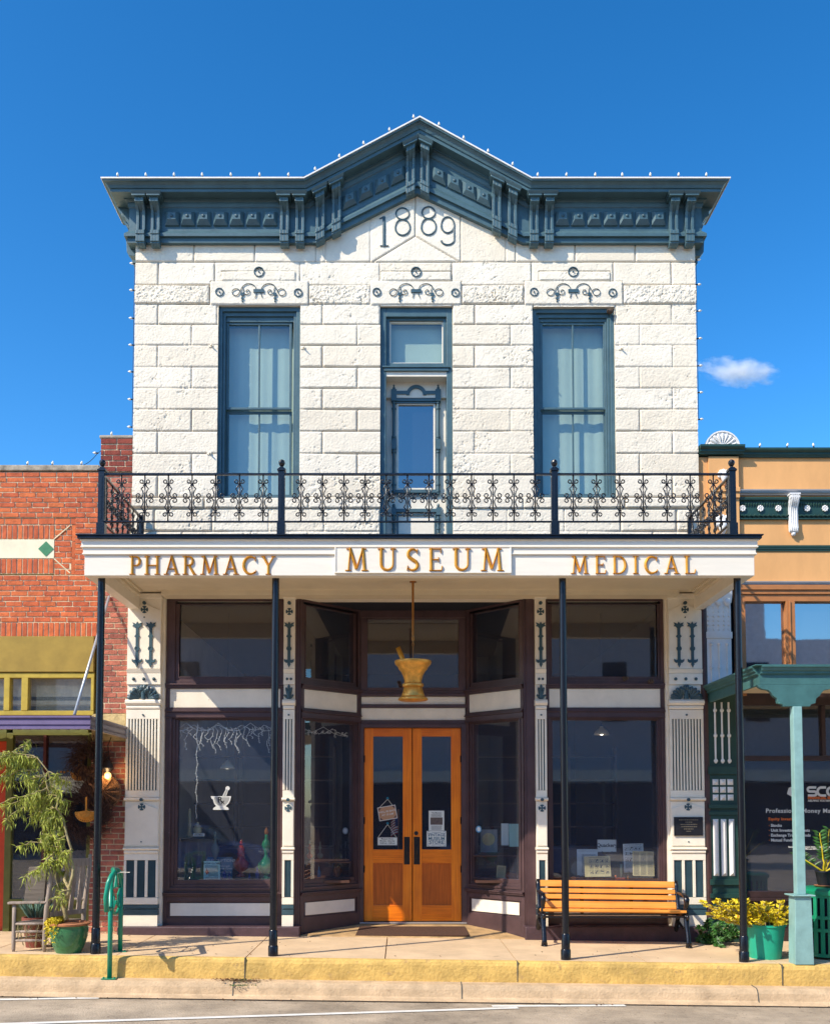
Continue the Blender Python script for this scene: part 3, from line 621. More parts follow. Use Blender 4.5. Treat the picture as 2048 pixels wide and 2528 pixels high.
mb = MB().box(pa, pb, FY-.028, FY-.0005, Z(1414,FY), fz2-.013).frame(pa-.012, pb+.012, Z(1414,FY)-.01, fz2-.0125, .014, FY-.036, FY-.0005, wt=.001)
put(mb, 'sign_panel', mt['white'], can, bevel=.003)
mb = MB(); y = FY+.12; n = 0
while y < -.25:   # beaded boards running along the front
    mb.box(cxl+.12, cxr-.12, y, y+.066, SZ, SZ+.02); mb.box(cxl+.12, cxr-.12, y+.066, y+.072, SZ+.008, SZ+.02); y += .072
put(mb, 'soffit', mt['soffit'], can)
mb = MB().box(cxl+.12, cxr-.12, y+.001, -.001, Z(1461,-.1), SZ+.02).box(X(410,1470), cxr-.35, -.25, -.001, Z(1479), Z(1461,-.1)-.001)
for s, xx in ((1, cxl+.12), (-1, cxr-.12)):
    mb.box(xx, xx+s*.05, FY+.12, -.25, SZ-.07, SZ-.001); mb.box(xx+s*.05, xx+s*.08, FY+.12, -.25, SZ-.03, SZ-.001)
put(mb, 'soffit_trim', mt['soffit'], can, bevel=.003)
# carved gilded letters (drawn stroke by stroke: thick, thin, serifs)
def LET(ch):
    T, t, s = .132, .072, .05
    def sf(x, z, w=.30): return ([(x-w/2, z), (x+w/2, z)], s)
    b, u = .028, .972
    if ch == 'P': return .62, [([(.14,0),(.14,1)],T), sf(.14,b), sf(.10,u,.22), ([(.14,.965)]+arc(.33,.725,.20,.235,88,-90,14)+[(.14,.49)],[t]+[t+.065*math.sin(math.pi*i/14) for i in range(15)]+[t])]
    if ch == 'R': return .74, [([(.14,0),(.14,1)],T), sf(.14,b), sf(.10,u,.22), ([(.14,.965)]+arc(.33,.735,.19,.225,88,-90,14)+[(.14,.51)],[t]+[t+.065*math.sin(math.pi*i/14) for i in range(15)]+[t]), ([(.33,.5),(.60,.03)],[.12,.14]), ([(.58,.03),(.72,.02)],s)]
    if ch == 'H': return .86, [([(.14,0),(.14,1)],T), ([(.68,0),(.68,1)],T), ([(.14,.5),(.68,.5)],t*.9)] + [sf(x,z,.28) for x in (.14,.68) for z in (b,u)]
    if ch == 'A': return .84, [([(.13,.02),(.40,1)],t), ([(.40,1.0),(.70,.02)],T), ([(.20,.31),(.60,.31)],t*.8), sf(.13,b,.26), sf(.69,b,.30)]
    if ch == 'M': return 1.06, [([(.16,.02),(.24,.98)],t), ([(.22,1.0),(.50,.10)],T), ([(.52,.10),(.78,1.0)],t), ([(.78,1),(.86,.02)],T), sf(.15,b,.26), sf(.87,b,.28), sf(.17,u,.2), sf(.83,u,.2)]
    if ch == 'C': return .84, [(arc(.45,.5,.36,.46,48,312,26),[.07+.09*math.sin(math.pi*i/26) for i in range(27)]), ([(.70,.72),(.70,.96)],.05), ([(.70,.06),(.74,.24)],.04)]
    if ch == 'Y': return .78, [([(.12,.98),(.39,.48)],T), ([(.39,.48),(.66,.98)],t), ([(.39,.5),(.39,0)],T), sf(.39,b,.28), sf(.12,u,.24), sf(.66,u,.22)]
    if ch == 'U': return .86, [([(.16,1),(.16,.36)]+arc(.42,.33,.26,.28,180,360,16)[1:-1]+[(.68,.36),(.68,1)],[T]*3+[T-.06*i/13 for i in range(14)]+[t]*2), sf(.16,u,.28), sf(.68,u,.24)]
    if ch == 'S': return .62, [(arc(.32,.745,.20,.215,35,250,16)+arc(.30,.255,.22,.215,70,-145,16),[.06+.09*math.sin(math.pi*i/33) for i in range(34)]), ([(.50,.78),(.52,.97)],.04), ([(.07,.03),(.10,.24)],.04)]
    if ch == 'E': return .70, [([(.14,0),(.14,1)],T), ([(.05,.028),(.60,.028)],s), ([(.05,.972),(.57,.972)],s), ([(.14,.51),(.46,.51)],t*.8), ([(.58,.0),(.62,.22)],.05), ([(.56,.80),(.56,1)],.045), ([(.46,.41),(.46,.61)],.04)]
    if ch == 'D': return .84, [([(.14,0),(.14,1)],T), ([(.04,.03)]+[(.36,.03)]+arc(.36,.5,.36,.47,-90,90,20)+[(.04,.97)],[s,t]+[t+.07*math.sin(math.pi*i/20) for i in range(21)]+[s])]
    if ch == 'I': return .36, [([(.18,0),(.18,1)],T), sf(.18,b), sf(.18,u)]
    if ch == 'L': return .66, [([(.14,0),(.14,1)],T), ([(.04,.028),(.58,.028)],s), sf(.14,u), ([(.55,0),(.61,.24)],.05)]
def word(txt, xa, xb, pyt, pyb, y):
    z0, z1 = Z(pyb, y), Z(pyt, y); h = z1-z0; W = [LET(c)[0] for c in txt]; x0, x1 = X(xa,1390,y), X(xb,1390,y)
    gap = ((x1-x0)/h - sum(W))/(len(txt)-1) if len(txt) > 1 else 0; x = x0
    for c in txt:
        wdt, st_ = LET(c); mb = MB()
        for i, (pts, w) in enumerate(st_):
            mb.stroke([(x+p[0]*h, z0+p[1]*h) for p in pts], [q*h for q in w] if isinstance(w, list) else w*h, y+.001, .027-.0011*i, .55)
        put(mb, 'letter', mt['gold'], can, label='gilded raised letter ' + c); x += (wdt+gap)*h
word('PHARMACY', 321, 681, 1373, 1419, FY); word('MUSEUM', 851, 1245, 1354, 1410, FY-.028); word('MEDICAL', 1407, 1717, 1373, 1417, FY)
# posts under the canopy
PY_ = -1.70
pxs = [(252,236,2350),(683,672,2357),(1390,1393,2363),(1819,1834,2370)]
for a, b, c in pxs:
    x = (X(a,1430,PY_)+X(b,2330,PY_))/2; g = gz(x); mb = MB()
    mb.tube([(x,PY_,g+.22),(x,PY_,fz0+.2)], .0385, 20)
    mb.tube([(x,PY_,g+.11),(x,PY_,g+.265),(x,PY_,g+.275)], [.046,.046,.041], 20)
    mb.tube([(x,PY_,g),(x,PY_,g+.10),(x,PY_,g+.112)], [.053,.053,.047], 20)
    put(mb, 'post', mt['black'], B, smooth='auto')
# balcony railing
RY = -1.70; rt, rb = Z(1171,RY), Z(1288,RY); dk = fz4+.002
rail = empty('railing', (0,0,0), B)
npx = [(252,1240),(695,1240),(1368,1240),(1806,1240)]; nxs = [X(a,b,RY) for a,b in npx]
xl, xr = nxs[0], nxs[3]
mb = MB()
for z, hh in ((rt,.02),(rb,.014)):
    for a, b in zip(nxs, nxs[1:]): mb.box(a+.03, b-.03, RY-.018, RY+.018, z-hh/2, z+hh/2)
    for x in (xl, xr): mb.box(x-.015, x+.015, RY+.03, -.08, z-hh/2, z+hh/2)
put(mb, 'handrail', mt['black'], rail, bevel=.002)
def newel(x, y, big=True):
    mb = MB(); k = 1 if big else .8
    mb.box(x-.045*k, x+.045*k, y-.045*k, y+.045*k, dk, dk+.19).box(x-.034*k, x+.034*k, y-.034*k, y+.034*k, dk+.19, rt+.03)
    for sx, sy in ((1,0),(-1,0),(0,1),(0,-1)):
        mb.box(x+sx*.034*k-(.012 if sy else .004), x+sx*.034*k+(.012 if sy else .004), y+sy*.034*k-(.012 if sx else .004), y+sy*.034*k+(.012 if sx else .004), dk+.23, rt-.04)
    if big:
        mb.box(x-.045, x+.045, y-.045, y+.045, rt+.03, rt+.05); mb.prism_y([(x-.048,rt+.05),(x+.048,rt+.05),(x+.02,rt+.075),(x-.02,rt+.075)], y-.03, y+.03)
        a = len(mb.v); mb.lathe([(.016,rt+.07),(.014,rt+.085),(.024,rt+.095),(.034,rt+.115),(.036,rt+.13),(.03,rt+.15),(.012,rt+.162)],0,0,14); mb.v[a:] = [(p[0]+x,p[1]+y,p[2]) for p in mb.v[a:]]
    return put(mb, 'newel_post', mt['black'], rail, bevel=.002)
for x in nxs: newel(x, RY)
for x in (X(349,1260,-.12), X(1703,1280,-.12)): newel(x if x < 0 else x, -.10, False)
# one scrolled baluster, built once at the origin and copied
def baluster_mesh():
    mb = MB(); H = (rt-rb)/2; r = .0068
    mb.tube([(0,0,-H),(0,0,H)], .0078, 6)
    k = H/243.   # photograph-zoom units
    for sx in (-1, 1):
        for sz in (-1, 1):
            P = [(8,152)]
            for i in range(9): a = math.radians(-150+i*37); P.append((32+18*math.cos(a)*-1*-1, 168+18*math.sin(a)))
            top = [(6,150),(14,153),(24,151)]+[(33+16*math.cos(math.radians(a)), 169+17*math.sin(math.radians(a))) for a in range(-75,215,26)]
            low = [(6,148),(12,130),(22,110),(38,93),(27,82),(19,62),(15,42),(18,22),(28,8),(44,2)]+[(64+(26-j*1.1)*math.cos(math.radians(a)), 27+(25-j*1.1)*math.sin(math.radians(a))) for j, a in enumerate(range(-95,270,28))]
            for L in (top, low): mb.tube([(sx*u*k, 0, sz*v*k) for u, v in L], r, 5)
        mb.box(sx*44*k-.012*1, sx*44*k+.012, -.008, .008, -.007, .007)
    for sz in (-1, 1): mb.ball(0,0,sz*148*k,.014,8)
    return mb
b0 = baluster_mesh(); zc = (rt+rb)/2
first = put(b0, 'baluster', mt['black'], rail, smooth=True)
pos = [(X(p,1230,RY), RY, 0) for p in (300,357.5,415.5,474,532,591,649.5,743,796,849,901,953,1005.5,1058.5,1111,1163.5,1216,1268,1320.5,1414,1472,1529,1587,1645,1703,1760)]
ys = np.linspace(RY+.16, -.24, 7)
pos += [(xl, y, 1) for y in ys] + [(xr, y, 1) for y in ys]
for i, (x, y, r) in enumerate(pos):
    o = first if i == 0 else copy_obj(first)
    o.location = (x, y, zc); o.rotation_euler = (0, 0, math.pi/2 if r else 0)

# ================= storefront =================
FYs = .06
zT, zg1, zg0, zm, zp1, zp0, zw1, zw0, zs, zb1, zb0, zbase = [Z(p, FYs) for p in (1479,1490,1670,1688,1703,1741,1777,2173,2203,2230,2261,2284)]
def panes_room(): pass
def bay(x0, x1, gl, gr, tf, name='shop_window', mid=True):
    """one bay in its own frame: x along the wall, y outward-negative, tf maps it into the building"""
    pl, cr = mt['plum'], mt['cream']
    w = empty(name, (0,0,0), B)
    def P(mb, n, m, par, **k): return put(mb.xf(tf), n, m, par, **k)
    mb = MB().frame(x0, x1, zm, zT, gl-x0-.05, 0, .12, wb=zg0-zm-.05, wt=.004)
    mb.box(x0+.02, x1-.02, -.012, -.0005, zT-.03, zT)
    P(mb, 'transom_frame', pl, w, bevel=.004)
    mb = MB().frame(gl-.05, gr+.05, zg0-.05, zg1+.0, .05, .02, .10, wt=.004).frame(gl-.012, gr+.012, zg0-.012, zg1-.004, .012, .012, .08, wt=.002)
    P(mb, 'transom_bead', pl, w)
    P(MB().box(gl-.01, gr+.01, .05, .055, zg0-.01, zg1+.01), 'transom_pane', mt['glass'], w)
    # horizontal mouldings
    mb = MB().box(x0, x1, -.05, .12, zm-.02, zm-.001).box(x0, x1, -.035, .12, zm-.04, zm-.021).box(x0, x1, -.02, .12, zm-.058, zm-.041)
    mb.box(x0, x0+.05, -.004, .12, zp0-.03, zm-.059).box(x1-.05, x1, -.004, .12, zp0-.03, zm-.059)
    mb.box(x0, x1, -.01, .12, zp0-.05, zp0-.031).box(x0, x1, -.03, .12, zp0-.07, zp0-.051).box(x0, x1, -.045, .12, zp0-.085, zp0-.071).box(x0, x1, -.02, .12, zw1+.04, zp0-.0855).box(x0, x1, -.032, .12, zw1+.025, zw1+.0395)
    P(mb, 'moulding', pl, w, bevel=.003)
    P(MB().box(x0+.051, x1-.051, .008, .1, zp0-.029, zm-.060), 'panel', cr, w, bevel=.004)
    # main window frame in steps
    mb = MB(); a = gl-x0
    mb.frame(x0, x1, zs, zw1+.024, a*.35, -.01, .12, wb=.03, wt=.004)
    mb.frame(x0+a*.35, x1-a*.35, zs+.03, zw1+.02, a*.18, -.022, .12, wb=.03, wt=.006)
    mb.frame(x0+a*.53, x1-a*.53, zs+.06, zw1+.014, a*.25, .005, .12, wb=.035, wt=.006)
    mb.frame(x0+a*.78, x1-a*.78, zs+.095, zw1+.008, a*.22, .022, .12, wb=zw0-zs-.095, wt=.008)
    P(mb, 'window_frame', pl, w, bevel=.003)
    P(MB().box(gl-.01, gr+.01, .05, .056, zw0-.01, zw1+.01), 'pane', mt['glass'], w)
    mb = MB().box(x0, x1, -.05, .12, zs-.018, zs-.001).box(x0, x1, -.035, .12, zs-.04, zs-.0185)
    P(mb, 'sill', pl, w, bevel=.003)
    mb = MB().box(x0, x1, .012, .12, zbase-.3, zs-.041).box(x0, x0+.05,-.006,.0118, zbase-.2, zs-.041).box(x1-.05,x1,-.006,.0118, zbase-.2, zs-.041)
    mb.box(x0+.05,x1-.05,-.006,.0118,zb1+.02,zs-.041).box(x0+.05,x1-.05,-.006,.0118,zbase-.2,zb0-.02)
    bk = P(mb, 'bulkhead', pl, w, bevel=.003)
    P(MB().box(x0+.09, x1-.09, .0, .0117, zb0, zb1), 'bulkhead_panel', cr, bk)
    return w
I = lambda x, y, z: (x, y+FYs, z)
wl = bay(X(404), X(699), X(436), X(682), I)
wr = bay(X(1348), X(1645), X(1366), X(1630), I)
# the recessed entrance: splayed side windows
DY = .80
AL, BL = Vector((X(741), FYs+.0)), Vector((X(889,1900,DY), DY-.04))
AR, BR = Vector((X(1294), FYs+.0)), Vector((X(1150,1900,DY), DY-.04))
def splay(A, C):
    d = (C-A); L = d.length; d.normalize(); n = Vector((-d.y, d.x))
    if n.y < 0: n = -n
    return L, (lambda x, y, z: (A.x+d.x*x+n.x*y, A.y+d.y*x+n.y*y, z))
L1, tl = splay(AL, BL)
bay(0.0, L1, .085, L1-.11, tl)
L2, tr_ = splay(BR, AR)
bay(0.0, L2, .11, L2-.085, tr_)
# floor, ceiling, plinths
vz = Z(2277, DY)
FL = [(AL.x,-.06,gz(AL.x)+.012),(AR.x,-.06,gz(AR.x)+.012),(BR.x+.1,DY+.1,vz-.012),(BL.x-.1,DY+.1,vz-.012)]
mb = MB().add([(p[0],p[1],-.2) for p in FL]+FL, [(0,3,2,1),(4,5,6,7),(0,1,5,4),(1,2,6,5),(2,3,7,6),(3,0,4,7)])
put(mb, 'vestibule_floor', mt['tilefloor'], B, bevel=.01)
put(MB().prism_z([(AL.x-.1,.0),(AR.x+.1,.0),(BR.x+.1,DY+.3),(BL.x-.1,DY+.3)], zT+.001, zT+.06), 'vestibule_ceiling', mt['plum'], B)
for a, b in ((X(302),X(740,2300,-.12)),(X(1296,2300,-.12),X(1742))):
    mb = MB(); g0 = gz(a); g1 = gz(b)
    mb.add([(a,-.13,g0-.05),(b,-.13,g1-.05),(b,.25,g1-.05),(a,.25,g0-.05),(a,-.13,zbase),(b,-.13,zbase),(b,.25,zbase),(a,.25,zbase)],[(0,3,2,1),(4,5,6,7),(0,1,5,4),(1,2,6,5),(2,3,7,6),(3,0,4,7)])
    put(mb, 'plinth', mt['plumd'], B, bevel=.012)
put_each([MB().box(X(700), AL.x, .02, .2, zbase-.1, zT).box(X(699)+.002, X(735), -.0, .019, zbase, zT), MB().box(AR.x, X(1321), .02, .2, zbase-.1, zT).box(X(1300), X(1320)-.0, -.0, .019, zbase, zT)], 'jamb', mt['plum'], B)
# doors
def doors():
    D = empty('entrance', (0,0,0), B); pl = mt['plum']; x0, x1 = X(889,1900,DY), X(1150,1900,DY)
    d0, d1, zt_, zb_ = X(898,1900,DY), X(1138,1900,DY), Z(1797,DY), Z(2274,DY)
    mb = MB().box(x0, d0, DY-.05, DY+.1, vz-.01, zt_+.05).box(d1, x1, DY-.05, DY+.1, vz-.01, zt_+.05).box(d0, d1, DY-.05, DY+.1, zt_, zt_+.05)
    z1, z2, z3, z4, z5, z6 = [Z(p,DY) for p in (1778,1748,1739,1720,1698,1526)]
    mb.box(x0,x1,DY-.03,DY+.1,zt_+.051,z1-.002).box(x0,x1,DY-.04,DY+.1,z2+.002,z3-.002).box(x0,x1,DY-.05,DY+.1,z4+.002,z4+.04).box(x0,x1,DY-.03,DY+.1,z4+.041,z4+.075)
    mb.box(x0,x1,DY-.04,DY+.1,zT-.1,zT)
    a, b = X(907,1600,DY), X(1131,1600,DY); mb.frame(x0, x1, z4+.076, zT-.101, a-x0, DY-.02, DY+.1, wb=z5-z4-.076, wt=max(.01, zT-.101-z6))
    put(mb, 'door_frame', pl, D, bevel=.004)
    put(MB().box(x0+.01,x1-.01,DY-.01,DY+.08,z1,z2).box(x0+.01,x1-.01,DY-.01,DY+.08,z3,z4), 'header_panel', mt['cream'], D, bevel=.004)
    put(MB().box(a,b,DY+.03,DY+.035,z5,z6), 'transom_pane', mt['glass'], D)
    for k, (l, r, gl, gr, hx) in enumerate(((898,1017,921,994,(997,1011)),(1018,1138,1041,1113,(1021,1036)))):
        lx, rx, ga, gb = [X(p,1950,DY) for p in (l,r,gl,gr)]; lx += .003; rx -= .003
        g1, g0, p1, p0 = [Z(p,DY) for p in (1818,2097,2131,2235)]
        mb = MB().box(lx,ga,DY,DY+.045,zb_,zt_-.004).box(gb,rx,DY,DY+.045,zb_,zt_-.004); lf = put(mb, 'door', mt['door'], D, bevel=.003)
        put_each([MB().box(ga,gb,DY+.001,DY+.044,g1,zt_-.004), MB().box(ga,gb,DY+.001,DY+.044,p1,g0), MB().box(ga,gb,DY+.001,DY+.044,zb_,p0)], 'rail', mt['doorh'], lf, bevel=.003)
        put(MB().box(ga-.003,gb+.003,DY+.018,DY+.03,p0-.003,p1+.003).frame(ga,gb,p0,p1,.012,DY+.008,DY+.0178), 'panel', mt['doorp'], lf)
        put(MB().box(ga-.003,gb+.003,DY+.02,DY+.025,g0-.003,g1+.003), 'pane', mt['glass'], lf)
        ha, hb = X(hx[0],2100,DY), X(hx[1],2100,DY); h1, h0 = Z(2066,DY), Z(2134,DY); hm = (ha+hb)/2
        put(MB().box(ha,hb,DY-.004,DY-.0005,h0,h1).tube([(hm,DY-.004,h0+.12),(hm,DY-.035,h0+.13),(hm,DY-.04,(h0+h1)/2),(hm,DY-.035,h1-.12),(hm,DY-.004,h1-.11)],.006,8), 'handle', mt['black'], lf)
        if k: put(MB().tube([(X(1027,2057,DY),DY+.0,Z(2057,DY)),(X(1027,2057,DY),DY-.014,Z(2057,DY))],[.028,.024],18), 'lock', mt['bronze'], lf)
        for zz in (.25,.5,.82):
            hx_ = lx+.004 if k == 0 else rx-.004; put(MB().tube([(hx_,DY-.008,zb_+(zt_-zb_)*zz),(hx_,DY-.008,zb_+(zt_-zb_)*zz+.09)],.008,8), 'hinge', mt['black'], lf)
    put(MB().box(x0,x1,DY-.06,DY+.12,vz-.014,vz+.006), 'threshold', mt['silver'], D, bevel=.003)
doors()
# dark museum room behind the glass
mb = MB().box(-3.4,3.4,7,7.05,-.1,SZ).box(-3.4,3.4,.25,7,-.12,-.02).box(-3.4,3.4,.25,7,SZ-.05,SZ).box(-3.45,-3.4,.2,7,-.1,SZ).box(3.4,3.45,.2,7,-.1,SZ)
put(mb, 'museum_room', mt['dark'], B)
lbm = M('ledge_board', 'a07850', .7, var=.2)
for a, b in ((X(404),X(741)),(X(1294),X(1645))): put(MB().box(a+.02, b-.02, .19, .95, zbase-.2, Z(2178,.3)-.02), 'display_ledge', lbm, B, bevel=.004)
# back shelves and cases dimly seen inside
cwm = M('case_wood', '4a3428', .5, var=.2)
for x0_, x1_, y_ in ((-3.2,-1.0,2.2),(1.1,3.2,2.2)):
    mb = MB(); mb.box(x0_,x1_,y_,y_+.4,-.02,1.0); mb.box(x0_,x1_,y_+.1,y_+.4,1.0,1.03)
    for k in range(4): mb.box(x0_,x1_,y_+.25,y_+.4,1.3+k*.35,1.32+k*.35)
    for k in range(4): mb.box(x0_+k*(x1_-x0_)/3-.02,x0_+k*(x1_-x0_)/3+.02,y_+.24,y_+.41,1.03,2.5)
    put(mb, 'display_case', cwm, B)

# ---- cast iron pilasters ----
def pilaster(px0, px1, big, plaque=False):
    x0, x1 = X(px0), X(px1); xc = (x0+x1)/2; W = x1-x0; f = -.07; mb = MB(); ons = []
    def new(nm): o = MB(); ons.append((nm, o)); return o
    z = lambda p: Z(p, f)
    mb.box(x0, x1, -.001, .28, zbase, zT+.0)                 # shaft
    mb.box(x0+.0, x1-.0, f, -.0015, zbase, z(2260)); on = new('iron_band'); on.box(x0-.002, x1+.002, f+.005, -.002, z(2259), z(2245)).box(x0-.002,x1+.002,f-.004,-.002,z(2243),z(2234)); mb.box(x0,x1,f,-.0015,z(2233),z(2216))
    # ribbed lower panels
    mb.box(x0, x1, f+.03, -.0015, z(2215), z(2124)); mb.box(x0,x1,f,-.0015,z(2123.5),z(2108))
    n = 3 if big else 1; pw = W*.235 if big else W*.58
    cs = [xc+(k-1)*W*.315 for k in range(3)] if big else [xc]
    ed = [x0]+[e for c in cs for e in (c-pw/2, c+pw/2)]+[x1]
    for a, b in zip(ed[::2], ed[1::2]): mb.box(a, b, f, f+.029, z(2215), z(2124))
    for c in cs:
        on = new('ribbed_panel'); on.box(c-pw/2+.001, c+pw/2-.001, f+.02, f+.0295, z(2215), z(2124))
        k = 7 if big else 5
        for i in range(k): u = c-pw/2+pw*(i+.5)/k; on.tube([(u,f+.018,z(2213)),(u,f+.018,z(2126))], pw/k*.32, 6)
    # mouldings
    def roll(pt, pb, o): zz0, zz1 = z(pb), z(pt); mb.prism_x([(-.0015,zz0),(f-o*.3,zz0),(f-o,zz0+(zz1-zz0)*.35),(f-o,zz0+(zz1-zz0)*.7),(f-o*.4,zz1),(-.0015,zz1)], x0-(.01 if o > .02 else 0), x1+(.01 if o > .02 else 0))
    roll(2092,2099,.028); roll(2099.5,2107.5,.014)
    # gabled middle panel with rosette
    mb.box(x0,x1,f+.012,-.0015,z(2091.5),z(1978)); zt_, zs_ = z(1982), z(1997 if big else 2000)
    mb.prism_y([(x0+.006,z(2088)),(x1-.006,z(2088)),(x1-.006,zs_),(xc,zt_),(x0+.006,zs_)], f-.004, f+.0115)
    roll(1969,1977,.022)
    on = new('stud'); on.disc(xc, z(1974), .02, f-.045, f-.01, 16)
    def ros(u, zz, r):
        on = new('rosette'); on.disc(u, zz, r*.35, f-.014, f, 12)
        for k in range(4):
            a = k*math.pi/2; on.prism_y([(u+r*.2*math.cos(a),zz+r*.2*math.sin(a))]+[(u+r*math.cos(a+t_),zz+r*math.sin(a+t_)) for t_ in np.linspace(-.62,.62,7)], f-.010, f)
    ros(xc, z(1992 if big else 1995), .045)
    if big: on = new('stud'); on.disc(xc, z(2078), .009, f-.012, f, 10)
    mb.box(x0,x1,f+.004,-.0015,z(1968.5),z(1951))
    # fluted panel
    nf = 10 if big else 3; zt_, zb_ = z(1775), z(1950.5); fw = W*.90/nf if big else W*.74/nf; xs = xc-fw*nf/2
    mb.box(x0,xs,f,-.0015,zb_,zt_).box(xs+fw*nf,x1,f,-.0015,zb_,zt_); on = new('flute_backing'); on.box(xs+.001, xs+fw*nf-.001, f+.02, -.0015, zb_, zt_)
    for i in range(nf+1):
        u = xs+fw*i; hw = fw*.27; a = max(u-hw, xs); b = min(u+hw, xs+fw*nf); mb.box(a, b, f, f+.0195, zb_, zt_)
    mb.box(x0,x1,f,-.0015,zt_+.0005,z(1752)); on = new('stud'); on.disc(xc, z(1765), .012, f-.014, f, 10)
    roll(1742,1751,.012); roll(1727,1741,.030)
    # shell
    mb.box(x0+.003,x1-.003,f+.03,-.0015,z(1726),z(1690)); zc_ = z(1725); R = W*.42 if big else W*.34; hgt = z(1690)-z(1725)
    on = new('shell_ornament')
    groups = [(xc-W*.10,100,184,5,W*.36,hgt*.86),(xc+W*.10,-4,80,5,W*.36,hgt*.86),(xc,48,132,4,W*.16,hgt)] if big else [(xc,15,165,5,W*.40,hgt)]
    for gx_, a0, a1, k, Rx, Rz in groups:
        for i in range(k):
            a = math.radians(a0+(a1-a0)*i/(k-1)); c_, s_ = math.cos(a)*Rx, max(math.sin(a),.10)*Rz
            on.tube([(gx_+c_*.12,f+.02,zc_+s_*.1),(gx_+c_*.5,f+.0,zc_+s_*.5),(gx_+c_*.82,f-.012,zc_+s_*.82),(gx_+c_*.95,f-.008,zc_+s_*.94),(gx_+c_*1.0,f+.01,zc_+s_)],[.008,.017,.027 if big else .016,.02 if big else .013,.006],8)
    on.tube([(xc,f,zc_),(xc,f-.01,zc_+hgt*.5),(xc,f,zc_+hgt*.62)],[.03,.022,.006],10)
    # studs
    mb.box(x0,x1,f+.008,-.0015,z(1689.5),z(1662)); mb.prism_x([(-.0015,z(1661.5)),(f+.008,z(1661.5)),(f-.012,z(1652)),(-.0015,z(1652))], x0, x1)
    for k in ((-1,0,1) if big else (-.5,.5)): new('stud').ball(xc+k*W*(.30 if big else .34), f+.004, z(1676), .021 if big else .017, 12)
    # top panel with fleur bars
    mb.box(x0,x1,f+.012,-.0015,z(1651.5),zT); mb.prism_y([(x0+.004,z(1651)),(x1-.004,z(1651)),(x1-.004,z(1507 if big else 1513)),(xc,z(1490)),(x0+.004,z(1507 if big else 1513))], f-.004, f+.0115)
    mb.box(x0,x1,f-.012,-.0015,zT+.0005,z(1480)+.012)
    mb.box(x0-.012,x1+.012,f-.03,-.0015,z(1480)+.0125,z(1466))
    on = new('stud'); on.disc(xc, z(1489), .022, f-.03, f, 14); ros(xc, z(1505 if big else 1510), .046 if big else .045)
    if big: on = new('stud'); on.disc(xc, z(1524), .009, f-.014, f, 10)
    for k in ((-1,1) if big else (0,)):
        on = new('fleur_bar'); u = xc+k*W*.20; t, b = z(1535), z(1648); s = (t-b)/112.; dd = [0]
        def bar(pts): dd[0] += .0009; on.prism_y([(u+p*s, b+q*s) for p, q in pts], f-.014-dd[0], f-.0035)
        bar([(-3.5,14),(3.5,14),(3.5,97),(-3.5,97)]); bar([(-7,76),(0,69.5),(7,76),(0,84)])
        bar([(-2.5,97),(2.5,97),(5,104),(0,112),(-5,104)]); on.ring(u, b+46*s, 3.2*s, 6.2*s, f-.02, f-.0035, 16)
        for g in (-1, 1):
            bar([(g*p, q) for p, q in ([(2,94),(7,100),(12,101),(9,105),(12,110),(6,108),(2,104)] if g > 0 else [(2,104),(6,108),(12,110),(9,105),(12,101),(7,100),(2,94)])])
            bar([(g*p, q) for p, q in ([(2,12),(7,11),(12,15),(12,21),(8,18),(3,19)] if g > 0 else [(3,19),(8,18),(12,21),(12,15),(7,11),(2,12)])])
        bar([(0,0),(4,8),(2,14),(-2,14),(-4,8)])
    p_ = put(mb, 'pilaster', mt['cream'], B, bevel=.003); [put(o_, nm, mt['tealdark'], p_, smooth='auto') for nm, o_ in ons]
    if plaque:
        a, b, t, d = x0+.03, x1-.035, z(2017), z(2063); q = MB().box(a,b,f-.02,f-.0045,d,t).frame(a,b,d,t,.009,f-.026,f-.0205)
        pq = put(q, 'plaque', mt['bronze'], p_); rr = random.Random(2); q = MB()
        for i in range(6):
            zz = t-.035-i*.028; L = (.12,.04,.10,.09,.06,.03)[i]; u = xc-L
            while u < xc+L: w_ = rr.uniform(.006,.02); q.box(u,u+w_,f-.023,f-.0205,zz-.005,zz+.005); u += w_+.005
        put(q, 'raised_line', M('worn_bronze', '8a8070', .4, .5, bump=0), pq)
pilaster(313.5, 397, True); pilaster(699.5, 727.5, False); pilaster(1321, 1347.5, False); pilaster(1650, 1733, True, True)
put_each([MB().box(X(397)+.001, X(404), .0, .2, zbase, zT), MB().box(X(1645), X(1650)-.001, .0, .2, zbase, zT), MB().box(XL, X(313.5)-.001, .02, .3, zbase, zT)], 'filler', mt['cream'], B)
mb = MB().box(XL, XR, .0, .3, zT+.0, z_lo-.4); put(mb, 'lintel_beam', mt['cream'], B)
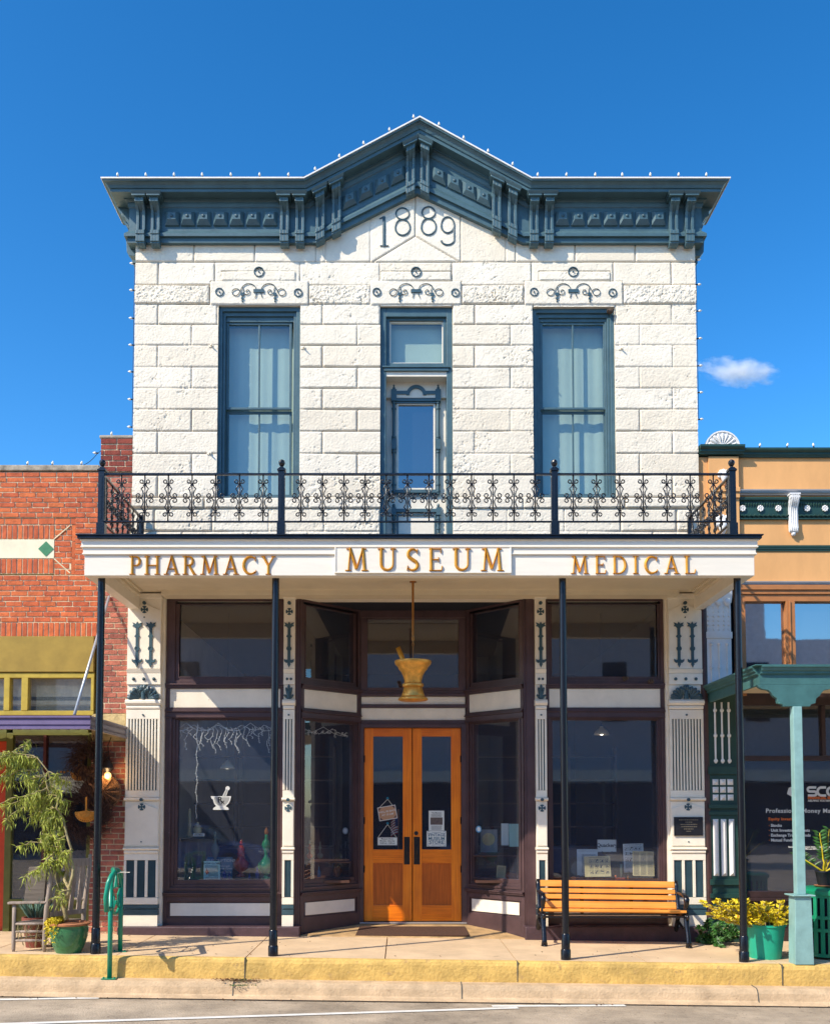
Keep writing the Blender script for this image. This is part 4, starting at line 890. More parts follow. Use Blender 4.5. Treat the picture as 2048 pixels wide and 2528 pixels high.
# ================= brick shop on the west side =================
K = tag(empty('brick_shop', (-4.2,0,0)), 'orange red brick shop with cream tile band, ochre fascia and purple canopy', 'building')
rb_ = random.Random(11)
def bricks(x0, x1, z0, z1, y, mat, name='brick_course', bl=.195, bh=.054, j=.013, vert=False, parent=None, back=True, out=.007):
    mb = MB(); P = parent or K
    if back: put(MB().box(x0, x1, y+.001, y+.2, z0, z1), 'mortar_bed', mt['mortar'], P)
    if vert:
        n = max(1, round((x1-x0)/(bh+j))); w = (x1-x0)/n
        for i in range(n):
            o = rb_.uniform(-.002,.003); mb.box(x0+i*w+j/2, x0+(i+1)*w-j/2, y-out-o, y, z0+j/2, z1-j/2)
    else:
        n = max(1, round((z1-z0)/(bh+j))); h = (z1-z0)/n
        for r in range(n):
            x = x0 - (r % 2)*(bl+j)/2 - (.05 if r % 4 > 1 else 0)
            while x < x1:
                L = bl*rb_.uniform(.96,1.04); a = max(x, x0); b = min(x+L, x1); o = rb_.uniform(-.003,.004)
                if b-a > .02: mb.box(a, b-.000, y-out-o, y, z0+r*h+j/2+rb_.uniform(-.001,.001), z0+(r+1)*h-j/2)
                x += L+j
    return put(mb, name, mat, P, bevel=.0025)
WX0 = -7.5
bx = X(205,1300); ex = X(322,1700)
mb = MB().box(WX0, X(246,1200), .02, .3, Z(1148), Z(1165)).box(WX0-.0, X(246,1200)-.0, -.025, .0195, Z(1149), Z(1163))
put(mb, 'coping', mt['coping'], K, bevel=.01)
put(MB().box(WX0, X(246,1200), .2, .4, 2.9, Z(1149)).box(WX0,WX0+.2,.4,12,-.1,Z(1149)).box(WX0,XL,11.8,12,-.1,Z(1149)).box(WX0,XL,.4,12,Z(1149)-.4,Z(1149)-.35), 'wall', mt['mortar'], K)
pxr_ = X(187,1350); pz1, pz0 = Z(1283), Z(1416)
bricks(WX0, X(246,1200), Z(1278), Z(1166), 0, mt['brick'])
bricks(pxr_, X(246,1200), Z(1420), Z(1278.3), 0, mt['brick'])
bricks(WX0, X(246,1200), Z(1536), Z(1420.3), 0, mt['brick'])
# sunk panel: soldier bricks, tile band, green lozenge
yy = .012
bricks(WX0, pxr_-.0, Z(1295), Z(1278.3), yy, mt['brick'])
bricks(WX0, X(134,1350), Z(1331), Z(1295.3), yy, mt['brick'], 'soldier_course', vert=True)
bricks(WX0, X(134,1350), Z(1416), Z(1378.5), yy, mt['brick'], 'soldier_course', vert=True)
bricks(X(134,1350)+.006, X(176,1350), Z(1404), Z(1307), yy, mt['brick'], 'stack_course', bl=.19)
eb = MB(); ez0, ez1 = Z(1419), Z(1295.3); put(MB().box(X(176.5,1350), pxr_+.001, yy+.001, yy+.2, ez0, ez1), 'mortar_bed', mt['mortar'], K)
for k in range(3): eb.box(X(177.5,1350), pxr_-.004, yy-.012, yy, ez0+(ez1-ez0)*k/3+.006, ez0+(ez1-ez0)*(k+1)/3-.006)
put(eb, 'edge_course', mt['brick'], K)
bricks(X(134,1350)+.006, X(176,1350), Z(1306.5), Z(1295.3), yy, mt['brick'], 'corner_course', vert=True); bricks(X(134,1350)+.006, X(176,1350), Z(1419), Z(1404.5), yy, mt['brick'], 'corner_course', vert=True)
mb = MB()
for (a,b),(c,d_) in (((134,1331),(174,1297)),((134,1379),(174,1415))):
    mb.stroke([(X(a,b),Z(b)),(X(c,d_),Z(d_))], .014, yy-.010, .006, .1)
put(mb, 'mitre_joint', mt['mortar'], K)
tb = put(MB().box(WX0, X(134,1350), yy-.008, yy+.1, Z(1378), Z(1331.5)), 'tile_band', mt['plaque_c'], K, bevel=.002)
cx_, cz_ = X(114,1355), Z(1355); r_ = .098
for k in range(3): put(MB().prism_y([(cx_-k*2.2-r_,cz_),(cx_-k*2.2,cz_-r_),(cx_-k*2.2+r_,cz_),(cx_-k*2.2,cz_+r_)], yy-.013, yy-.0085), 'lozenge', mt['green_tile'], tb)
bricks(WX0, X(240,1550), Z(1572), Z(1536.3), 0, mt['brick'], 'soldier_course', vert=True)
# taller pier against the museum
put(MB().box(X(247,1100), XL-.004, -.03, .5, Z(1083), Z(1076)), 'pier_cap', mt['coping'], K, bevel=.008)
bricks(X(250,1150), XL-.004, Z(1098), Z(1083.5), -.015, mt['brickdark'])
bricks(X(250,1150), XL-.004, Z(1166), Z(1098.3), -.015, mt['brickdark'])
bricks(X(246,1150)+.002, XL-.004, Z(1420), Z(1166.3), 0, mt['brickd'])
bricks(X(240,1550)+.004, ex-.03, Z(1762), Z(1420.3), 0, mt['brickd'])
bricks(X(222,2000)+.01, X(309,2000), gz(-3.6)-.05, Z(1830), 0, mt['brickd'])
put(MB().box(X(228,1800), ex-.045, -.03, .1, Z(1829), Z(1763)), 'lintel_stone', M('patched_stone', 'd8c088', .9, var=.25, vs=10, bump=.8, wear=('b4603c', .04, 8)), K, bevel=.01)
# ochre fascia and transom lights
put(MB().box(WX0, X(235,1600), -.05, .1, Z(1660), Z(1572.5)), 'fascia_panel', mt['ochre'], K, bevel=.006)
zA, zB, zC, zD = Z(1661), Z(1674), Z(1755), Z(1766)
mb = MB().box(WX0, X(234,1700), -.03, .08, zB, zA-.002).box(WX0, X(234,1700), -.03, .08, zD, zC)
mull = [(13,27),(56,72),(227,234)]
for a, b in mull: mb.box(X(a,1700), X(b,1700), -.035, .08, zC+.001, zB-.001)
for k in range(3): mb.box(-5.5-k*.62-.04,-5.5-k*.62+.04,-.035,.08,zC+.001,zB-.001)
tf = put(mb, 'transom_frame', mt['ochrew'], K, bevel=.003)
put(MB().box(WX0, X(230,1700), .03, .035, zC, zB), 'transom_pane', glass('dusty_glass', .2, .10, dustcol=(.5,.6,.62)), tf)
# shop window below the canopy
mb = MB(); zt_, zb_ = Z(1810,.1), Z(2219,.1)
gx = [X(p,2000,.1) for p in (0,20,32,108,115,218,232)]
mb.box(gx[1]-.02,gx[2],.06,.16,-.0,zt_).box(gx[5],gx[6],.04,.2,0,zt_).box(gx[2],gx[5],.05,.16,zt_-.03,zt_+.05).box(gx[2],gx[5],.05,.18,zb_-.06,zb_)
mb.box(gx[2],gx[5],.09,.2,gz(-3.8)-.02,zb_-.061).frame(gx[2]+.05,gx[5]-.05,.08,zb_-.1,.03,.075,.0895)
mb.box(WX0,gx[1]-.02,.06,.2,zt_-.1,zt_+.05)
sf_ = put(mb, 'shopfront_frame', mt['olive'], K, bevel=.004)
put(MB().box(gx[3],gx[4],.05,.14,zb_+.001,zt_-.031), 'mullion', M('dark_red_paint','5a2420',.5), sf_)
put(MB().box(gx[2],gx[3],.10,.105,zb_,zt_-.03).box(gx[4],gx[5],.10,.105,zb_,zt_-.03), 'shop_pane', mt['glass'], sf_)
dr = put(MB().box(X(-90,2000,.12),gx[1]-.021,.12,.16,0,zt_-.101), 'door', M('orange_door','d8481c',.4,var=.1), K, bevel=.004)
put(MB().box(X(-90,2000,.12),X(-94,2000,.12),.06,.16,0,zt_-.1).box(WX0,X(-94,2000,.12)-.001,.1,.2,-.0,zt_-.1), 'side_panel', mt['olive'], K)
put_text(dr, 'door_letter', mt['decalw'], 'S', .16, X(-1,1873,.12), .118, Z(1873,.12), bold=.004)
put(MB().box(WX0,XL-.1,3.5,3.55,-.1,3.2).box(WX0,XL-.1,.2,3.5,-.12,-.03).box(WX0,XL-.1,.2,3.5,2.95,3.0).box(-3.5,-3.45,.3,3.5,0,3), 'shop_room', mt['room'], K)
# purple canopy
CYf = -1.5; c1, c0 = Z(1767,CYf), Z(1800,CYf); cxr_ = X(223,1790,CYf); h = c1-c0
pf = [(CYf+.03,c0),(CYf-.01,c0),(CYf-.01,c0+h*.16),(CYf+.015,c0+h*.22),(CYf+.015,c0+h*.30),(CYf,c0+h*.36),(CYf,c0+h*.62),(CYf+.015,c0+h*.68),(CYf+.015,c0+h*.8),(CYf-.012,c0+h*.86),(CYf-.012,c1),(CYf+.03,c1)]
cn = empty('awning', (0,0,0), K)
put(MB().prism_x(pf, WX0, cxr_), 'awning_fascia', mt['purple'], cn)
xs_ = cxr_; pr = [(xs_-.03,c0),(xs_+.01,c0),(xs_+.01,c0+h*.16),(xs_-.01,c0+h*.24),(xs_,c0+h*.36),(xs_,c0+h*.62),(xs_-.01,c0+h*.7),(xs_+.01,c0+h*.86),(xs_+.01,c1),(xs_-.03,c1)]
put(MB().prism_y(pr, CYf+.031, -.001), 'awning_side', mt['greymetal'], cn)
mb = MB(); x = WX0; vs = []; fs = []; i = 0
while x < cxr_-.04: vs += [(x,CYf+.04,c0+h*.35+(.02 if i%2 else 0)),(x,-.01,c0+h*.35+(.02 if i%2 else 0)+.06)]; x += .06; i += 1
fs = [(2*k,2*k+1,2*k+3,2*k+2) for k in range(len(vs)//2-1)]
put(MB().add(vs, fs), 'awning_deck', M('corrugated','b09478',.6,.2,var=.15), cn)
for (a,b,ya),(c,d_,yb) in (((270,1473,-.02),(184,1763,-1.4)),):
    p0 = at(a,b,ya); p1 = at(c,d_,yb)
    for dx in (0, -2.6): put(MB().tube([(p0[0]+dx,ya,p0[1]),(p1[0]+dx,yb,p1[1]-.01)], .017, 10), 'tie_rod', mt['galv'], cn, smooth=True)

# ================= orange shop on the east side =================
O = tag(empty('orange_shop', (5.0,0,0)), 'peach orange rendered shop front with dark green cornice and green canopy', 'building')
RX = 8.2; ox = X(1726,1250)
wy = .06
z_c1, z_c0 = Z(1108,wy), Z(1131,wy)
mb = MB().box(ox, RX, wy, .4, Z(1446,wy), z_c0).box(RX-.2,RX,.4,12,-.1,z_c0).box(XR,RX,11.8,12,-.1,z_c0).box(XR,RX,.4,12,z_c0-.4,z_c0-.3)
put(mb, 'wall', mt['orange'], O)
pl_, pr2 = X(1748,1150,-.0), X(1822,1150,-.0)
pier = put(MB().box(pl_, pr2, -.0, wy-.001, Z(1446,0), z_c0).box(ox+.0,pl_-.001,.03,wy-.001,Z(1446,0),z_c0), 'corner_pier', mt['orange'], O, bevel=.003)
def cor2(x0,x1,y,o):
    n = [(.0,0),(.03,0),(.035,.02),(.05,.035),(.05,.06),(.07,.07),(.085,.09),(.085,.118),(0,.125)]
    return MB().prism_x([(y-a-o,z_c0+b*.92) for a,b in n]+[(y+.25,z_c0+.115),(y+.25,z_c0)], x0, x1)
put(cor2(pr2+.001,RX,wy,0), 'cornice', mt['dgreen'], O); put(cor2(ox-.0,pr2+.06,0,.0).xf(lambda x,y,z:(x,y,z+.02)), 'cornice', mt['dgreen'], O)
sx, szz = X(1783,1100,.05), z_c0+.13; s = .0047
mb = MB(); pts = [(sx+.222*math.cos(a), szz+.222*math.sin(a)) for a in np.linspace(0,math.pi,24)]
mb.prism_y([(sx-47*s,szz-.01)][:0]+pts, .06, .12)
fl = MB()
for i in range(9):
    a = math.radians(18+i*18); c_, s_ = math.cos(a), math.sin(a)
    fl.tube([(sx+c_*.06,.06,szz+.01+s_*.06),(sx+c_*.12,.045,szz+s_*.12),(sx+c_*.175,.05,szz+s_*.175),(sx+c_*.195,.06,szz+s_*.195)],[.006,.014,.02,.006],8)
fl.ring(sx, szz, .025, .05, .035, .06, 16, 0, math.pi).ring(sx, szz, .205, .222, .045, .06, 30, 0, math.pi)
sh = put(mb, 'shell_finial', mt['plaster'], O); put(fl, 'shell_flute', mt['plaster'], sh, smooth='auto')
# silver ledges, frieze, rosettes, scroll brackets
def ledge(p1, p0, x0, x1, nm='ledge', m=mt['silver'], o=.07):
    a, b = Z(p1,wy-o), Z(p0,wy-o); put(MB().prism_x([(wy,b),(wy-o*.4,b),(wy-o*.5,b+(a-b)*.3),(wy-o*.8,b+(a-b)*.4),(wy-o*.8,b+(a-b)*.6),(wy-o,b+(a-b)*.7),(wy-o,a-.004),(wy,a+.01)], x0, x1), nm, m, O)
ledge(1207,1220,pr2+.001,RX); ledge(1434,1447,X(1829,1440)-.05,RX); ledge(1346,1360,X(1860,1350)-.3,RX,'string_course',mt['dgreen'],.03)
fzt, fzb = Z(1230,wy), Z(1284,wy)
mb = MB().box(pr2+.001, RX, wy-.02, wy-.0005, fzb, fzt).box(pr2+.001, RX, wy-.04, wy-.0205, fzb, fzb+.015).box(pr2+.001, RX, wy-.05, wy-.0205, fzt-.04, fzt)
fr_ = put(mb, 'frieze', mt['dgreen'], O, bevel=.003)
mb = MB(); x = pr2+.03
while x < RX:
    mb.tube([(x,wy-.02,fzt-.06),(x,wy-.03,fzt-.085),(x,wy-.02,fzt-.125)],[.008,.012,.004],6); x += .033
x = pr2+.04; i = 0
while x < RX: mb.tube([(x-.03,wy-.022,fzb+.03),(x-.01,wy-.04,fzb+.055),(x+.02,wy-.04,fzb+.045),(x+.035,wy-.022,fzb+.02)],[.006,.012,.012,.006],6); x += .058
mb.tube([(pr2,wy-.045,fzt-.02),(RX,wy-.045,fzt-.02)],.012,8)
put(mb, 'relief', mt['dgreen'], fr_, smooth='auto')
rx_ = [1831,1875,1919,1990,2034]; xs = [X(p,1256,wy-.02) for p in rx_]; xs += [xs[-1]+.21*k for k in (1.7,2.7,3.7,5.4,6.4)]
for x in xs:
    z = Z(1256,wy-.02); q = MB().disc(x,z,.03,wy-.035,wy-.0205,16)
    for k in range(8): a = k*math.pi/4; q.ball(x+.03*math.cos(a),wy-.035,z+.03*math.sin(a),.0135,8)
    q.ball(x,wy-.04,z,.012,8); put(q, 'rosette', mt['plaster'], O, smooth='auto')
for x in (X(1957,1260,wy-.05), X(1957,1260,wy-.05)+1.05):
    t, b = Z(1221,wy-.05), Z(1317,wy-.05); h = t-b; P = [(0,h*.10),(-.02,h*.03),(-.04,h*.06),(-.05,h*.14),(-.035,h*.25),(-.035,h*.6),(-.05,h*.7),(-.085,h*.78),(-.10,h*.88),(-.10,h*.97),(0,h*.99)]
    q = MB().prism_x([(wy-.02+a_,b+c_) for a_,c_ in P], x-.055, x+.055).box(x-.066,x+.066,wy-.13,wy-.0205,t-.02,t)
    for u in (-.036,-.012,.012,.036): q.tube([(x+u,wy-.02+a_-.002,b+c_) for a_,c_ in P[2:10]],.0085,6)
    q.ball(x,wy-.035,b+.0,.03,10); q.tube([(x-.06,wy-.10,b+h*.9),(x+.06,wy-.10,b+h*.9)],.028,12)
    put(q, 'scroll_bracket', mt['plaster'], O, smooth='auto')
for (a,b,s) in ((1785,1172,1.0),(1782,1290,1.4)):   # plaster crests behind the railing
    x, z = X(a,b,-.01), Z(b,-.01); q = MB()
    for k in range(7): an = math.radians(-20+k*37); q.ball(x+.055*s*math.cos(an),-.01,z+.05*s*math.sin(an),.026*s,8)
    q.tube([(x,-.02,z+.03),(x,-.03,z-.05*s),(x,-.01,z-.13*s)],[.035*s,.04*s,.01],10); q.ball(x,-.02,z+.03,.035*s,10); put(q, 'plaster_crest', mt['plaster'], O, smooth=True)
put(MB().box(pl_,pr2,-.05,-.0005,Z(1216,0),Z(1205,0)).box(pl_,pr2,-.03,-.0005,Z(1230,0),Z(1217,0)), 'pier_moulding', mt['orange'], O, bevel=.004)
# upper windows
wz1, wz0 = Z(1487,.1), Z(1700,.1)
gp = [X(p,1560,.1) for p in (1826,1835,1935,1957)]
mb = MB().box(gp[0]-.05,RX,.04,.2,wz1,Z(1470,.1)).box(gp[0]-.05,RX,.02,.2,Z(1470,.1)+.001,Z(1460,.1)).box(gp[0]-.05,RX,-.0,.2,Z(1460,.1)+.001,Z(1448,.1))
for a, b in ((gp[0]-.05,gp[1]),(gp[2],gp[3])): mb.box(a,b,.03,.2,wz0-.1,wz1-.001)
mb.box(gp[2]+.035,gp[2]+.055,.015,.0295,wz0-.1,wz1-.001)
k = gp[3]+.75
while k < RX: mb.box(k,k+.1,.03,.2,wz0-.1,wz1-.001); k += .85
uw = put(mb, 'upper_window_frame', mt['orangew'], O, bevel=.004)
put(MB().box(gp[0],RX-.1,.12,.125,wz0-.1,wz1), 'pane', glass('reflecting_glass', .5, .02, tint=(.5,.55,.6)), uw)
put(MB().box(X(1742)-.0,RX-.1,.3,.31,wz0-.2,wz1+.1), 'room_back', mt['dark'], uw)
# pilaster between museum and orange shop
a, b = X(1741,1600), X(1801,1600); q = MB().box(a,b,-.05,.3,Z(1700),Z(1578)); c_ = (a+b)/2
q.box(a-.01,b+.01,-.065,.1,Z(1578)+.001,Z(1562)); q.box(a,b,-.045,.1,Z(1562)+.001,Z(1490)); q.prism_x([(.1,Z(1490)),(-.05,Z(1490)),(-.09,Z(1470)),(-.09,Z(1455)),(.1,Z(1455))],a-.01,b+.01)
for u in (-.1,0,.1):
    q.tube([(c_+u,-.055,Z(1700)),(c_+u,-.055,Z(1592))],.009,6)
    for p in (1592,1650,1698): q.ball(c_+u,-.055,Z(p),.022,8)
for u in (-.13,-.065,0,.065,.13):
    for k in range(6): q.ball(c_+u,-.05,Z(1556-k*11),.012+.004*(k%2),6)
for k in range(7): q.prism_y([(a+k*(b-a)/7,Z(1575)),(a+(k+1)*(b-a)/7,Z(1575)),(a+(k+.5)*(b-a)/7,Z(1566))],-.07,-.0655)
for u in (-.11,0,.11): q.ball(c_+u,-.06,Z(1488),.045,8,1.2,.6)
put(q, 'white_pilaster', mt['plaster'], O, smooth='auto')
a, b = X(1745,2000), X(1817,2000); c_ = (a+b)/2; q = MB().box(a,b,-.05,.3,gz(4.1)-.02,Z(1701)); w_ = MB()
for z1,z0,o in ((1893,1912,.03),(1986,1996,.035),(2003,2012,.02),(2170,2184,.03),(2205,2216,.03)): q.box(a-.004,b+.004,-.05-o,-.0505,Z(z0),Z(z1))
q.box(a-.01,b+.01,-.10,-.0505,gz(4.1)-.02,Z(2262))
for u in (-.085,0,.085):
    w_.tube([(c_+u,-.055,Z(1885)),(c_+u,-.055,Z(1735))],.012,8)
    for p in (1755,1817,1879): w_.ball(c_+u,-.06,Z(p),.026,10)
    for p in (1931,1950,1969):
        x,z = c_+u*1.08, Z(p); h_=.036; w_.add([(x-h_,-.0505,z-h_),(x+h_,-.0505,z-h_),(x+h_,-.0505,z+h_),(x-h_,-.0505,z+h_),(x,-.085,z)],[(0,1,4),(1,2,4),(2,3,4),(3,0,4)])
    x = c_+u*1.15; t_,d_ = Z(2022),Z(2162); h_=.034
    w_.add([(x-h_,-.0505,d_),(x+h_,-.0505,d_),(x+h_,-.0505,t_),(x-h_,-.0505,t_),(x,-.09,d_+.04),(x,-.09,t_-.04)],[(0,1,4),(1,2,5,4),(2,3,5),(3,0,4,5)])
pp = put(q, 'green_pilaster', mt['dgreen'], O, bevel=.003); put(w_, 'white_moulding', mt['plaster'], pp, smooth='auto')
# green canopy, post
GY = -1.8; t1, t0 = Z(1645,GY), Z(1690,GY); gl = X(1874,1660,GY); h = t1-t0
cg = empty('canopy', (0,0,0), O)
P = lambda s: [(0,0),(-.0,h*.55),(-.03,h*.60),(-.03,h*.7),(-.05,h*.76),(-.06,h*.9),(-.075,h*.93),(-.075,h),(.03,h)]+[(.03,0)]
mb = MB().prism_x([(GY+a_,t0+c_) for a_,c_ in P(0)], gl, RX)
mb.prism_y([(gl+a_,t0+c_) for a_,c_ in P(0)], GY+.031, -.06)
put(mb, 'canopy_fascia', mt['mgreen'], cg)
put(MB().box(gl-.07,RX,GY-.07,-.05,t1+.001,t1+.012), 'canopy_roof', mt['mgreen'], cg)
mb = MB(); y = GY+.04
while y < -.1: mb.box(gl+.035,RX,y,y+.13,t0+.12,t0+.135); y += .136
put(mb, 'canopy_soffit', mt['soffit'], cg)
pxx = X(1969,1900,GY); pc = t0
br = [(-.42,pc-.001),(-.40,pc-.03),(-.36,pc-.05),(-.30,pc-.06),(-.27,pc-.085),(-.25,pc-.12),(-.21,pc-.15),(-.20,pc-.20),(-.15,pc-.215),(-.145,pc-.235)]
pts = [(pxx+a_,c_) for a_,c_ in br]+[(pxx-a_,c_) for a_,c_ in br[::-1]]
put(MB().prism_y(pts, GY+.0, GY+.06), 'canopy_bracket', mt['mgreen'], cg, bevel=.004)
mb = MB().box(pxx-.048,pxx+.048,GY-.018,GY+.078,Z(2208,GY),pc-.2355); g_ = gz(pxx)
mb.prism_y([(pxx-.10,g_),(pxx+.10,g_),(pxx+.085,Z(2212,GY)),(pxx-.085,Z(2212,GY))], GY-.06, GY+.12).box(pxx-.12,pxx+.12,GY-.09,GY+.15,Z(2212,GY)+.001,Z(2208,GY))
put(mb, 'canopy_post', mt['pgreen'], cg, bevel=.006)
# shop front under the canopy
s0 = X(1822,2000,.1); mb = MB(); z1_, z2_, z3_, z4_ = Z(1742,.1), Z(1866,.1), Z(1878,.1), Z(2200,.1)
mb.box(s0-.05,s0+.03,.04,.16,.1,z1_).box(s0+.03,RX,.04,.16,z1_,Z(1700,.1)).box(s0+.03,RX,.05,.16,z3_,z2_).box(s0+.03,RX,.04,.16,z4_-.08,z4_).box(s0+.03,RX,.0,.16,z4_-.115,z4_-.081).box(s0+.03,RX,.06,.16,-.1,z4_-.1155)
x = X(2023,1800,.1); mb.box(x,x+.05,.05,.16,z2_+.001,z1_-.001)
for k in range(3): mb.box(s0+.03,RX,.045-.01*k,.0595,.12+k*.04,.15+k*.04)
sf2 = put(mb, 'shopfront_frame', mt['browncut'], O, bevel=.004)
put(MB().box(s0,RX-.1,.10,.105,z4_,z1_), 'shop_pane', mt['glass'], sf2)
put(MB().box(XR+.05,RX,3.5,3.55,-.1,3.2).box(XR+.05,RX,.2,3.5,-.12,-.05).box(XR+.05,RX,.2,3.5,3.1,3.15), 'shop_room', mt['room'], O)
TX = lambda b,s,px,py,m,al='LEFT',**k: put_text(sf2, 'window_lettering', m, b, s, X(px,py,.09), .095, Z(py,.09), al, h=.0015, **k)
TX('Professional Money Management', .076, 1889, 2002, mt['decalw'], bold=.0015, space=1.13)
TX('Equity Investments:', .048, 1896, 2022, mt['decalo'], bold=.0015, space=1.15)
for i, t in enumerate(('Stocks','Unit Investment Trusts','Exchange Traded Funds','Mutual Funds')):
    TX(t, .049, 1902, 2038+i*12.1, mt['decalw'], bold=.0018, space=1.05); put(MB().disc(X(1898,2038+i*12.1,.09),Z(2038+i*12.1,.09),.005,.0935,.0965,8), 'bullet', mt['decalo'], sf2)
TX('FINANCIAL SERVICES', .046, 1993, 1970, mt['decalo'], bold=.0016); TX('HELPING YOU MANAGE', .034, 1993, 1977, mt['decalw'], shear=.25, bold=.001)
TX('Securities and Investment Advisory Services offered', .026, 1945, 2091, mt['decalw'], bold=.0008); TX('Member FINRA and SIPC and a Registered', .026, 1962, 2096, mt['decalw'], bold=.0008)
mb = MB(); z0 = Z(1964,.09); hh = Z(1944,.09)-z0; xa = X(1993,1955,.09)    # SCO... in doubled rounded lines
def rr_(pts): mb.stroke(pts, .014, .0965, .002, 0); 
w_ = hh*1.05
for dx, ch in ((0,'S'),(w_*1.15,'C'),(w_*2.3,'O')):
    for ins in (.0,.02):
        l, r, b, t = xa+dx+ins, xa+dx+w_-ins*.0, z0+ins, z0+hh-ins; m_ = (b+t)/2; q_ = (t-b)/4
        if ch == 'S' and ins == 0: mb.stroke([(r,t),(l+q_,t)]+arc(l+q_,t-q_,q_,q_,90,270,10)+[(r-q_,m_)]+arc(r-q_,m_-q_,q_,q_,90,-90,10)+[(l,b)], .03, .0965, .002, 0)
        if ch == 'C' and ins == 0: mb.stroke([(r,t),(l+2*q_,t)]+arc(l+2*q_,m_,2*q_,2*q_,90,270,14)+[(r,b)], .03, .0965, .002, 0)
        if ch == 'O' and ins == 0: mb.stroke(arc((l+r)/2,m_,(r-l)/2,2*q_,0,360,28), .03, .0965, .002, 0)
put(mb, 'window_lettering', mt['decalw'], sf2)
cx_, cz_ = X(1960,1960,.09), Z(1960,.09)
put(MB().stroke([(cx_,cz_+.10),(cx_-.05,cz_+.06),(cx_-.065,cz_+.01),(cx_-.02,cz_-.03)], [.01,.05,.06,.02], .0965, .002, 0), 'window_emblem', mt['decalw'], sf2)
put(MB().prism_y([(cx_-.02,cz_-.05),(cx_+.0,cz_-.075),(cx_+.035,cz_-.04),(cx_+.01,cz_-.015)], .0945,.0965).prism_y([(cx_+.05,cz_+.02),(cx_+.07,cz_+.0),(cx_+.085,cz_+.02),(cx_+.07,cz_+.035)], .0945,.0965), 'window_emblem', mt['decalo'], sf2)
# brown downpipe in the gap
x = X(1741,1900); q = MB().tube([(x,-.02,gz(x)),(x,-.02,1.1),(x-.012,-.02,2.6),(x-.014,-.02,4.1)],.05,14).box(x-.06,x+.06,.02,.1,gz(x),4.2)
put(q, 'downpipe', mt['browniron'], O, smooth='auto')

# ================= building across the street, seen only in the glass =================
Q = tag(empty('facing_building', (0,-29,0)), 'long low building with a shaded pavement canopy across the street, reflected in the glass', 'building')
m_ = M('facing_wall','c4bcc4',.9,var=.1); put(MB().box(-70,15.4,-31,-29,-.3,11.5).box(15.401,19.2,-31,-29,-.3,8.8).box(19.201,80,-31,-29,-.3,6.8), 'wall', m_, Q)
put(MB().box(-70,80,-28.9,-26.4,2.7,3.15), 'canopy', M('facing_canopy','efe8de',.7), Q); put(MB().box(-70,80,-28.99,-28.92,-.3,2.69), 'shopfront', mt['dark'], Q)
for k in range(16): x = -46+k*6; put(MB().box(x,x+1.6,-28.91,-28.88,.6,2.5).box(x+2,x+3.6,-28.91,-28.88,.6,2.5).box(x+.5,x+1.5,-28.99,-28.95,5.3,7.8), 'window', mt['dark'], Q)
for k in range(18): put(MB().tube([(-46+k*5.4,-26.6,-.3),(-46+k*5.4,-26.6,2.7)],.07,10), 'canopy_post', mt['black'], Q)

# ================= cars parked across the street, seen only in the glass =================
def car(x0, y, col_, lbl):
    """side profile lofted across the width; nose towards +x"""
    g = -.29+gz(x0+2.3); t = tag(empty('parked_car', (x0+2.3,y,g)), lbl, 'car', 'cars parked across the street')
    paint = M(col_, {'blue_car_paint':'2c54a8','navy_car_paint':'34508c'}[col_], .25, .3, var=.02, bump=0)
    low = [(0,.35),(.02,.62),(.15,.80),(.9,.90),(1.2,.93),(3.1,.92),(4.2,.80),(4.5,.62),(4.55,.35)]
    bot = .22; vs = []; fs = []
    secs = [(-.86,.92,0),(-.90,1.0,0),(.90,1.0,0),(.86,.92,0)]
    prof = [(.3,bot)]+low+[(4.3,bot)]; n = len(prof)
    for yy, s, _ in secs: vs += [(x0+px_, y+yy, g+(pz if s == 1.0 else .3+(pz-.3)*.9)) for px_, pz in prof]
    for k in range(3): fs += [(k*n+i, k*n+(i+1)%n, (k+1)*n+(i+1)%n, (k+1)*n+i) for i in range(n)]
    fs += [tuple(range(n))[::-1], tuple(range(3*n,4*n))]
    put(MB().add(vs, fs), 'body', paint, t, smooth='auto', bevel=.02)
    cab = [(.75,.9),(1.35,1.30),(1.75,1.40),(2.4,1.41),(2.8,1.33),(3.45,.9)]; m = len(cab)
    vs = [(x0+a, y+s*(.80 if b < 1 else .62), g+b) for s in (-1,1) for a, b in cab]
    fs = [(i,i+1,m+i+1,m+i) for i in range(m-1)]; ro = put(MB().add(vs, fs[1:4]), 'roof', paint, t, smooth=True)
    put(MB().add(vs, [fs[0],fs[4],tuple(range(m))[::-1],tuple(range(m,2*m))]), 'window', M('car_glass','101418',.08,bump=0), t)
    for wx in (.85,3.65):
        for s in (-.86,.86):
            wv = put(MB().prism_y([(x0+wx+.32*math.cos(k*.2618), g+.32+.32*math.sin(k*.2618)) for k in range(24)], y+s-.11, y+s+.11), 'wheel', mt['black'], t)
            put(MB().prism_y([(x0+wx+.2*math.cos(k*.5236), g+.32+.2*math.sin(k*.5236)) for k in range(12)], y+s-.115, y+s+.115), 'rim', mt['galv'], wv)
    for s in (-.6,.6):
        put(MB().ball(x0+4.47, y+s, g+.62, .11, 10, .6), 'headlight', mt['bulb'], t, smooth=True); put(MB().ball(x0+.04, y+s, g+.66, .1, 10, .6), 'tail_light', mt['red'], t, smooth=True)
    put(MB().box(x0+4.5,x0+4.6,y-.8,y+.8,g+.28,g+.45), 'bumper', paint, t, bevel=.02)
car(-8.3, -15.2, 'blue_car_paint', 'blue saloon car reflected in the west shop window'); car(1.1, -15.2, 'navy_car_paint', 'dark blue saloon car reflected in the east shop window')
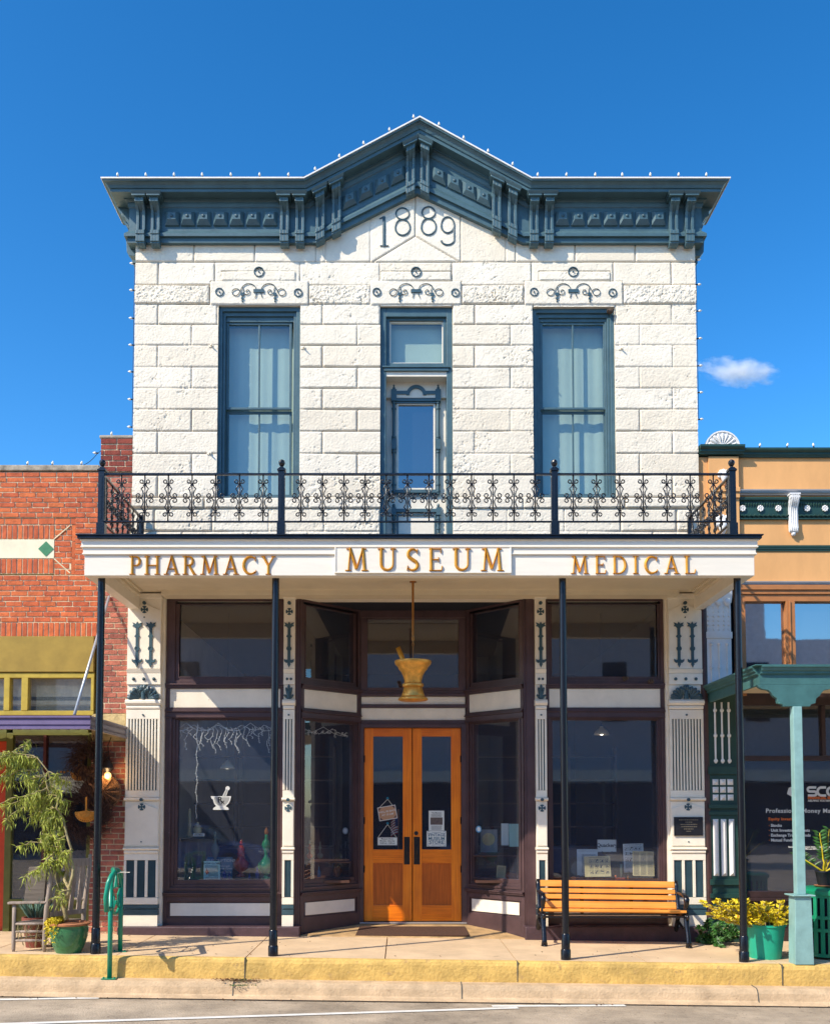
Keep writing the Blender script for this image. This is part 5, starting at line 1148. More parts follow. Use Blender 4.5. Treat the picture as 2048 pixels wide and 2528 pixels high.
# wisp of cloud far behind
def cloud():
    m = bpy.data.materials.new('cloud_vapour'); m.use_nodes = True; nt = m.node_tree; N = nt.nodes; L = nt.links; N.clear()
    o = N.new('ShaderNodeOutputMaterial'); v = N.new('ShaderNodeVolumePrincipled'); v.inputs['Color'].default_value = (1,1,1,1); v.inputs['Anisotropy'].default_value = -.3
    tc = N.new('ShaderNodeTexCoord'); n = N.new('ShaderNodeTexNoise'); n.inputs['Scale'].default_value = 1.9; n.inputs['Detail'].default_value = 6; n.inputs['Roughness'].default_value = .62
    mp = N.new('ShaderNodeMapping'); mp.inputs['Scale'].default_value = (1.4,1,.9); L.new(tc.outputs['Object'], mp.inputs[0]); L.new(mp.outputs[0], n.inputs['Vector'])
    ln = N.new('ShaderNodeVectorMath'); ln.operation = 'LENGTH'; L.new(tc.outputs['Object'], ln.inputs[0])
    a = N.new('ShaderNodeMath'); a.operation = 'SUBTRACT'; L.new(n.outputs[0], a.inputs[0]); b_ = N.new('ShaderNodeMath'); b_.operation = 'MULTIPLY'; b_.inputs[1].default_value = .42; L.new(ln.outputs['Value'], b_.inputs[0]); L.new(b_.outputs[0], a.inputs[1])
    r = N.new('ShaderNodeMapRange'); r.inputs[1].default_value = .14; r.inputs[2].default_value = .5; r.inputs[3].default_value = 0; r.inputs[4].default_value = .16; L.new(a.outputs[0], r.inputs[0]); L.new(r.outputs[0], v.inputs['Density']); L.new(v.outputs[0], o.inputs['Volume'])
    D = 600; c = at(1822,918,D); mb = MB(); mb.ball(0,0,0,1.0,24)
    ob = put(mb, 'cloud', m, origin=(0,0,0)); ob.location = (c[0],D,c[1]); ob.scale = (28,10,10); ob.rotation_euler = (0,math.radians(6),0)
    kind(ob); ob['label'] = 'small thin white wisp of cloud'
cloud()
# ================= objects on and around the buildings =================
# strings of large clear bulbs
def bulb_string(name_label, pts, dirs, group='strings of light bulbs along the roof lines'):
    t = tag(empty('light_string', pts[0]), name_label, 'string lights', group)
    w = []
    for a, b in zip(pts, pts[1:]):
        for k in range(6):
            f = k/6; w.append((a[0]+(b[0]-a[0])*f, a[1]+(b[1]-a[1])*f, a[2]+(b[2]-a[2])*f - .03*math.sin(math.pi*f)))
    w.append(pts[-1]); put(MB().tube(w, .004, 5), 'wire', mt['black'], t)
    for p, d in zip(pts, dirs):
        P = Vector(p); d = Vector(d).normalized(); mb = MB()
        put(MB().tube([P-d*.01, P+d*.020], .009, 8), 'socket', mt['black'], t)
        put(mb.tube([P+d*.020, P+d*.029, P+d*.040, P+d*.052, P+d*.066], [.009,.014,.015,.010,.002], 10), 'bulb', mt['bulb'], t, smooth=True)
ct = z_flat+ZTOP+.006
def crest(px, py): x = X(px, py, -.34); return (x, -.335, ct+rake(x,1.0)+.004)
pl = [(291,437),(361,437),(430,437),(500,437),(571,437),(641,437),(711,437),(777,424),(837,391),(898,358),(961,322),(1021,290),(1084,316),(1145,349),(1205,384),(1264,416),(1326,441),(1397,441),(1468,441),(1536,442),(1605,442),(1674,443),(1742,443)]
P_ = [crest(*p) for p in pl]; r_ = random.Random(4)
bulb_string('long string of clear bulbs along the top edge of the dark teal cornice', P_, [(r_.uniform(-.15,.15),-.1,1) for _ in P_])
yl = [(326,653),(324,719),(325,788),(325,854),(323,920),(324,988),(323,1056)]
P_ = [(XL-.012, -.02, Z(b)) for a, b in yl]
bulb_string('string of clear bulbs hanging down the west corner of the stone wall', P_, [(-1,0,.12)]*len(P_))
yr = [(1716,644),(1716,705),(1716,770),(1717,838),(1718,905),(1718,971),(1720,1037)]
P_ = [(XR+.012, -.02, Z(b)) for a, b in yr]
bulb_string('string of clear bulbs hanging down the east corner of the stone wall', P_, [(1,0,.12)]*len(P_))
P_ = [(X(a,b,-.01), .06, Z(b)+.0) for a, b in ((-60,1146),(62,1146),(124,1146),(196,1146),(243,1120),(272,1075))]
P_[-1] = (X(272,1075), .05, Z(1074)); P_[-2] = (X(247,1120)-.02, -.02, Z(1120))
bulb_string('string of clear bulbs along the stained coping of the brick shop', P_, [(.2,0,1)]*4+[(-1,0,.1),(.1,0,1)])
P_ = [(X(a,b,-.02), wy-.04, z_c0+.118) for a, b in ((1876,1106),(1944,1107),(2011,1107),(2090,1107))]
bulb_string('string of clear bulbs along the dark green cornice of the orange shop', P_, [(r_.uniform(-.2,.3),0,1) for _ in P_])
for a, b, Y_, l in ((1503,772,.0,'small grey brown wasp nest in the top corner of the east upper window'),(1540,1676,.03,'small tan mud nest on the transom ledge nearer the east black post'),(1603,1683,.03,'small tan mud nest on the transom ledge nearer the east cream pilaster')):
    x, z = X(a,b,Y_), Z(b,Y_); q = MB(); q.ball(x,Y_-.03,z,.042 if a<1510 else .03,14,.75)
    for k in range(14): an = r_.uniform(0,6.3); q.ball(x+.03*math.cos(an),Y_-.05+r_.uniform(-.01,.01),z+.02*math.sin(an),r_.uniform(.009,.016),6)
    tag(put(q, 'nest', mt['nest'], smooth=True), l, 'nest')
# gilded mortar and pestle hanging from the soffit
MY = -.7; mx_ = X(1019,1600,MY); t = tag(empty('hanging_sign', (mx_,MY,Z(1732,MY))), 'big gilded mortar and pestle hanging on a rod before the entrance', 'hanging sign')
k_ = (X(1067,1680,MY)-X(975,1680,MY))/2
zq = lambda p: Z(p, MY)
prof = [(k_*.70,zq(1730)),(k_*.80,zq(1728)),(k_*.78,zq(1724)),(k_*.62,zq(1719)),(k_*.61,zq(1715)),(k_*.55,zq(1707)),(k_*.50,zq(1698)),(k_*.47,zq(1697)),(k_*.56,zq(1695)),(k_*.58,zq(1691)),(k_*.55,zq(1688)),(k_*.46,zq(1686)),(k_*.47,zq(1680)),(k_*.54,zq(1668)),(k_*.66,zq(1658)),(k_*.78,zq(1652)),(k_*.80,zq(1648)),(k_*.86,zq(1645)),(k_*.96,zq(1640)),(k_*1.0,zq(1635)),(k_*.98,zq(1632)),(k_*.86,zq(1633)),(k_*.80,zq(1640)),(k_*.5,zq(1670))]
q = MB().lathe(prof, mx_, MY, 36); put(q, 'mortar', mt['goldb'], t, smooth='auto')
a, b = at(996,1632,MY), at(981,1603,MY); put(MB().tube([(a[0]+.03,MY,a[1]-.08),(a[0],MY,a[1]),(b[0]+.004,MY,b[1]+.02),(b[0],MY,b[1]),(b[0]-.002,MY,b[1]+.012)],[.026,.028,.03,.028,.012],12), 'pestle', mt['gold'], t, smooth=True)
q = MB().tube([(mx_,MY,SZ-.0),(mx_,MY,zq(1570))],.014,10).tube([(mx_,MY,zq(1572)),(mx_,MY,zq(1582))],.019,10).tube([(mx_,MY,zq(1583)),(mx_,MY,zq(1588))],.006,8)
q.tube([(mx_+.014*math.cos(i*.63),MY,zq(1591)+.014*math.sin(i*.63)) for i in range(10)],.005,6,closed=True).tube([(mx_,MY,zq(1593)),(mx_,MY,zq(1633))],.005,6).lathe([(.04,SZ-.012),(.04,SZ-.001)],mx_,MY,14)
put(q, 'rod', M('brass_rod','b07a40',.35,.7,var=.1), t, smooth='auto')
# bench
def bench():
    x0, x1 = 1.69, 3.335; t = tag(empty('park_bench', (2.5,-.4,gz(2.5))), 'park bench with five yellow wood planks on black iron ends', 'bench')
    G = lambda x: gz(x); g = G(2.5)
    def slab(ya, za, yb, zb, th, xa=x0, xb=x1, nm='back_slat'):
        d = Vector((yb-ya, zb-za)); n = Vector((-d.y, d.x)).normalized()*th
        mb = MB().prism_x([(ya,za),(yb,zb),(yb+n.x,zb+n.y),(ya+n.x,za+n.y)], xa, xb); dz = (G(x1)-G(x0))
        return put(mb.xf(lambda x,y,z:(x,y,z+g-0+ (x-2.5)*-.0125)), nm, mt['bench'], t, bevel=.006)
    for z0, z1 in ((.735,.66),(.638,.588),(.570,.515),(.49,.41)): slab(-.155-(.735-z0)*.28, z0, -.155-(.735-z1)*.28, z1, .028)
    for k in range(4): slab(-.60+k*.1, .385+.012*(k==0)-k*.006, -.51+k*.1, .388-k*.006, .03, x0-.02, x1+.02, 'seat_slat')
    put(MB().box(x0,x1,-.60,-.565,.33+g,.352+g).box(x0+.5,x0+.54,-.122,-.10,.33+g,.72+g).box(x1-.54,x1-.5,-.122,-.10,.33+g,.72+g).box(x0,x1,-.27,-.24,.33+g,.35+g), 'brace', mt['black'], t)
    for x in (x0-.02, x1+.02):
        gg = G(x); q = MB(); T = lambda L, r, f=1.3: q.tube([(x,y,z+gg) for y,z in L], r, 10, flat=1)
        T([(-.66,0),(-.655,.06),(-.63,.15),(-.59,.24),(-.57,.33),(-.56,.38)],[.03,.022,.02,.022,.026,.02])
        T([(-.06,0),(-.08,.07),(-.14,.18),(-.2,.27),(-.24,.34)],[.03,.022,.02,.02,.022])
        T([(-.66,.01),(-.70,.0),(-.71,.02)],[.02,.016,.01]); T([(-.06,.01),(-.02,.0)],[.02,.014])
        T([(-.60,.25),(-.48,.20),(-.36,.22),(-.2,.27)],.014); T([(-.60,.355),(-.24,.345)],.02)
        T([(-.27,.35),(-.24,.42),(-.20,.56),(-.165,.68),(-.155,.745)],[.022,.02,.018,.018,.014])
        T([(-.19,.60),(-.30,.605),(-.45,.60),(-.56,.585),(-.60,.55),(-.595,.50),(-.56,.47),(-.55,.42),(-.575,.38)],[.016,.02,.022,.023,.024,.02,.018,.018,.02])
        T([(-.595,.50),(-.54,.50),(-.525,.53),(-.55,.55)],.012); T([(-.57,.33),(-.62,.32),(-.635,.35),(-.61,.375)],.014)
        q.xf(lambda a,b,c,x=x: (x+(a-x)*1.35,b,c)); put(q, 'iron_end', mt['black'], t, smooth=True)
bench()
# door mat
q = MB().prism_z([(X(877,2300,-.02)-.0,-.03),(X(1158,2300,-.02)+.0,-.03),(X(1148,2285,.5),.55),(X(887,2285,.5),.55)], 0, .014)
q.xf(lambda x,y,z: (x, y, z+(gz(0)+.012)+(vz-.024-gz(0))*(y+.06)/(DY+.16)))
tag(put(q, 'door_mat', mt['mat'], bevel=.004), 'worn brown patterned mat on the floor before the orange doors', 'door mat')
# green bicycle rack with a star
def rack():
    yf, yr = -1.96, -1.52; xf = X(271,2400,yf); zf = gz(xf)-.217; xr = X(297,2345,yr); zr = gz(xr)
    t = tag(empty('bicycle_rack', (xf,yf,zf)), 'green tubular bicycle rack with a star in its ring, standing over the yellow kerb', 'bicycle rack')
    zt = Z(2157,yf); r = .025
    L = lambda f, z: (xf+(xr-xf)*f, yf+(yr-yf)*f, z)
    q = MB().tube([(xf,yf,zf),(xf,yf,zt-.03)], r, 14).tube([(xr,yr,zr),(xr,yr,zt-.07)], r, 14); put(q, 'post', mt['bikegreen'], t, smooth=True)
    xs = X(262,2200,-2.3); ys = -2.3
    q = MB().tube([(xs+.01,ys,Z(2252,ys)),(xs,ys,Z(2215,ys)),(xs+.02,ys+.01,Z(2180,ys)),(xs+.035,ys+.05,zt-.01),(xs+.05,ys+.1,zt+.03),(xf+.02,yf,zt+.045),(xr-.02,yr-.08,zt+.02),(xr,yr-.02,zt-.02),(xr,yr,zt-.08)], r, 14)
    q.tube([(xs+.01,ys,Z(2243,ys)),(xf,yf,Z(2243,yf))], r*.9, 12); put(q, 'hoop', mt['bikegreen'], t, smooth=True)
    c = L(.5, Z(2205,-1.75)); R = .215; u = Vector((xr-xf,yr-yf,0)).normalized()
    pt = lambda a, rr: (c[0]+u.x*rr*math.cos(a), c[1]+u.y*rr*math.cos(a), c[2]+rr*math.sin(a))
    put(MB().tube([pt(i*math.pi/18, R) for i in range(36)], .016, 10, closed=True), 'ring', mt['bikegreen'], t, smooth=True)
    st = [pt(math.pi/2+i*math.pi/5, R*.93 if i%2==0 else R*.38) for i in range(10)]; put(MB().tube(st, .011, 6, closed=True), 'star', mt['bikegreen'], t)
    for (x,y,z) in ((xf,yf,zf),(xr,yr,zr)):
        q = MB().box(x-.075,x+.075,y-.05,y+.05,z,z+.008)
        for a in (-.055,.055): q.tube([(x+a,y-.02,z),(x+a,y-.02,z+.022)],.009,6)
        put(q, 'base_plate', mt['bikegreen'], t)
    put(MB().tube([(xf+.05,yf+.05,zt-.0),(xf+.08,yf+.06,zt+.012),(X(321,2158,-1.9),-1.9,zt+.01)],.004,5), 'cable_tie', mt['bulb'], t)
rack()
# ---- planting helpers ----
def leaf(mb, p, d, L, w, rnd, bend=.3, roll=None):
    d = Vector(d).normalized(); s = d.cross(Vector((rnd.uniform(-1,1),rnd.uniform(-1,1),rnd.uniform(-1,1))) if roll is None else roll)
    if s.length < .05: s = Vector((1,0,0))
    s.normalize(); P = Vector(p); b = Vector((0,0,-bend*L)); n = d.cross(s)*w*.25
    mb.add([P, P+d*L*.4+s*w/2+b*.15+n, P+d*L*.4+b*.15, P+d*L*.4-s*w/2+b*.15+n, P+d*L+b], [(0,1,2),(0,2,3),(1,4,2),(2,4,3)])
def limb(a, b, n, wig, rnd):
    a, b = Vector(a), Vector(b); out = []; o = Vector((0,0,0))
    for i in range(n+1):
        f = i/n; o = o*.6+Vector((rnd.gauss(0,wig),rnd.gauss(0,wig),rnd.gauss(0,wig*.6))); out.append(a.lerp(b, f)+o*math.sin(math.pi*min(f*1.2,1)) if i else a)
    return out
def willow():
    rnd = random.Random(8); Y_ = -1.62; pr = lambda px, py, y=Y_: (at(px,py,y)[0], y, at(px,py,y)[1])
    bx, bz = X(170,2349,Y_), gz(-3.5)+.0; t = tag(empty('potted_tree', (bx,Y_,bz)), 'contorted willow with pale twisted stems in a round green glazed pot', 'potted tree')
    R = (X(219,2300,Y_)-X(122,2300,Y_))/2; H = Z(2276,Y_)-bz
    put(MB().lathe([(R*.62,bz),(R*.66,bz+.015),(R*.80,bz+H*.25),(R*.93,bz+H*.55),(R*.97,bz+H*.78),(R*.94,bz+H*.86),(R*.97,bz+H*.9)], bx, Y_, 36), 'pot', mt['glaze'], t, smooth='auto')
    put(MB().lathe([(R*.95,bz+H*.9),(R*1.04,bz+H*.92),(R*1.06,bz+H*.97),(R*1.0,bz+H),(R*.88,bz+H),(R*.86,bz+H*.93)], bx, Y_, 36), 'rim', mt['clay'], t, smooth='auto')
    put(MB().lathe([(R*.87,bz+H*.90),(.01,bz+H*.95)], bx, Y_, 20), 'soil', mt['mat'], t)
    T = MB(); tw = []
    chain = [(165,2272),(160,2245),(156,2228),(168,2210),(173,2195),(160,2172),(166,2150),(158,2120),(150,2090),(140,2065),(134,2030),(128,2000),(128,1975),(118,1945),(112,1915),(100,1890),(85,1870),(66,1855),(52,1845),(40,1862)]
    main = [pr(a,b,Y_+.05*math.sin(i*1.3)) for i,(a,b) in enumerate(chain)]; T.tube(main, [.026-.0012*i for i in range(len(main))], 8)
    second = [pr(a,b,Y_-.04+.04*math.sin(i*1.7)) for i,(a,b) in enumerate([(158,2235),(168,2222),(172,2190),(180,2160),(182,2140),(176,2120),(176,2095),(165,2060),(158,2030),(150,2010),(140,1995),(146,1965),(128,1940),(120,1905),(92,1870),(60,1868)])]
    T.tube(second, [.019-.0009*i for i in range(len(second))], 8)
    third = [pr(a,b) for a,b in [(160,2240),(150,2215),(146,2195),(138,2170),(136,2140),(142,2110)]]; T.tube(third, .009, 6)
    ends = []
    for base in (main, second):
        for i in range(3 if base is main else 5, len(base)):
            for k in range(3 if i > 8 else 2):
                p = Vector(base[i]); side = -1 if rnd.random() < .9 else .5
                L = rnd.uniform(.15,.5)*(1.05 if i > 10 else .5); e = p+Vector((side*L*rnd.uniform(.4,1), rnd.uniform(-.3,.35)*L*1.4, L*rnd.uniform(-.65,.3)))
                if i < 8 and rnd.random() < .55: continue
                br = limb(p, e, 7, .02, rnd); T.tube(br, [.007-.0007*j for j in range(8)], 5); ends.append(br)
    for a, b in (((150,2090),(60,2165)),((140,2065),(40,2090)),((118,1950),(-20,1990)),((100,1900),(-40,1930)),((112,1925),(10,2030)),((150,2120),(85,2150))):
        br = limb(pr(*a), pr(*b, Y_-.1), 12, .025, rnd); T.tube(br, [.009-.0005*j for j in range(13)], 5); ends.append(br)
    put(T, 'trunk', mt['bark'], t, smooth=True)
    C_ = MB()
    for br in ends:
        for j in range(len(br)-1):
            a, b = Vector(br[j]), Vector(br[j+1]); dens = 4 if j > 1 else 1
            for _ in range(dens*2-1):
                p = a.lerp(b, rnd.random()); tip = p+Vector((rnd.uniform(-.05,.05),rnd.uniform(-.05,.05),-rnd.uniform(.0,.10)))
                leaf(C_, p, (rnd.uniform(-1,1),rnd.uniform(-1,1),rnd.uniform(-1.3,.5)), rnd.uniform(.05,.09), .013, rnd)
                if rnd.random() < .6: leaf(C_, tip, (rnd.uniform(-.7,.7),rnd.uniform(-.7,.7),-1), rnd.uniform(.04,.08), .010, rnd)
    put(C_, 'crown', mt['leafw'], t)
    G_ = MB()
    for _ in range(1500):
        a = rnd.uniform(2.2,4.5); rr = R*rnd.uniform(.7,1.14); z = bz+H*1.0+rnd.uniform(0,.04); 
        x, y = bx+rr*math.cos(a), Y_+rr*math.sin(a)
        if rr > R*1.04: z -= abs(rnd.gauss(0,.10))
        leaf(G_, (x,y,z), (rnd.uniform(-1,1),rnd.uniform(-1,.3),rnd.uniform(-.4,1)), rnd.uniform(.018,.034), .018, rnd)
    put(G_, 'ground_cover', mt['leafy'], t)
willow()
# old wooden porch chair and the board leaning in it
def chair():
    Y1 = -1.62; g = gz(-4); q = lambda px, py, y: (at(px,py,y)[0], y, at(px,py,y)[1])
    t = tag(empty('wooden_chair', (X(75,2340,-1.5),-1.4,g)), 'weathered grey wooden porch chair with turned legs and slatted high back', 'chair'); m = mt['oldwood']
    xf, xb = X(34,2340,Y1), X(110,2340,Y1); z = lambda p: Z(p, Y1); WX, WY = .27, .42
    P = lambda u, v, zz: (xb+(xf-xb)*u+WX*v, Y1+WY*v, zz)     # u: back 0 to front 1, v: near 0 to far 1
    for v in (0, 1):
        put(MB().tube([P(1,v,g),P(1,v,g+.03),P(1,v,g+.12),P(1,v,g+.3),P(1,v,z(2232))],[.014,.020,.023,.020,.022],10), 'leg', m, t, smooth=True)
        put(MB().tube([P(0,v,g),P(0,v,g+.10),P(-.05,v,g+.45),P(-.18,v,g+.80),P(-.22,v,z(2124)),P(-.22,v,z(2120)),P(-.225,v,z(2116)),P(-.22,v,z(2112))],[.015,.026,.028,.027,.024,.016,.022,.008],10), 'leg', m, t, smooth=True)
        a, b = P(1.18,v,0), P(-.05,v,0); put(MB().add([(a[0],a[1]-.045,z(2232)),(b[0],b[1]-.03,z(2230)),(b[0],b[1]+.03,z(2230)),(a[0],a[1]+.045,z(2232)),(a[0],a[1]-.045,z(2226)),(b[0],b[1]-.03,z(2225)),(b[0],b[1]+.03,z(2225)),(a[0],a[1]+.045,z(2226))],[(0,3,2,1),(4,5,6,7),(0,1,5,4),(1,2,6,5),(2,3,7,6),(3,0,4,7)]), 'armrest', m, t, bevel=.006)
        for p in (2281,2300,2322): put(MB().tube([P(1,v,z(p)),P(.5,v,z(p)),P(.02,v,z(p))],[.012,.016,.012],8), 'rung', m, t, smooth=True)
    for u, zz in ((1,(2279,2318)),(0,(2286,2312))):
        for p in zz: put(MB().tube([P(u,0,z(p)),P(u,1,z(p))],.013,8), 'rung', m, t, smooth=True)
    for p0, p1, u0 in ((2264,2252,-.06),(2142,2122,-.20)):
        a, b = P(u0,0.04,z(p0)), P(u0,.96,z(p0)); h = z(p1)-z(p0); put(MB().add([a,b,(b[0],b[1],b[2]+h),(a[0],a[1],a[2]+h)]+[(c[0]+.022,c[1]-.01,c[2]) for c in (a,b,(b[0],b[1],b[2]+h),(a[0],a[1],a[2]+h))],[(0,3,2,1),(4,5,6,7),(0,1,5,4),(1,2,6,5),(2,3,7,6),(3,0,4,7)]), 'back_rail', m, t, bevel=.004)
    for k in range(4):
        v = .18+k*.21; a, b = P(-.06,v,z(2256)), P(-.20,v,z(2138)); w = .028
        put(MB().add([(a[0]-w*.5,a[1]-w*.8,a[2]),(a[0]+w*.5,a[1]+w*.8,a[2]),(b[0]+w*.5,b[1]+w*.8,b[2]),(b[0]-w*.5,b[1]-w*.8,b[2])]+[(a[0]-w*.5+.014,a[1]-w*.8-.008,a[2]),(a[0]+w*.5+.014,a[1]+w*.8-.008,a[2]),(b[0]+w*.5+.014,b[1]+w*.8-.008,b[2]),(b[0]-w*.5+.014,b[1]-w*.8-.008,b[2])],[(0,3,2,1),(4,5,6,7),(0,1,5,4),(1,2,6,5),(2,3,7,6),(3,0,4,7)]), 'back_slat', m, t)
    c = [P(1,0,z(2281)),P(1,1,z(2281)),P(0,1,z(2283)),P(0,0,z(2283))]; put(MB().add(c+[(p[0],p[1],p[2]+.02) for p in c],[(0,1,2,3),(4,7,6,5),(0,4,5,1),(1,5,6,2),(2,6,7,3),(3,7,4,0)]), 'seat', mt['boardw'], t)
    rnd = random.Random(5); Q_ = MB()
    for _ in range(30):
        u = rnd.uniform(.05,.95); a = P(u,rnd.uniform(-.02,.3),z(2281)); L = rnd.uniform(.08,.28)
        Q_.tube([a,(a[0]+rnd.uniform(-.03,.03),a[1]-.02,a[2]-L*.5),(a[0]+rnd.uniform(-.06,.06),a[1],a[2]-L)],.003,4)
    put(Q_, 'loose_splint', mt['bark'], t)
    y = -1.3; V = [q(72,2140,y+.08),q(116,2140,y+.08),q(108,2231,y-.02),q(58,2229,y-.02)]; W = [(p[0],p[1]+.04,p[2]) for p in V]
    o = MB().add(V+W, [(3,2,1,0),(4,5,6,7),(0,1,5,4),(1,2,6,5),(2,3,7,6),(3,0,4,7)])
    b_ = put(o, 'leaning_board', mt['boardw'], bevel=.004); tag(b_, 'old dark grey board propped up in the wooden porch chair', 'board')
chair()
def spiky(px, py, Y_, R, H, n, L, m, potm, lbl, col, seed, w=.03, up=1.2):
    rnd = random.Random(seed); x, g = X(px,py,Y_), gz(X(px,py,Y_)); t = tag(empty('potted_plant', (x,Y_,g)), lbl, 'potted plant')
    put(MB().lathe([(R*.7,g),(R*.95,g+H*.85),(R*1.05,g+H*.86),(R*1.05,g+H),(R*.9,g+H),(R*.88,g+H*.9),(.01,g+H*.9)], x, Y_, 24), 'pot', potm, t, smooth='auto')
    q = MB()
    for _ in range(n):
        a = rnd.uniform(0,6.3); d = Vector((math.cos(a)*rnd.uniform(.2,.9), math.sin(a)*rnd.uniform(.2,.9), up))
        leaf(q, (x+R*.4*math.cos(a),Y_+R*.4*math.sin(a),g+H*.9), d, L*rnd.uniform(.7,1.1), w, rnd, .15)
    put(q, 'foliage', m, t); return t
spiky(88,2300,-1.25,.14,.33,90,.30,mt['leafb'],mt['terra'],'grey green spiky succulent in a rust coloured pot behind the chair legs','',3)
# twig wreaths and wicker on the shop window pier
def wreath(px, py, Y_, R, n, lbl, seed, wild=.12, r0=.35):
    rnd = random.Random(seed); x, z = X(px,py,Y_), Z(py,Y_); q = MB()
    for _ in range(n):
        a = rnd.uniform(0,6.3); rr = R*rnd.uniform(r0,.8); L = rnd.uniform(.5,1.1); pts = []
        for k in range(5):
            f = k/4; b = a+L*f*.9; r2 = rr+f*wild*rnd.uniform(.3,1.6); pts.append((x+r2*math.cos(b), Y_+rnd.uniform(-.05,.05), z+r2*math.sin(b)))
        q.tube(pts, [.004,.004,.003,.002,.001], 4)
    return tag(put(q, 'twig_wreath', mt['twig']), lbl, 'wreath', 'dark twig wreaths at the shop window')
wreath(218,1882,-.12,.22,420,'bushy dark twig wreath higher on the window edge behind the black post',1,.16,.2)
wreath(212,2010,-.16,.27,480,'wide dark twig wreath lower on the window edge, round a golden basket',2,.16,.55)
def basket(px, py, Y_, R, lbl, m, fan=False):
    x, z = X(px,py,Y_), Z(py,Y_); q = MB(); rnd = random.Random(9)
    if fan:
        for k in range(15): a = math.pi+math.pi*k/14; q.tube([(x,Y_,z+.02),(x+R*.5*math.cos(a),Y_-.04,z+R*.45*math.sin(a)),(x+R*math.cos(a),Y_,z+R*.85*math.sin(a))],[.008,.012,.01],6)
        for r_ in (.35,.6,.8,1): q.tube([(x+R*r_*math.cos(math.pi+math.pi*k/14),Y_-.035*(1.1-r_),z+R*.85*r_*math.sin(math.pi+math.pi*k/14)) for k in range(15)],.007,6)
        q.tube([(x-R,Y_,z),(x+R,Y_,z)],.012,8).tube([(x,Y_,z),(x,Y_-.01,z+.19)],.012,8)
    else:
        for r_ in np.linspace(.12,1,10): q.tube([(x+R*r_*math.cos(k*.3142),Y_-.05*(1-r_)-.008*((k+int(r_*10))%2),z+R*r_*math.sin(k*.3142)) for k in range(20)],.011,6,closed=True)
        for k in range(12): a = k*math.pi/6; q.prism_y([(x,z),(x+R*math.cos(a-.06),z+R*math.sin(a-.06)),(x+R*math.cos(a+.06),z+R*math.sin(a+.06))][::1],Y_-.06,Y_-.045)
        q.tube([(x+R*math.cos(k*.3142),Y_,z+R*math.sin(k*.3142)) for k in range(20)],.02,8,closed=True)
    return tag(put(q, 'wicker_basket', m), lbl, 'basket')
basket(257,1955,-.10,.20,'round woven brown basket hanging on the brick pier',mt['wicker'])
basket(238,1960,-.07,.19,'darker round woven basket half behind the black post',mt['twig'])
basket(213,2006,-.22,.13,'golden fan shaped basket inside the lower twig wreath',mt['wickero'],True)
basket(196,1910,.02,.10,'small golden woven basket behind the upper twig wreath',mt['wickero'],True)
# pier lamp
x, z = X(267,1890,-.14), Z(1890,-.14); t = tag(empty('wall_lamp', (x,-.14,z)), 'dark lantern hanging on a cord with a lit amber bulb on the brick pier', 'lamp')
put(MB().tube([(x+.0,-.02,Z(1818,-.1)),(x-.01,-.12,Z(1840,-.1)),(x+.01,-.14,Z(1875,-.14))],.006,6), 'cord', mt['black'], t)
put(MB().lathe([(.02,z+.07),(.05,z+.03),(.075,z-.03),(.05,z-.06),(.03,z-.085)], x, -.14, 10), 'lamp_shade', mt['bronze'], t, smooth='auto')
put(MB().ball(x,-.14,z-.125,.042,14,1.1), 'bulb', emis('lit_amber_bulb','ffc878',1.3), t, smooth=True)
pl_d = bpy.data.lights.new('lamp_light','POINT'); pl_d.energy = 2.0; pl_d.color = (1,.62,.25); pl_d.shadow_soft_size = .05; lo = bpy.data.objects.new('lamp_light', pl_d); COL.objects.link(lo); lo.location = (x,-.20,z-.14)
# shop notice
t = tag(empty('shop_notice', (X(167,1937,.09),.09,Z(1958,.09))), 'pale green notice card reading RYAN\'S ON MAIN in the shop window', 'notice')
t['label'] = 'pale green notice card about the prettiest flowers, inside the brick shop window'
a, b = X(122,1937,.085), X(212,1937,.085); z0, z1 = Z(1958,.085), Z(1917,.085); put(MB().box(a,b,.085,.09,z0,z1), 'card', mt['paper'], t)
cxx = (a+b)/2
for s_, sz_, p in (("RYAN'S ON MAIN",.05,1924),("THE PRETTIEST FLOWERS IN",.03,1933),("TOWN",.03,1939),("(361)275-3442",.024,1951)): put_text(t, 'lettering', mt['ink'], s_, sz_, cxx, .084, Z(p,.085), h=.001, sx=1.12)
q = MB()
for i in range(9): q.disc(a+.06+(b-a-.12)*i/8, z1+.03+.04*math.sin(math.pi*i/8)*(1 if i%2==0 else .6), .014, .086, .0885, 8)
put(q, 'crest', mt['wickero'], t)
# round slatted table top stored in the shop window
q = MB(); cx_, cz_, R = X(195,2155,.5), Z(2165,.5), .33
for k in range(9): 
    x0_ = -R+k*2*R/9; hh = math.sqrt(max(0,R*R-(x0_+R/9)**2)); q.box(x0_+.004,x0_+2*R/9-.004,-.012,.012,-hh,hh)
q.ring(0,0,R-.02,R+.012,-.02,.02,36); ca, sa = math.cos(.9), math.sin(.9)
q.xf(lambda x,y,z: (cx_+(x*ca-z*sa)*.8, .45+y+.2*(x*sa+z*ca), cz_+x*sa+z*ca)); tag(put(q, 'table_top', mt['oldwood']), 'round slatted wooden table top leaning inside the brick shop window', 'table top')

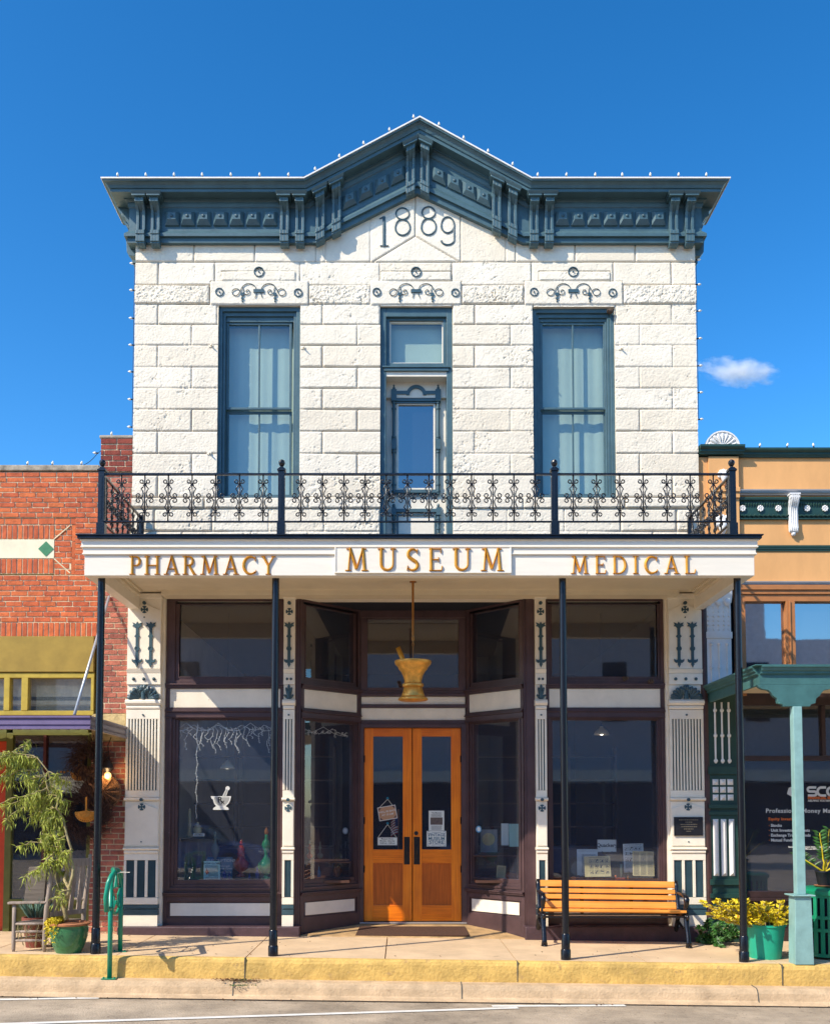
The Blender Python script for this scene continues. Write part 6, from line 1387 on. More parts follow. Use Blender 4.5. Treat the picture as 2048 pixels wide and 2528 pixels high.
# ================= east side: planter, bin, vine =================
def planter():
    rnd = random.Random(14); Y_ = -1.38; x = X(1888,2368,Y_); g = gz(x); R = .215; H = Z(2280,Y_)-g
    t = tag(empty('planter', (x,Y_,g)), 'emerald green tapered planter of spreading yellow green succulents by the black post', 'planter')
    put(MB().lathe([(R*.76,g),(R*.98,g+H*.93),(R*1.03,g+H*.94),(R*1.04,g+H),(R*.96,g+H),(R*.93,g+H*.92),(.01,g+H*.9)], x, Y_, 40), 'pot', mt['plasticg'], t, smooth='auto')
    S = MB(); Lf = MB(); Fl = MB()
    for k in range(84):
        a = rnd.uniform(0,6.3) if k < 44 else rnd.uniform(2.4,4.0); rr = R*rnd.uniform(0,1); p = Vector((x+rr*math.cos(a), Y_+rr*math.sin(a), g+H*.92)); out = rnd.uniform(.2,1.1)
        e = p+Vector((math.cos(a)*out*(.25 if k < 44 else .42)-.10*rnd.random(), math.sin(a)*out*.2, rnd.uniform(.06,.27))); br = limb(p, e, 5, .01, rnd); S.tube(br, .006, 5)
        for j in range(2, 6):
            for _ in range(9):
                b = rnd.uniform(0,6.3); leaf(Lf, br[j], (math.cos(b),math.sin(b),rnd.uniform(-.1,1.1)), rnd.uniform(.04,.07), .034, rnd, .05)
        if k % 9 == 0: Fl.ball(e.x,e.y,e.z+.01,.012,6)
    put(S, 'stem', mt['bark'], t); put(Lf, 'foliage', mt['leafy'], t); put(Fl, 'bud', mt['red'], t)
planter()
def vine():
    rnd = random.Random(6); q = MB(); s = MB(); t = tag(empty('vine', (X(1740,2310,-.3),-.3,gz(3.7))), 'green leafy vine sprawling at the foot of the brown downpipe', 'plant')
    for k in range(22):
        a = Vector((X(1745,2300,-.15), -.12, gz(3.7)+.02)); e = a+Vector((rnd.uniform(-.22,.28), -rnd.uniform(.05,.5), rnd.uniform(.0,.28))); br = limb(a, e, 6, .02, rnd); s.tube(br, .004, 5)
        for p in br[2:]:
            for _ in range(5):
                b = rnd.uniform(0,6.3); d = Vector((math.cos(b), math.sin(b)-.5, rnd.uniform(-.3,.6))); L = rnd.uniform(.05,.085)
                for an in (-.7,0,.7): leaf(q, p, Matrix.Rotation(an,3,'Y') @ d, L*(1 if an==0 else .75), L*.5, rnd, .2, Vector((0,-1,.4)))
    q.v = [(a_, b_, max(c_, gz(a_)+.004)) for a_, b_, c_ in q.v]
    put(s, 'stem', mt['bark'], t); put(q, 'foliage', mt['leafg'], t)
vine()
def bin_():
    Y_ = -1.25; x = X(2040,2300,Y_)+.02; g = gz(x); R = .30; top = Z(2197,-1.5)
    t = tag(empty('litter_bin', (x,Y_,g)), 'round emerald green slatted metal litter bin beside the pale green canopy post', 'litter bin')
    put(MB().lathe([(R*.86,g+.02),(R*.88,top-.08)], x, Y_, 32), 'liner', mt['dark'], t)
    for k in range(26):
        a = 2*math.pi*k/26; c_, s_ = math.cos(a), math.sin(a); q = MB().box(-.022,.022,-.006,.006,g+.03,top-.06); q.xf(lambda u,v,w: (x+c_*(R+v)-s_*u, Y_+s_*(R+v)+c_*u, w)); put(q, 'slat', mt['bing'], t)
    q = MB()
    for z in (g+.03,g+.30,top-.32,top-.09): q.lathe([(R-.02,z),(R+.012,z),(R+.012,z+.035),(R-.02,z+.035)], x, Y_, 40)
    put(q, 'band', mt['bing'], t, smooth='auto')
    put(MB().lathe([(R*.6,top-.01),(R+.03,top-.06),(R+.035,top-.02),(R*.98,top+.01),(R*.6,top+.012)], x, Y_, 40), 'lid', mt['bing'], t, smooth='auto')
    # potted plant on the lid
    zz = top+.013; xp = X(2033,2150,Y_); rnd = random.Random(3)
    t = tag(empty('pot_plant', (xp,Y_,zz)), 'feathery leaved plant in a dark pot on a clay saucer on the litter bin', 'potted plant')
    put(MB().lathe([(.085,zz),(.11,zz+.012),(.115,zz+.02),(.08,zz+.02)], xp, Y_, 24), 'saucer', mt['clay'], t, smooth='auto')
    put(MB().lathe([(.07,zz+.02),(.085,zz+.1),(.095,zz+.16),(.10,zz+.165),(.098,zz+.18),(.08,zz+.17),(.01,zz+.16)], xp, Y_, 24), 'pot', mt['bronze'], t, smooth='auto')
    q = MB(); s = MB()
    for dx, dz, n in ((-.08,.44,12),(.05,.48,13),(.2,.40,12),(-.32,.20,10),(.3,.22,8)):
        br = limb((xp,Y_,zz+.16), (xp+dx,Y_-.05+rnd.uniform(-.08,.08),zz+.16+dz), n, .004, rnd); s.tube(br, [.012-.0007*j for j in range(n+1)], 6)
        for j in range(4, n+1):
            for g_ in (-1, 1): leaf(q, br[j], (g_*.9+dx, rnd.uniform(-.5,.1), .5), .10, .036, rnd, .1, Vector((0,-1,.3)))
    put(s, 'stem', mt['leafy'], t, smooth=True); put(q, 'foliage', mt['leafg'], t)
bin_()

# ================= window displays =================
def card(nm, lbl, cat, px, py, w, h, Y_, mat, lines=(), rot=0, ink='ink', par=None, group=None, stand=False, lean=.0):
    """thin card; w,h in photograph pixels; lines = (text, size px, dy px)"""
    x, z = X(px,py,Y_), Z(py,Y_); s = (12.3+Y_)/F*1.0; w *= s; h *= s; t = tag(empty(nm, (x,Y_,z-h/2)), lbl, cat, group)
    q = MB().box(-w/2,w/2,0,.004,-h/2,h/2); R_ = lambda a,b,c: (x+a*math.cos(rot)-c*math.sin(rot), Y_+b+lean*c, z+a*math.sin(rot)+c*math.cos(rot))
    put(q.xf(R_), 'card', mat, t)
    for tx, sz, dx, dy in lines:
        if isinstance(tx, str): me = text_mesh(tx, sz*s*1.35, 0, 0, 0, h=.0006, bold=sz*s*.02)
        else:      # rows of unreadable small print as fine bars
            mb = MB(); rr = random.Random(int(px+dy)); wd_ = tx*s
            for k in range(int(sz)):
                u = -wd_/2
                while u < wd_/2-.004: L = min(rr.uniform(.006,.02), wd_/2-u); mb.box(u,u+L,-.0006,.0006,-k*2.3*s-.45*s,-k*2.3*s+.45*s); u += L+.003
            me = bpy.data.meshes.new('l'); me.from_pydata(mb.v, [], mb.f)
        me.transform(Matrix.Translation((dx*s, -.0012, -dy*s)))
        for v in me.vertices: v.co = R_(*v.co)
        put(me, 'lettering' if isinstance(tx, str) else 'small_print', mt[ink], t)
    if stand: put(MB().tube([(x-w*.25,Y_-.012,z-h/2-.03),(x-w*.25,Y_-.012,z-h/2+.012)],.004,5).tube([(x+w*.25,Y_-.012,z-h/2-.03),(x+w*.25,Y_-.012,z-h/2+.012)],.004,5).tube([(x,Y_+.10,z-h/2-.03),(x,Y_+.005+lean*0,z+h*.2)],.004,5), 'easel', mt['black'], t)
    return t, R_, s
lz = Z(2178,.3)-.02   # display ledge top
t, R_, s = card('quackery_sign', 'pale card lettered Quackery standing in the east shop window', 'sign', 1497, 2088, 47, 31, .45, mt['paper'], (('Quackery',9.5,0,-1),), stand=True)
t['label'] = 'white framed card with one word in bold type, above the display papers'
put(MB().frame(-23.5*s,23.5*s,-15.5*s,15.5*s,.006,-.004,-.0005).xf(R_), 'frame', mt['decalg'], t)
def grid(t, R_, s, nx_, ny_, x0, y0, dx, dy, w):
    rr = random.Random(nx_*7+ny_); q = MB()
    for i in range(nx_):
        for j in range(ny_):
            cx, cz = x0+i*dx, y0+j*dy; q.frame((cx-w/2)*s,(cx+w/2)*s,(-cz-w/2)*s,(-cz+w/2)*s,.003,-.001,-.0004)
            for k in range(5): q.disc((cx+rr.uniform(-.3,.3)*w)*s, (-cz+rr.uniform(-.3,.3)*w)*s, rr.uniform(.08,.2)*w*s, -.001, -.0004, 7)
    put(q.xf(R_), 'small_picture', mt['inkg'], t)
G1 = 'printed sheets on little easels in the east shop window'
t, R_, s = card('display_sheet', 'grey printed sheet standing behind the sheet of twelve small pictures', 'sheet', 1449, 2130, 51, 66, .42, mt['paper'], ((44,1,0,-29),(36,20,4,-20)), ink='inkg', group=G1, stand=True)
t, R_, s = card('display_sheet', 'cream sheet with a grid of twelve small pictures, lowest in the window', 'sheet', 1474, 2139, 64, 50, .26, mt['papery'], ((40,1,0,-22),), rot=.02, ink='inkg', group=G1, stand=True, lean=.15); grid(t, R_, s, 4, 3, -15, -13, 13, 13, 9.5)
t, R_, s = card('display_sheet', 'tall grey green sheet with rows of small pictures behind the text sheet', 'sheet', 1563, 2118, 50, 70, .42, mt['paper'], ((42,1,0,-32),(40,8,0,8)), rot=.03, ink='inkg', group=G1, stand=True); grid(t, R_, s, 4, 3, -17, -23, 11, 13, 9)
t, R_, s = card('display_sheet', 'cream sheet of dense print in three columns near the east window edge', 'sheet', 1587, 2132, 53, 60, .26, mt['papery'], ((13,24,-17,-26),(13,24,0,-26),(13,24,17,-26)), rot=-.03, ink='inkg', group=G1, stand=True, lean=.15)
card('show_globe_card', 'small pale blue card about show globes with a red globe drawn on it', 'card', 523, 2151, 40, 50, .22, mt['paperb'], (('SHOW GLOBES',4.6,0,-19),(32,3,0,-14),(24,9,4,-7),(32,3,0,15)))
x_, z_ = X(511,2153,.21), Z(2153,.21); o = put(MB().tube([(x_,.214,z_-.03),(x_,.214,z_-.01),(x_,.214,z_+.01),(x_,.214,z_+.03),(x_,.214,z_+.05)],[.004,.016,.022,.006,.003],8), 'drawn_globe', mt['red'], t); o.parent = bpy.data.objects['show_globe_card']; o.location = ORG[t.name]-ORG['show_globe_card']
t, _, _ = card('prescription_sign', 'blue sign lettered PRESCRIPTION leaning behind the small bottles', 'sign', 543, 2145, 62, 58, .55, M('blue_sign','2f6c8c',.6), (('PRESCRIPTIONS',7.5,2,-20),('Careful and',5,8,-7),('Attention Given',5,8,-1),('to Every Order',5,8,8)), ink='decalw')
t['label'] = 'blue enamel sign with white lettering about prescriptions behind the small bottles'
card('name_ticket', 'tiny white ticket under the cream lidded jar', 'ticket', 491, 2061, 28, 8, .38, mt['paper'], (('OINTMENT',3,0,-1),(22,1,0,2)))
bpy.data.objects['name_ticket']['label'] = 'tiny white ticket beneath the cream lidded jar'
# glassware
def glassy(nm, col, rough=.05):
    m = bpy.data.materials.new(nm); m.use_nodes = True; nt = m.node_tree; N = nt.nodes; L = nt.links; N.clear(); o = N.new('ShaderNodeOutputMaterial'); g = N.new('ShaderNodeBsdfGlossy'); g.inputs['Roughness'].default_value = rough
    t = N.new('ShaderNodeBsdfTransparent'); t.inputs[0].default_value = (*[min(1,c*1.2+.1) for c in lin(col)],1); d = N.new('ShaderNodeBsdfDiffuse'); d.inputs[0].default_value = (*lin(col),1)
    tl = N.new('ShaderNodeBsdfTranslucent'); tl.inputs[0].default_value = (*lin(col),1); a = N.new('ShaderNodeMixShader'); L.new(d.outputs[0],a.inputs[1]); L.new(tl.outputs[0],a.inputs[2])
    b = N.new('ShaderNodeMixShader'); b.inputs[0].default_value = .6; L.new(t.outputs[0],b.inputs[1]); L.new(a.outputs[0],b.inputs[2]); c = N.new('ShaderNodeMixShader'); f = N.new('ShaderNodeFresnel'); L.new(f.outputs[0],c.inputs[0]); L.new(b.outputs[0],c.inputs[1]); L.new(g.outputs[0],c.inputs[2]); L.new(c.outputs[0],o.inputs[0]); return m
gm = {k: glassy(k+'_bottle_glass', c) for k, c in (('green','20b070'),('red','e05030'),('clear','a8b8a0'),('blue','2040b0'),('amber','d08020'),('aqua','40b0d0'))}
def bottle(lbl, px, py0, py1, Y_, k, prof, cat='bottle', group=None, extra=None):
    x = X(px,py1,Y_); z0, z1 = Z(py1,Y_), Z(py0,Y_); H = z1-z0; t = tag(empty('glass_bottle' if cat == 'bottle' else 'show_globe', (x,Y_,z0)), lbl, cat, group)
    put(MB().lathe([(r*H,z0+f*H) for r, f in prof], x, Y_, 20), 'body' if 0 else 'vessel', gm[k], t, smooth=True)
    put(MB().lathe([(r*H,z0+f*H) for r, f in ((.03,1.0),(.045,1.02),(.05,1.07),(.03,1.12),(.006,1.16))], x, Y_, 12), 'stopper', gm[extra or 'clear'], t, smooth=True); return t
GL = [(.10,0),(.12,.01),(.10,.03),(.035,.07),(.04,.10),(.13,.16),(.19,.26),(.18,.36),(.08,.46),(.045,.52),(.045,.60),(.06,.62),(.05,.64),(.09,.70),(.11,.77),(.08,.85),(.035,.90),(.04,.94),(.035,1.0)]
BT = [(.17,0),(.18,.02),(.18,.55),(.14,.66),(.06,.74),(.06,.92),(.08,.94),(.07,1)]
bottle('tall emerald green show globe standing beside the black post', 657, 2060, 2170, .35, 'green', GL, 'show globe', extra='amber')
bottle('slim clear show globe on the dark stand near the blue sign', 531, 2064, 2135, .5, 'clear', [(.10,0),(.05,.1),(.04,.2),(.10,.35),(.16,.5),(.13,.65),(.05,.75),(.04,.9),(.07,1)], 'show globe')
bottle('orange red stoppered show globe between the blue sign and the green globe', 595, 2085, 2165, .42, 'red', [(.15,0),(.15,.04),(.04,.12),(.2,.25),(.26,.42),(.12,.58),(.1,.68),(.14,.72),(.10,.76),(.13,.86),(.05,.98)], 'show globe', extra='red')
GB = 'small glass bottles in the shop windows'
bottle('small cobalt bottle nearest the green show globe', 635, 2142, 2171, .25, 'blue', BT, group=GB)
bottle('small squat cobalt bottle between the two windows cards and the green globe', 616, 2156, 2171, .25, 'blue', BT, group=GB)['label'] = 'lowest cobalt bottle, between the red globe and the taller cobalt one'
bottle('slender blue bottle just beside the show globes card', 554, 2146, 2171, .25, 'blue', BT, group=GB)
bottle('rounded dark blue bottle second from the show globes card', 566, 2153, 2171, .27, 'blue', BT, group=GB)
bottle('red stoppered bottle on the shelf of the west splayed window', 764, 2083, 2125, .45, 'red', GL[4:], group=GB)
bottle('yellowish stoppered bottle on the shelf of the west splayed window', 790, 2083, 2125, .55, 'clear', GL[4:], group=GB)
bottle('amber vase shaped bottle at the foot of the west splayed window', 834, 2140, 2170, .85, 'amber', [(.12,0),(.06,.08),(.22,.35),(.33,.7),(.28,.9),(.1,1)], group=GB)
bottle('aqua blue square bottle at the foot of the west splayed window', 787, 2140, 2165, .5, 'aqua', BT, group=GB)
bottle('small olive bottle on the ledge between the east window easels', 1549, 2160, 2172, .3, 'amber', BT, group=GB)
# shelf in the splay windows
mb = MB().box(X(750),X(868,2000,.9),.45,1.3,Z(2128,.5)-.012,Z(2128,.5)).box(X(1165,2000,.9),X(1285),.45,1.3,Z(2112,.5)-.012,Z(2112,.5)).box(X(750),X(868,2000,.9),.35,1.3,Z(2173,.4)-.03,Z(2173,.4)).box(X(1165,2000,.9),X(1285),.35,1.3,Z(2173,.4)-.03,Z(2173,.4))
put(mb, 'display_shelf', M('shelf_wood','5a3c30',.5,var=.2), B)
# candlestick, jar, table
def turned(nm, lbl, cat, px, py1, Y_, prof, m): 
    x, z = X(px,py1,Y_), Z(py1,Y_); return tag(put(MB().lathe([(r,z+h) for r,h in prof], x, Y_, 20), nm, m, smooth='auto'), lbl, cat)
ce = M('cream_ceramic','cfc9a0',.4,var=.08)
turned('candlestick','tall cream candlestick standing on the small covered table','candlestick',468,2066,.7,[(.05,0),(.052,.012),(.03,.03),(.024,.05),(.022,.17),(.028,.18),(.022,.19),(.02,.34),(.012,.36),(.004,.375)],ce)
turned('apothecary_jar','cream lidded apothecary jar on the small covered table','jar',488,2058,.5,[(.04,0),(.045,.01),(.055,.04),(.052,.08),(.035,.09),(.045,.095),(.045,.105),(.03,.115),(.012,.12),(.014,.14),(.004,.15)],ce)
x0_, x1_ = X(412,2080,.62), X(472,2080,.62); q = MB().lathe([(.17,Z(2068,.62)-.012),(.17,Z(2068,.62))],(x0_+x1_)/2,.62,28).tube([((x0_+x1_)/2,.62,lz),((x0_+x1_)/2,.62,Z(2068,.62)-.012)],.025,10).lathe([(.12,lz),(.03,lz+.03)],(x0_+x1_)/2,.62,20)
tag(put(q,'pedestal_table',M('table_cream','9a9480',.5)), 'small round topped pedestal table in the west shop window', 'table')
q = MB(); a, b = X(432,2100,.8), X(536,2100,.8); zt_, zb_ = Z(2072,.8), lz; n = 24
vs = []; fs = []
for i in range(n+1):
    f = i/n; x = a+(b-a)*f; w_ = .03*math.sin(f*19); vs += [(x,.75+w_*.3,zt_-.01*math.sin(f*7)),(x,.73+w_,zt_-.22-.12*abs(math.sin(f*3.6)))]
q.add(vs,[(2*i,2*i+1,2*i+3,2*i+2) for i in range(n)]).box(a,b,.76,1.05,zt_-.02,zt_-.004).box(a+.02,b-.02,.80,1.0,lz,zt_-.021)
tag(put(q,'draped_crate',M('sacking','8c7f66',.9,var=.15)), 'crate draped with a pale sacking cloth behind the show globes card', 'crate')
# boxes and plate in the east splay
card('framed_print', 'framed print of a round plate in the east splayed window', 'picture', 1206, 2076, 42, 56, .9, mt['decalg'], (), rot=0); t = bpy.data.objects['framed_print']; q = MB().disc(X(1205,2072,.89),Z(2072,.89),.085,.888,.8895,24); put(q,'plate',mt['papery'],t)
for nm, l, px, py, w, h, Y_, m in (('medicine_box','tall white medicine box beside the framed print',1246,2060,17,54,.7,'paper'),('medicine_box','wide pale green medicine box against the window edge',1269,2062,24,56,.6,'paperb')):
    x, z = X(px,py,Y_), Z(py,Y_); s = (12.3+Y_)/F; b_ = tag(put(MB().box(x-w*s/2,x+w*s/2,Y_,Y_+.08,z-h*s/2,z+h*s/2), nm, mt[m], bevel=.003), l, 'box', 'medicine boxes in the east splayed window')
card('upright_notice', 'cream notice in a blue holder at the foot of the east splayed window', 'notice', 1236, 2155, 22, 36, .6, mt['papery'], ((16,12,0,-14),), rot=-.08, ink='inkg', stand=True)
x = X(1268,2165,.45); tag(put(MB().box(x-.09,x+.06,.45,.6,Z(2174,.45),Z(2158,.45)).box(x-.08,x+.05,.46,.59,Z(2158,.45)+.001,Z(2158,.45)+.012),'wooden_box',M('cedar','8a4a2c',.6,var=.2),bevel=.004),'small reddish wooden box at the foot of the east splayed window','box')
# small instruments
x, z = X(1533,2172,.3), Z(2172,.3); t = tag(empty('glass_tube_device',(x,.3,z)),'small brass and glass tube instrument on a red base','instrument'); put(MB().box(x-.08,x+.04,.26,.34,z,z+.03),'base',M('red_base','8a3828',.5),t,bevel=.003); put(MB().tube([(x,.3,z+.03),(x,.3,z+.21)],.014,10),'tube',gm['clear'],t,smooth=True); put(MB().tube([(x,.3,z+.2),(x,.3,z+.225)],.02,10),'cap',mt['bronze'],t); put(MB().ball(x-.075,.3,z+.045,.015,8),'coil',mt['decalo'],t,smooth=True)
x, z = X(1420,2168,.3), Z(2174,.3); q = MB().tube([(x-.03,.26,z+.03),(x-.03,.30,z+.03)],.028,14); t = tag(empty('electric_coil',(x,.3,z)),'small orange ended coil lying at the foot of the grey sheet','instrument'); put(q,'drum',mt['decalo'],t); put(MB().tube([(x-.02,.3,z+.03),(x+.05,.3,z+.04)],.03,12).box(x-.04,x+.06,.26,.36,z,z+.01),'body',M('dark_red','5a2018',.5),t,bevel=.002)
# round window stickers
def sticker(px, py, Y_, lbl, m, m2, r=.036, A=None):
    x, z = X(px,py,Y_), Z(py,Y_); t = tag(empty('round_sticker',(x,Y_,z-r)), lbl, 'sticker'); ry = 1
    put(MB().disc(x,z,r*1.25,Y_-.002,Y_,24,rx=r),'disc',m,t); put(MB().disc(x,z,r*.78,Y_-.0032,Y_-.0021,20,rx=r*.62).ring(x,z,r*.9,r*.94,Y_-.003,Y_-.0021,24),'mark',m2,t)
sy = lambda px: FYs+(px-741)/(889-741)*(DY-FYs)
sticker(852,2051,sy(852)-.03,'faint grey blue round sticker on the west splayed window',M('dull_sticker','54687c',.6),M('dull_sticker_mark','8c98a4',.6))
sticker(1181,2047,.60,'bright blue round sticker on the east splayed window',M('blue_sticker','4a9cc8',.6),mt['paper'])
# Rx emblem
yg = FYs+.045; t = tag(empty('window_emblem',(X(560,1970,yg),yg,Z(2002,yg))),'white mortar and pestle emblem marked Rx on the west shop window','window emblem')
e = lambda u, v: (X(520+u/2.893*1.0,1942+v/2.893,yg), Z(1942+v/2.893,yg))   # from an enlarged view, origin (520,1942)
def poly(L, ya, yb): return MB().prism_y([e(*p) for p in L][::-1], ya, yb)
bowl = [(2,68),(148,68),(140,100),(128,122),(108,140),(128,152),(130,166),(18,166),(20,152),(40,140),(26,122),(18,92),(6,84)]
put(poly(bowl, yg-.004, yg-.002), 'outline', mt['decalw'], t)
put(poly([(24,76),(136,76),(130,98),(118,118),(98,134),(52,134),(34,116),(26,92)], yg-.0055, yg-.0042), 'bowl', mt['decalg'], t)
put(poly([(84,70),(112,12),(128,18),(112,70)], yg-.004, yg-.002), 'pestle', mt['decalw'], t); c_ = e(122,12); put(MB().disc(c_[0],c_[1],.027,yg-.0041,yg-.002,18),'knob',mt['decalw'],t)
put(poly([(92,66),(114,18),(122,22),(106,66)], yg-.0055, yg-.0043), 'pestle_fill', mt['decalg'], t)
c_ = e(68,96); put_text(t,'lettering',mt['ink'],'R',.105,c_[0],yg-.0062,c_[1],h=.0004,bold=.002); c_ = e(88,108); put_text(t,'lettering',mt['ink'],'x',.085,c_[0],yg-.0062,c_[1],h=.0004,bold=.0015)
# icicle lights inside the glass
def icicle(lbl, A_, C_, ztop, n, seed, drop):
    rnd = random.Random(seed); t = tag(empty('icicle_lights', (A_.x,A_.y,ztop-.3)), lbl, 'fairy lights', 'white icicle lights inside the glass'); q = MB(); bq = MB()
    pos = lambda f, z: (A_.x+(C_.x-A_.x)*f, A_.y+(C_.y-A_.y)*f, z)
    top = [pos(i/40, ztop-.04-.07*abs(math.sin(i/40*math.pi*n/2))-rnd.uniform(0,.02)) for i in range(41)]; q.tube(top,.003,5)
    q.tube([pos(i/40, ztop-.03-.10*abs(math.cos(i/40*math.pi*n/2.7))) for i in range(41)],.0028,5)
    for i in range(int(n*3)):
        f = (i+rnd.uniform(-.4,.4)+.5)/int(n*3); L = rnd.uniform(*drop)*(1.3 if f < .12 else 1); z = ztop-.08; p = [pos(f+rnd.uniform(-.012,.012)+.015*math.sin(k), z-L*k/7) for k in range(8)]; q.tube(p,.0026,4)
        for r in p[1:]: bq.tube([r,(r[0]+rnd.choice((-.016,.016)),r[1]-.004,r[2]-rnd.uniform(-.004,.012))],[.0035,.0015],4)
    for r in top[::2]: bq.tube([r,(r[0]+rnd.uniform(-.01,.01),r[1]-.004,r[2]-.02)],[.0035,.0015],4)
    put(q,'wire',mt['bulb'],t); put(bq,'bulb',mt['bulb'],t); return t
A_ = Vector((X(420,1790,.14),.15)); C_ = Vector((X(684,1790,.14),.15)); icicle('white icicle fairy lights across the top of the wide west shop window', A_, C_, Z(1779,.15), 9, 2, (.08,.34))
q = MB(); x = X(486,1900,.2); zz = [Z(1785,.2),Z(1900,.2),Z(2020,.2)]; w = [(x+.008*math.sin(k*1.1),.2,zz[0]+(zz[2]-zz[0])*k/30) for k in range(31)]; q.tube(w,.004,5)
for k, p in enumerate(w[1:]): q.tube([p,(p[0]+(-1)**k*.018,p[1],p[2]+.006)],[.0035,.0015],4)
tag(put(q,'light_strand',mt['bulb']),'single long strand of fairy lights hanging down the west shop window','fairy lights')
A_ = AL+(BL-AL)*.12+Vector((-.08,.09)); C_ = AL+(BL-AL)*.88+Vector((-.08,.09)); icicle('short looped fairy lights at the top of the west splayed window', A_, C_, Z(1786,.3), 3, 5, (.02,.08))
# pendant lamps
def pendant(px, py, Y_, lbl, lit):
    x, z = X(px,py,Y_), Z(py,Y_); t = tag(empty('pendant_lamp',(x,Y_,z-.05)), lbl, 'lamp', 'glass pendant lamps inside the museum')
    put(MB().tube([(x,Y_,z+.07),(x,Y_,SZ-.06)],.004,5).tube([(x,Y_,z+.05),(x,Y_,z+.10)],.014,8),'cord',mt['bronze'],t)
    put(MB().lathe([(.022,z+.07),(.03,z+.05),(.06,z+.025),(.09,z-.01),(.105,z-.04),(.098,z-.045),(.084,z-.012),(.055,z+.018),(.02,z+.045)],x,Y_,24),'lamp_shade',M('etched_glass','c8c4a8',.4,var=.05,bump=0) if not lit else M('etched_glass_pale','d8cfb8',.4,var=.05,bump=0),t,smooth=True)
    put(MB().ball(x,Y_,z-.02,.03,10),'bulb',emis('lit_bulb','fff0d0',5 if lit else .8),t,smooth=True)
pendant(561,1890,.9,'unlit fluted glass pendant lamp behind the fairy lights',False); pendant(1484,1806,.9,'lit glass pendant lamp alone at the top of the east shop window',True)
# notices on the doors
yd = DY+.016
t, R_, s = card('hanging_notice', 'tilted tan notice with dark corners hanging on string in the west door', 'notice', 956, 2007, 43, 32, yd, M('tan_notice','c0926c',.7,var=.1), (("WE'LL BE BACK",4.6,0,-4),("AT 10 AM",5,0,4)), rot=.17, ink='decalw')
put(MB().frame(-22.5*s,22.5*s,-17*s,17*s,.008,-.003,.002).xf(R_),'frame',mt['decalw'],t); q = MB()
for sx in (-1,1):
    for sz in (-1,1): L = [(sx*20*s,sz*14.5*s),(sx*13*s,sz*14.5*s),(sx*20*s,sz*8*s)]; q.prism_y(L if sx*sz < 0 else L[::-1], -.0035,-.0008)
put(q.xf(R_),'corner',mt['plum'],t)
def hang(t, px0, py0, pts, r=.0035):
    a = at(px0,py0,yd-.006)
    for p in pts: b = at(*p,yd-.006); put(MB().tube([(a[0],yd-.006,a[1]),(b[0],yd-.006,b[1])],.003,5),'string',mt['bulb'],t)
    put(MB().ball(a[0],yd-.006,a[1]+.012,.018,10,1,.4),'suction_cup',gm['aqua'],t,smooth=True)
hang(t, 956.5, 1973, [(936,1994),(969,1989)])
t, R_, s = card('opening_hours', 'white opening hours board hanging on string in the west door', 'notice', 956, 2077, 49, 20, yd, mt['paper'], (('Museum Hours',3.6,0,-6),('Monday - Saturday',3.6,0,-1),('10:00 am - 3:00 pm',3.6,0,4.5)))
put(MB().frame(-24.5*s,24.5*s,-10*s,10*s,.006,-.003,.002).xf(R_),'frame',mt['decalg'],t); hang(t, 956.5, 2035, [(933,2067),(978,2067)])
t, R_, s = card('paper_notice', 'white paper notice with a dark photograph, above the store sign', 'notice', 1077, 2026, 38, 49, yd, mt['paper'], (('The Museum',3.4,0,-19),(26,3,0,-15),(26,5,0,13)), ink='ink')
put(MB().box(-15*s,15*s,-.001,-.0004,-10*s,8*s).xf(R_),'photograph',M('old_photograph','6e625c',.8,var=.35,vs=60,bump=0),t)
t, R_, s = card('store_sign', 'white sign with teal old style lettering and scrolled border, in the east door', 'sign', 1077, 2070.5, 48, 38, yd-.004, mt['paper'], (('VINTAGE',7.6,0,-9),('MUSEUM',7.6,0,0),('STORE',8.6,0,9)), ink='inkteal')
q = MB()
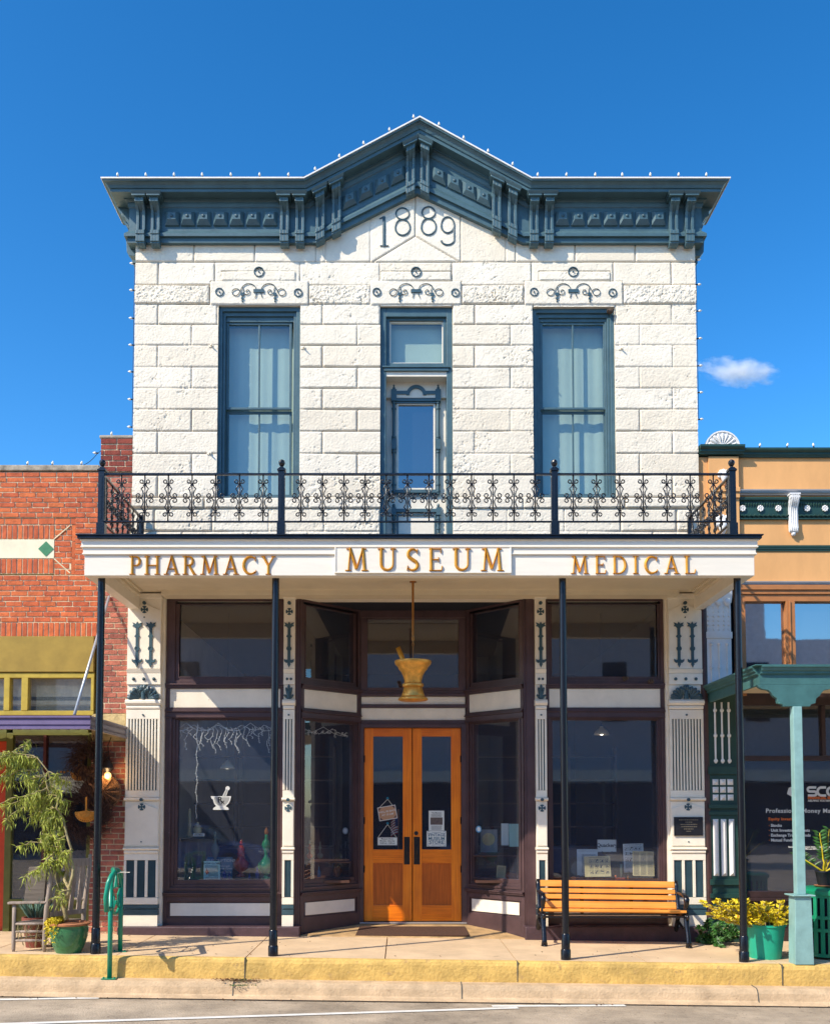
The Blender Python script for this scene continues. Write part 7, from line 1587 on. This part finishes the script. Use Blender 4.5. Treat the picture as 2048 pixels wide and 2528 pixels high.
for sx in (-1,1):
    for sz in (-1,1): q.stroke([((sx*(19-3*math.cos(k*.6)+k*.0))*s,(sz*(15-3*math.sin(k*.6)))*s) for k in range(10)],.004,-.0006,.0006,0)
    q.stroke([(sx*20*s,-9*s),(sx*18.5*s,0),(sx*20*s,9*s)],.004,-.0006,.0006,0); q.stroke([(-12*s,sx*16*s),(0,sx*15*s),(12*s,sx*16*s)],.004,-.0006,.0006,0)
put(q.xf(R_),'border',mt['inkteal'],t)
# small flag behind the west door glass
x, y = X(983,2040,1.05), 1.05; zt_, zb_ = Z(1998,y), Z(2100,y); t = tag(empty('small_flag',(x,y,zb_)),'small United States flag on a stick behind the west door glass','flag')
put(MB().tube([(x,y,zb_),(x,y,zt_)],.007,6),'stick',mt['clay'],t); W = .10; ztp = Z(2018,y); zbt = Z(2058,y); hgt = ztp-zbt; rd = MB(); wh = MB(); bl = MB()
for i in range(13):
    z1_ = ztp-hgt*i/13; z0_ = ztp-hgt*(i+1)/13
    for k in range(6):
        u0, u1 = k/6, (k+1)/6; f = lambda u, z: (x-W*u, y-.02*math.sin(u*7), z-.05*u*u); (rd if i % 2 == 0 else wh).add([f(u0,z0_),f(u1,z0_),f(u1,z1_),f(u0,z1_)],[(0,1,2,3)])
for k in range(3):
    u0, u1 = k*.15+.02, (k+1)*.15+.02; f = lambda u, z: (x-W*u, y-.003-.02*math.sin(u*7), z-.05*u*u); bl.add([f(u0,ztp-hgt*.52),f(u1,ztp-hgt*.52),f(u1,ztp),f(u0,ztp)],[(0,1,2,3)])
for m_, n_ in ((rd,M('flag_red','b02838',.8)),(wh,mt['paper']),(bl,M('flag_blue','283c78',.8))): put(m_,'cloth',n_,t)
# weeds in the kerb crack
rnd = random.Random(33); q = MB()
for _ in range(160):
    x = rnd.gauss(-1.64,.07); y = rnd.uniform(-2.1,-1.93); z = gz(x)-.215 if y > -2.02 else gz(x)-.25; leaf(q,(x,y,z),(rnd.uniform(-1,1),rnd.uniform(-1,.2),rnd.uniform(.1,1)),rnd.uniform(.015,.04),.010,rnd)
kind(put(q,'weeds',mt['leafg']),'stuff')
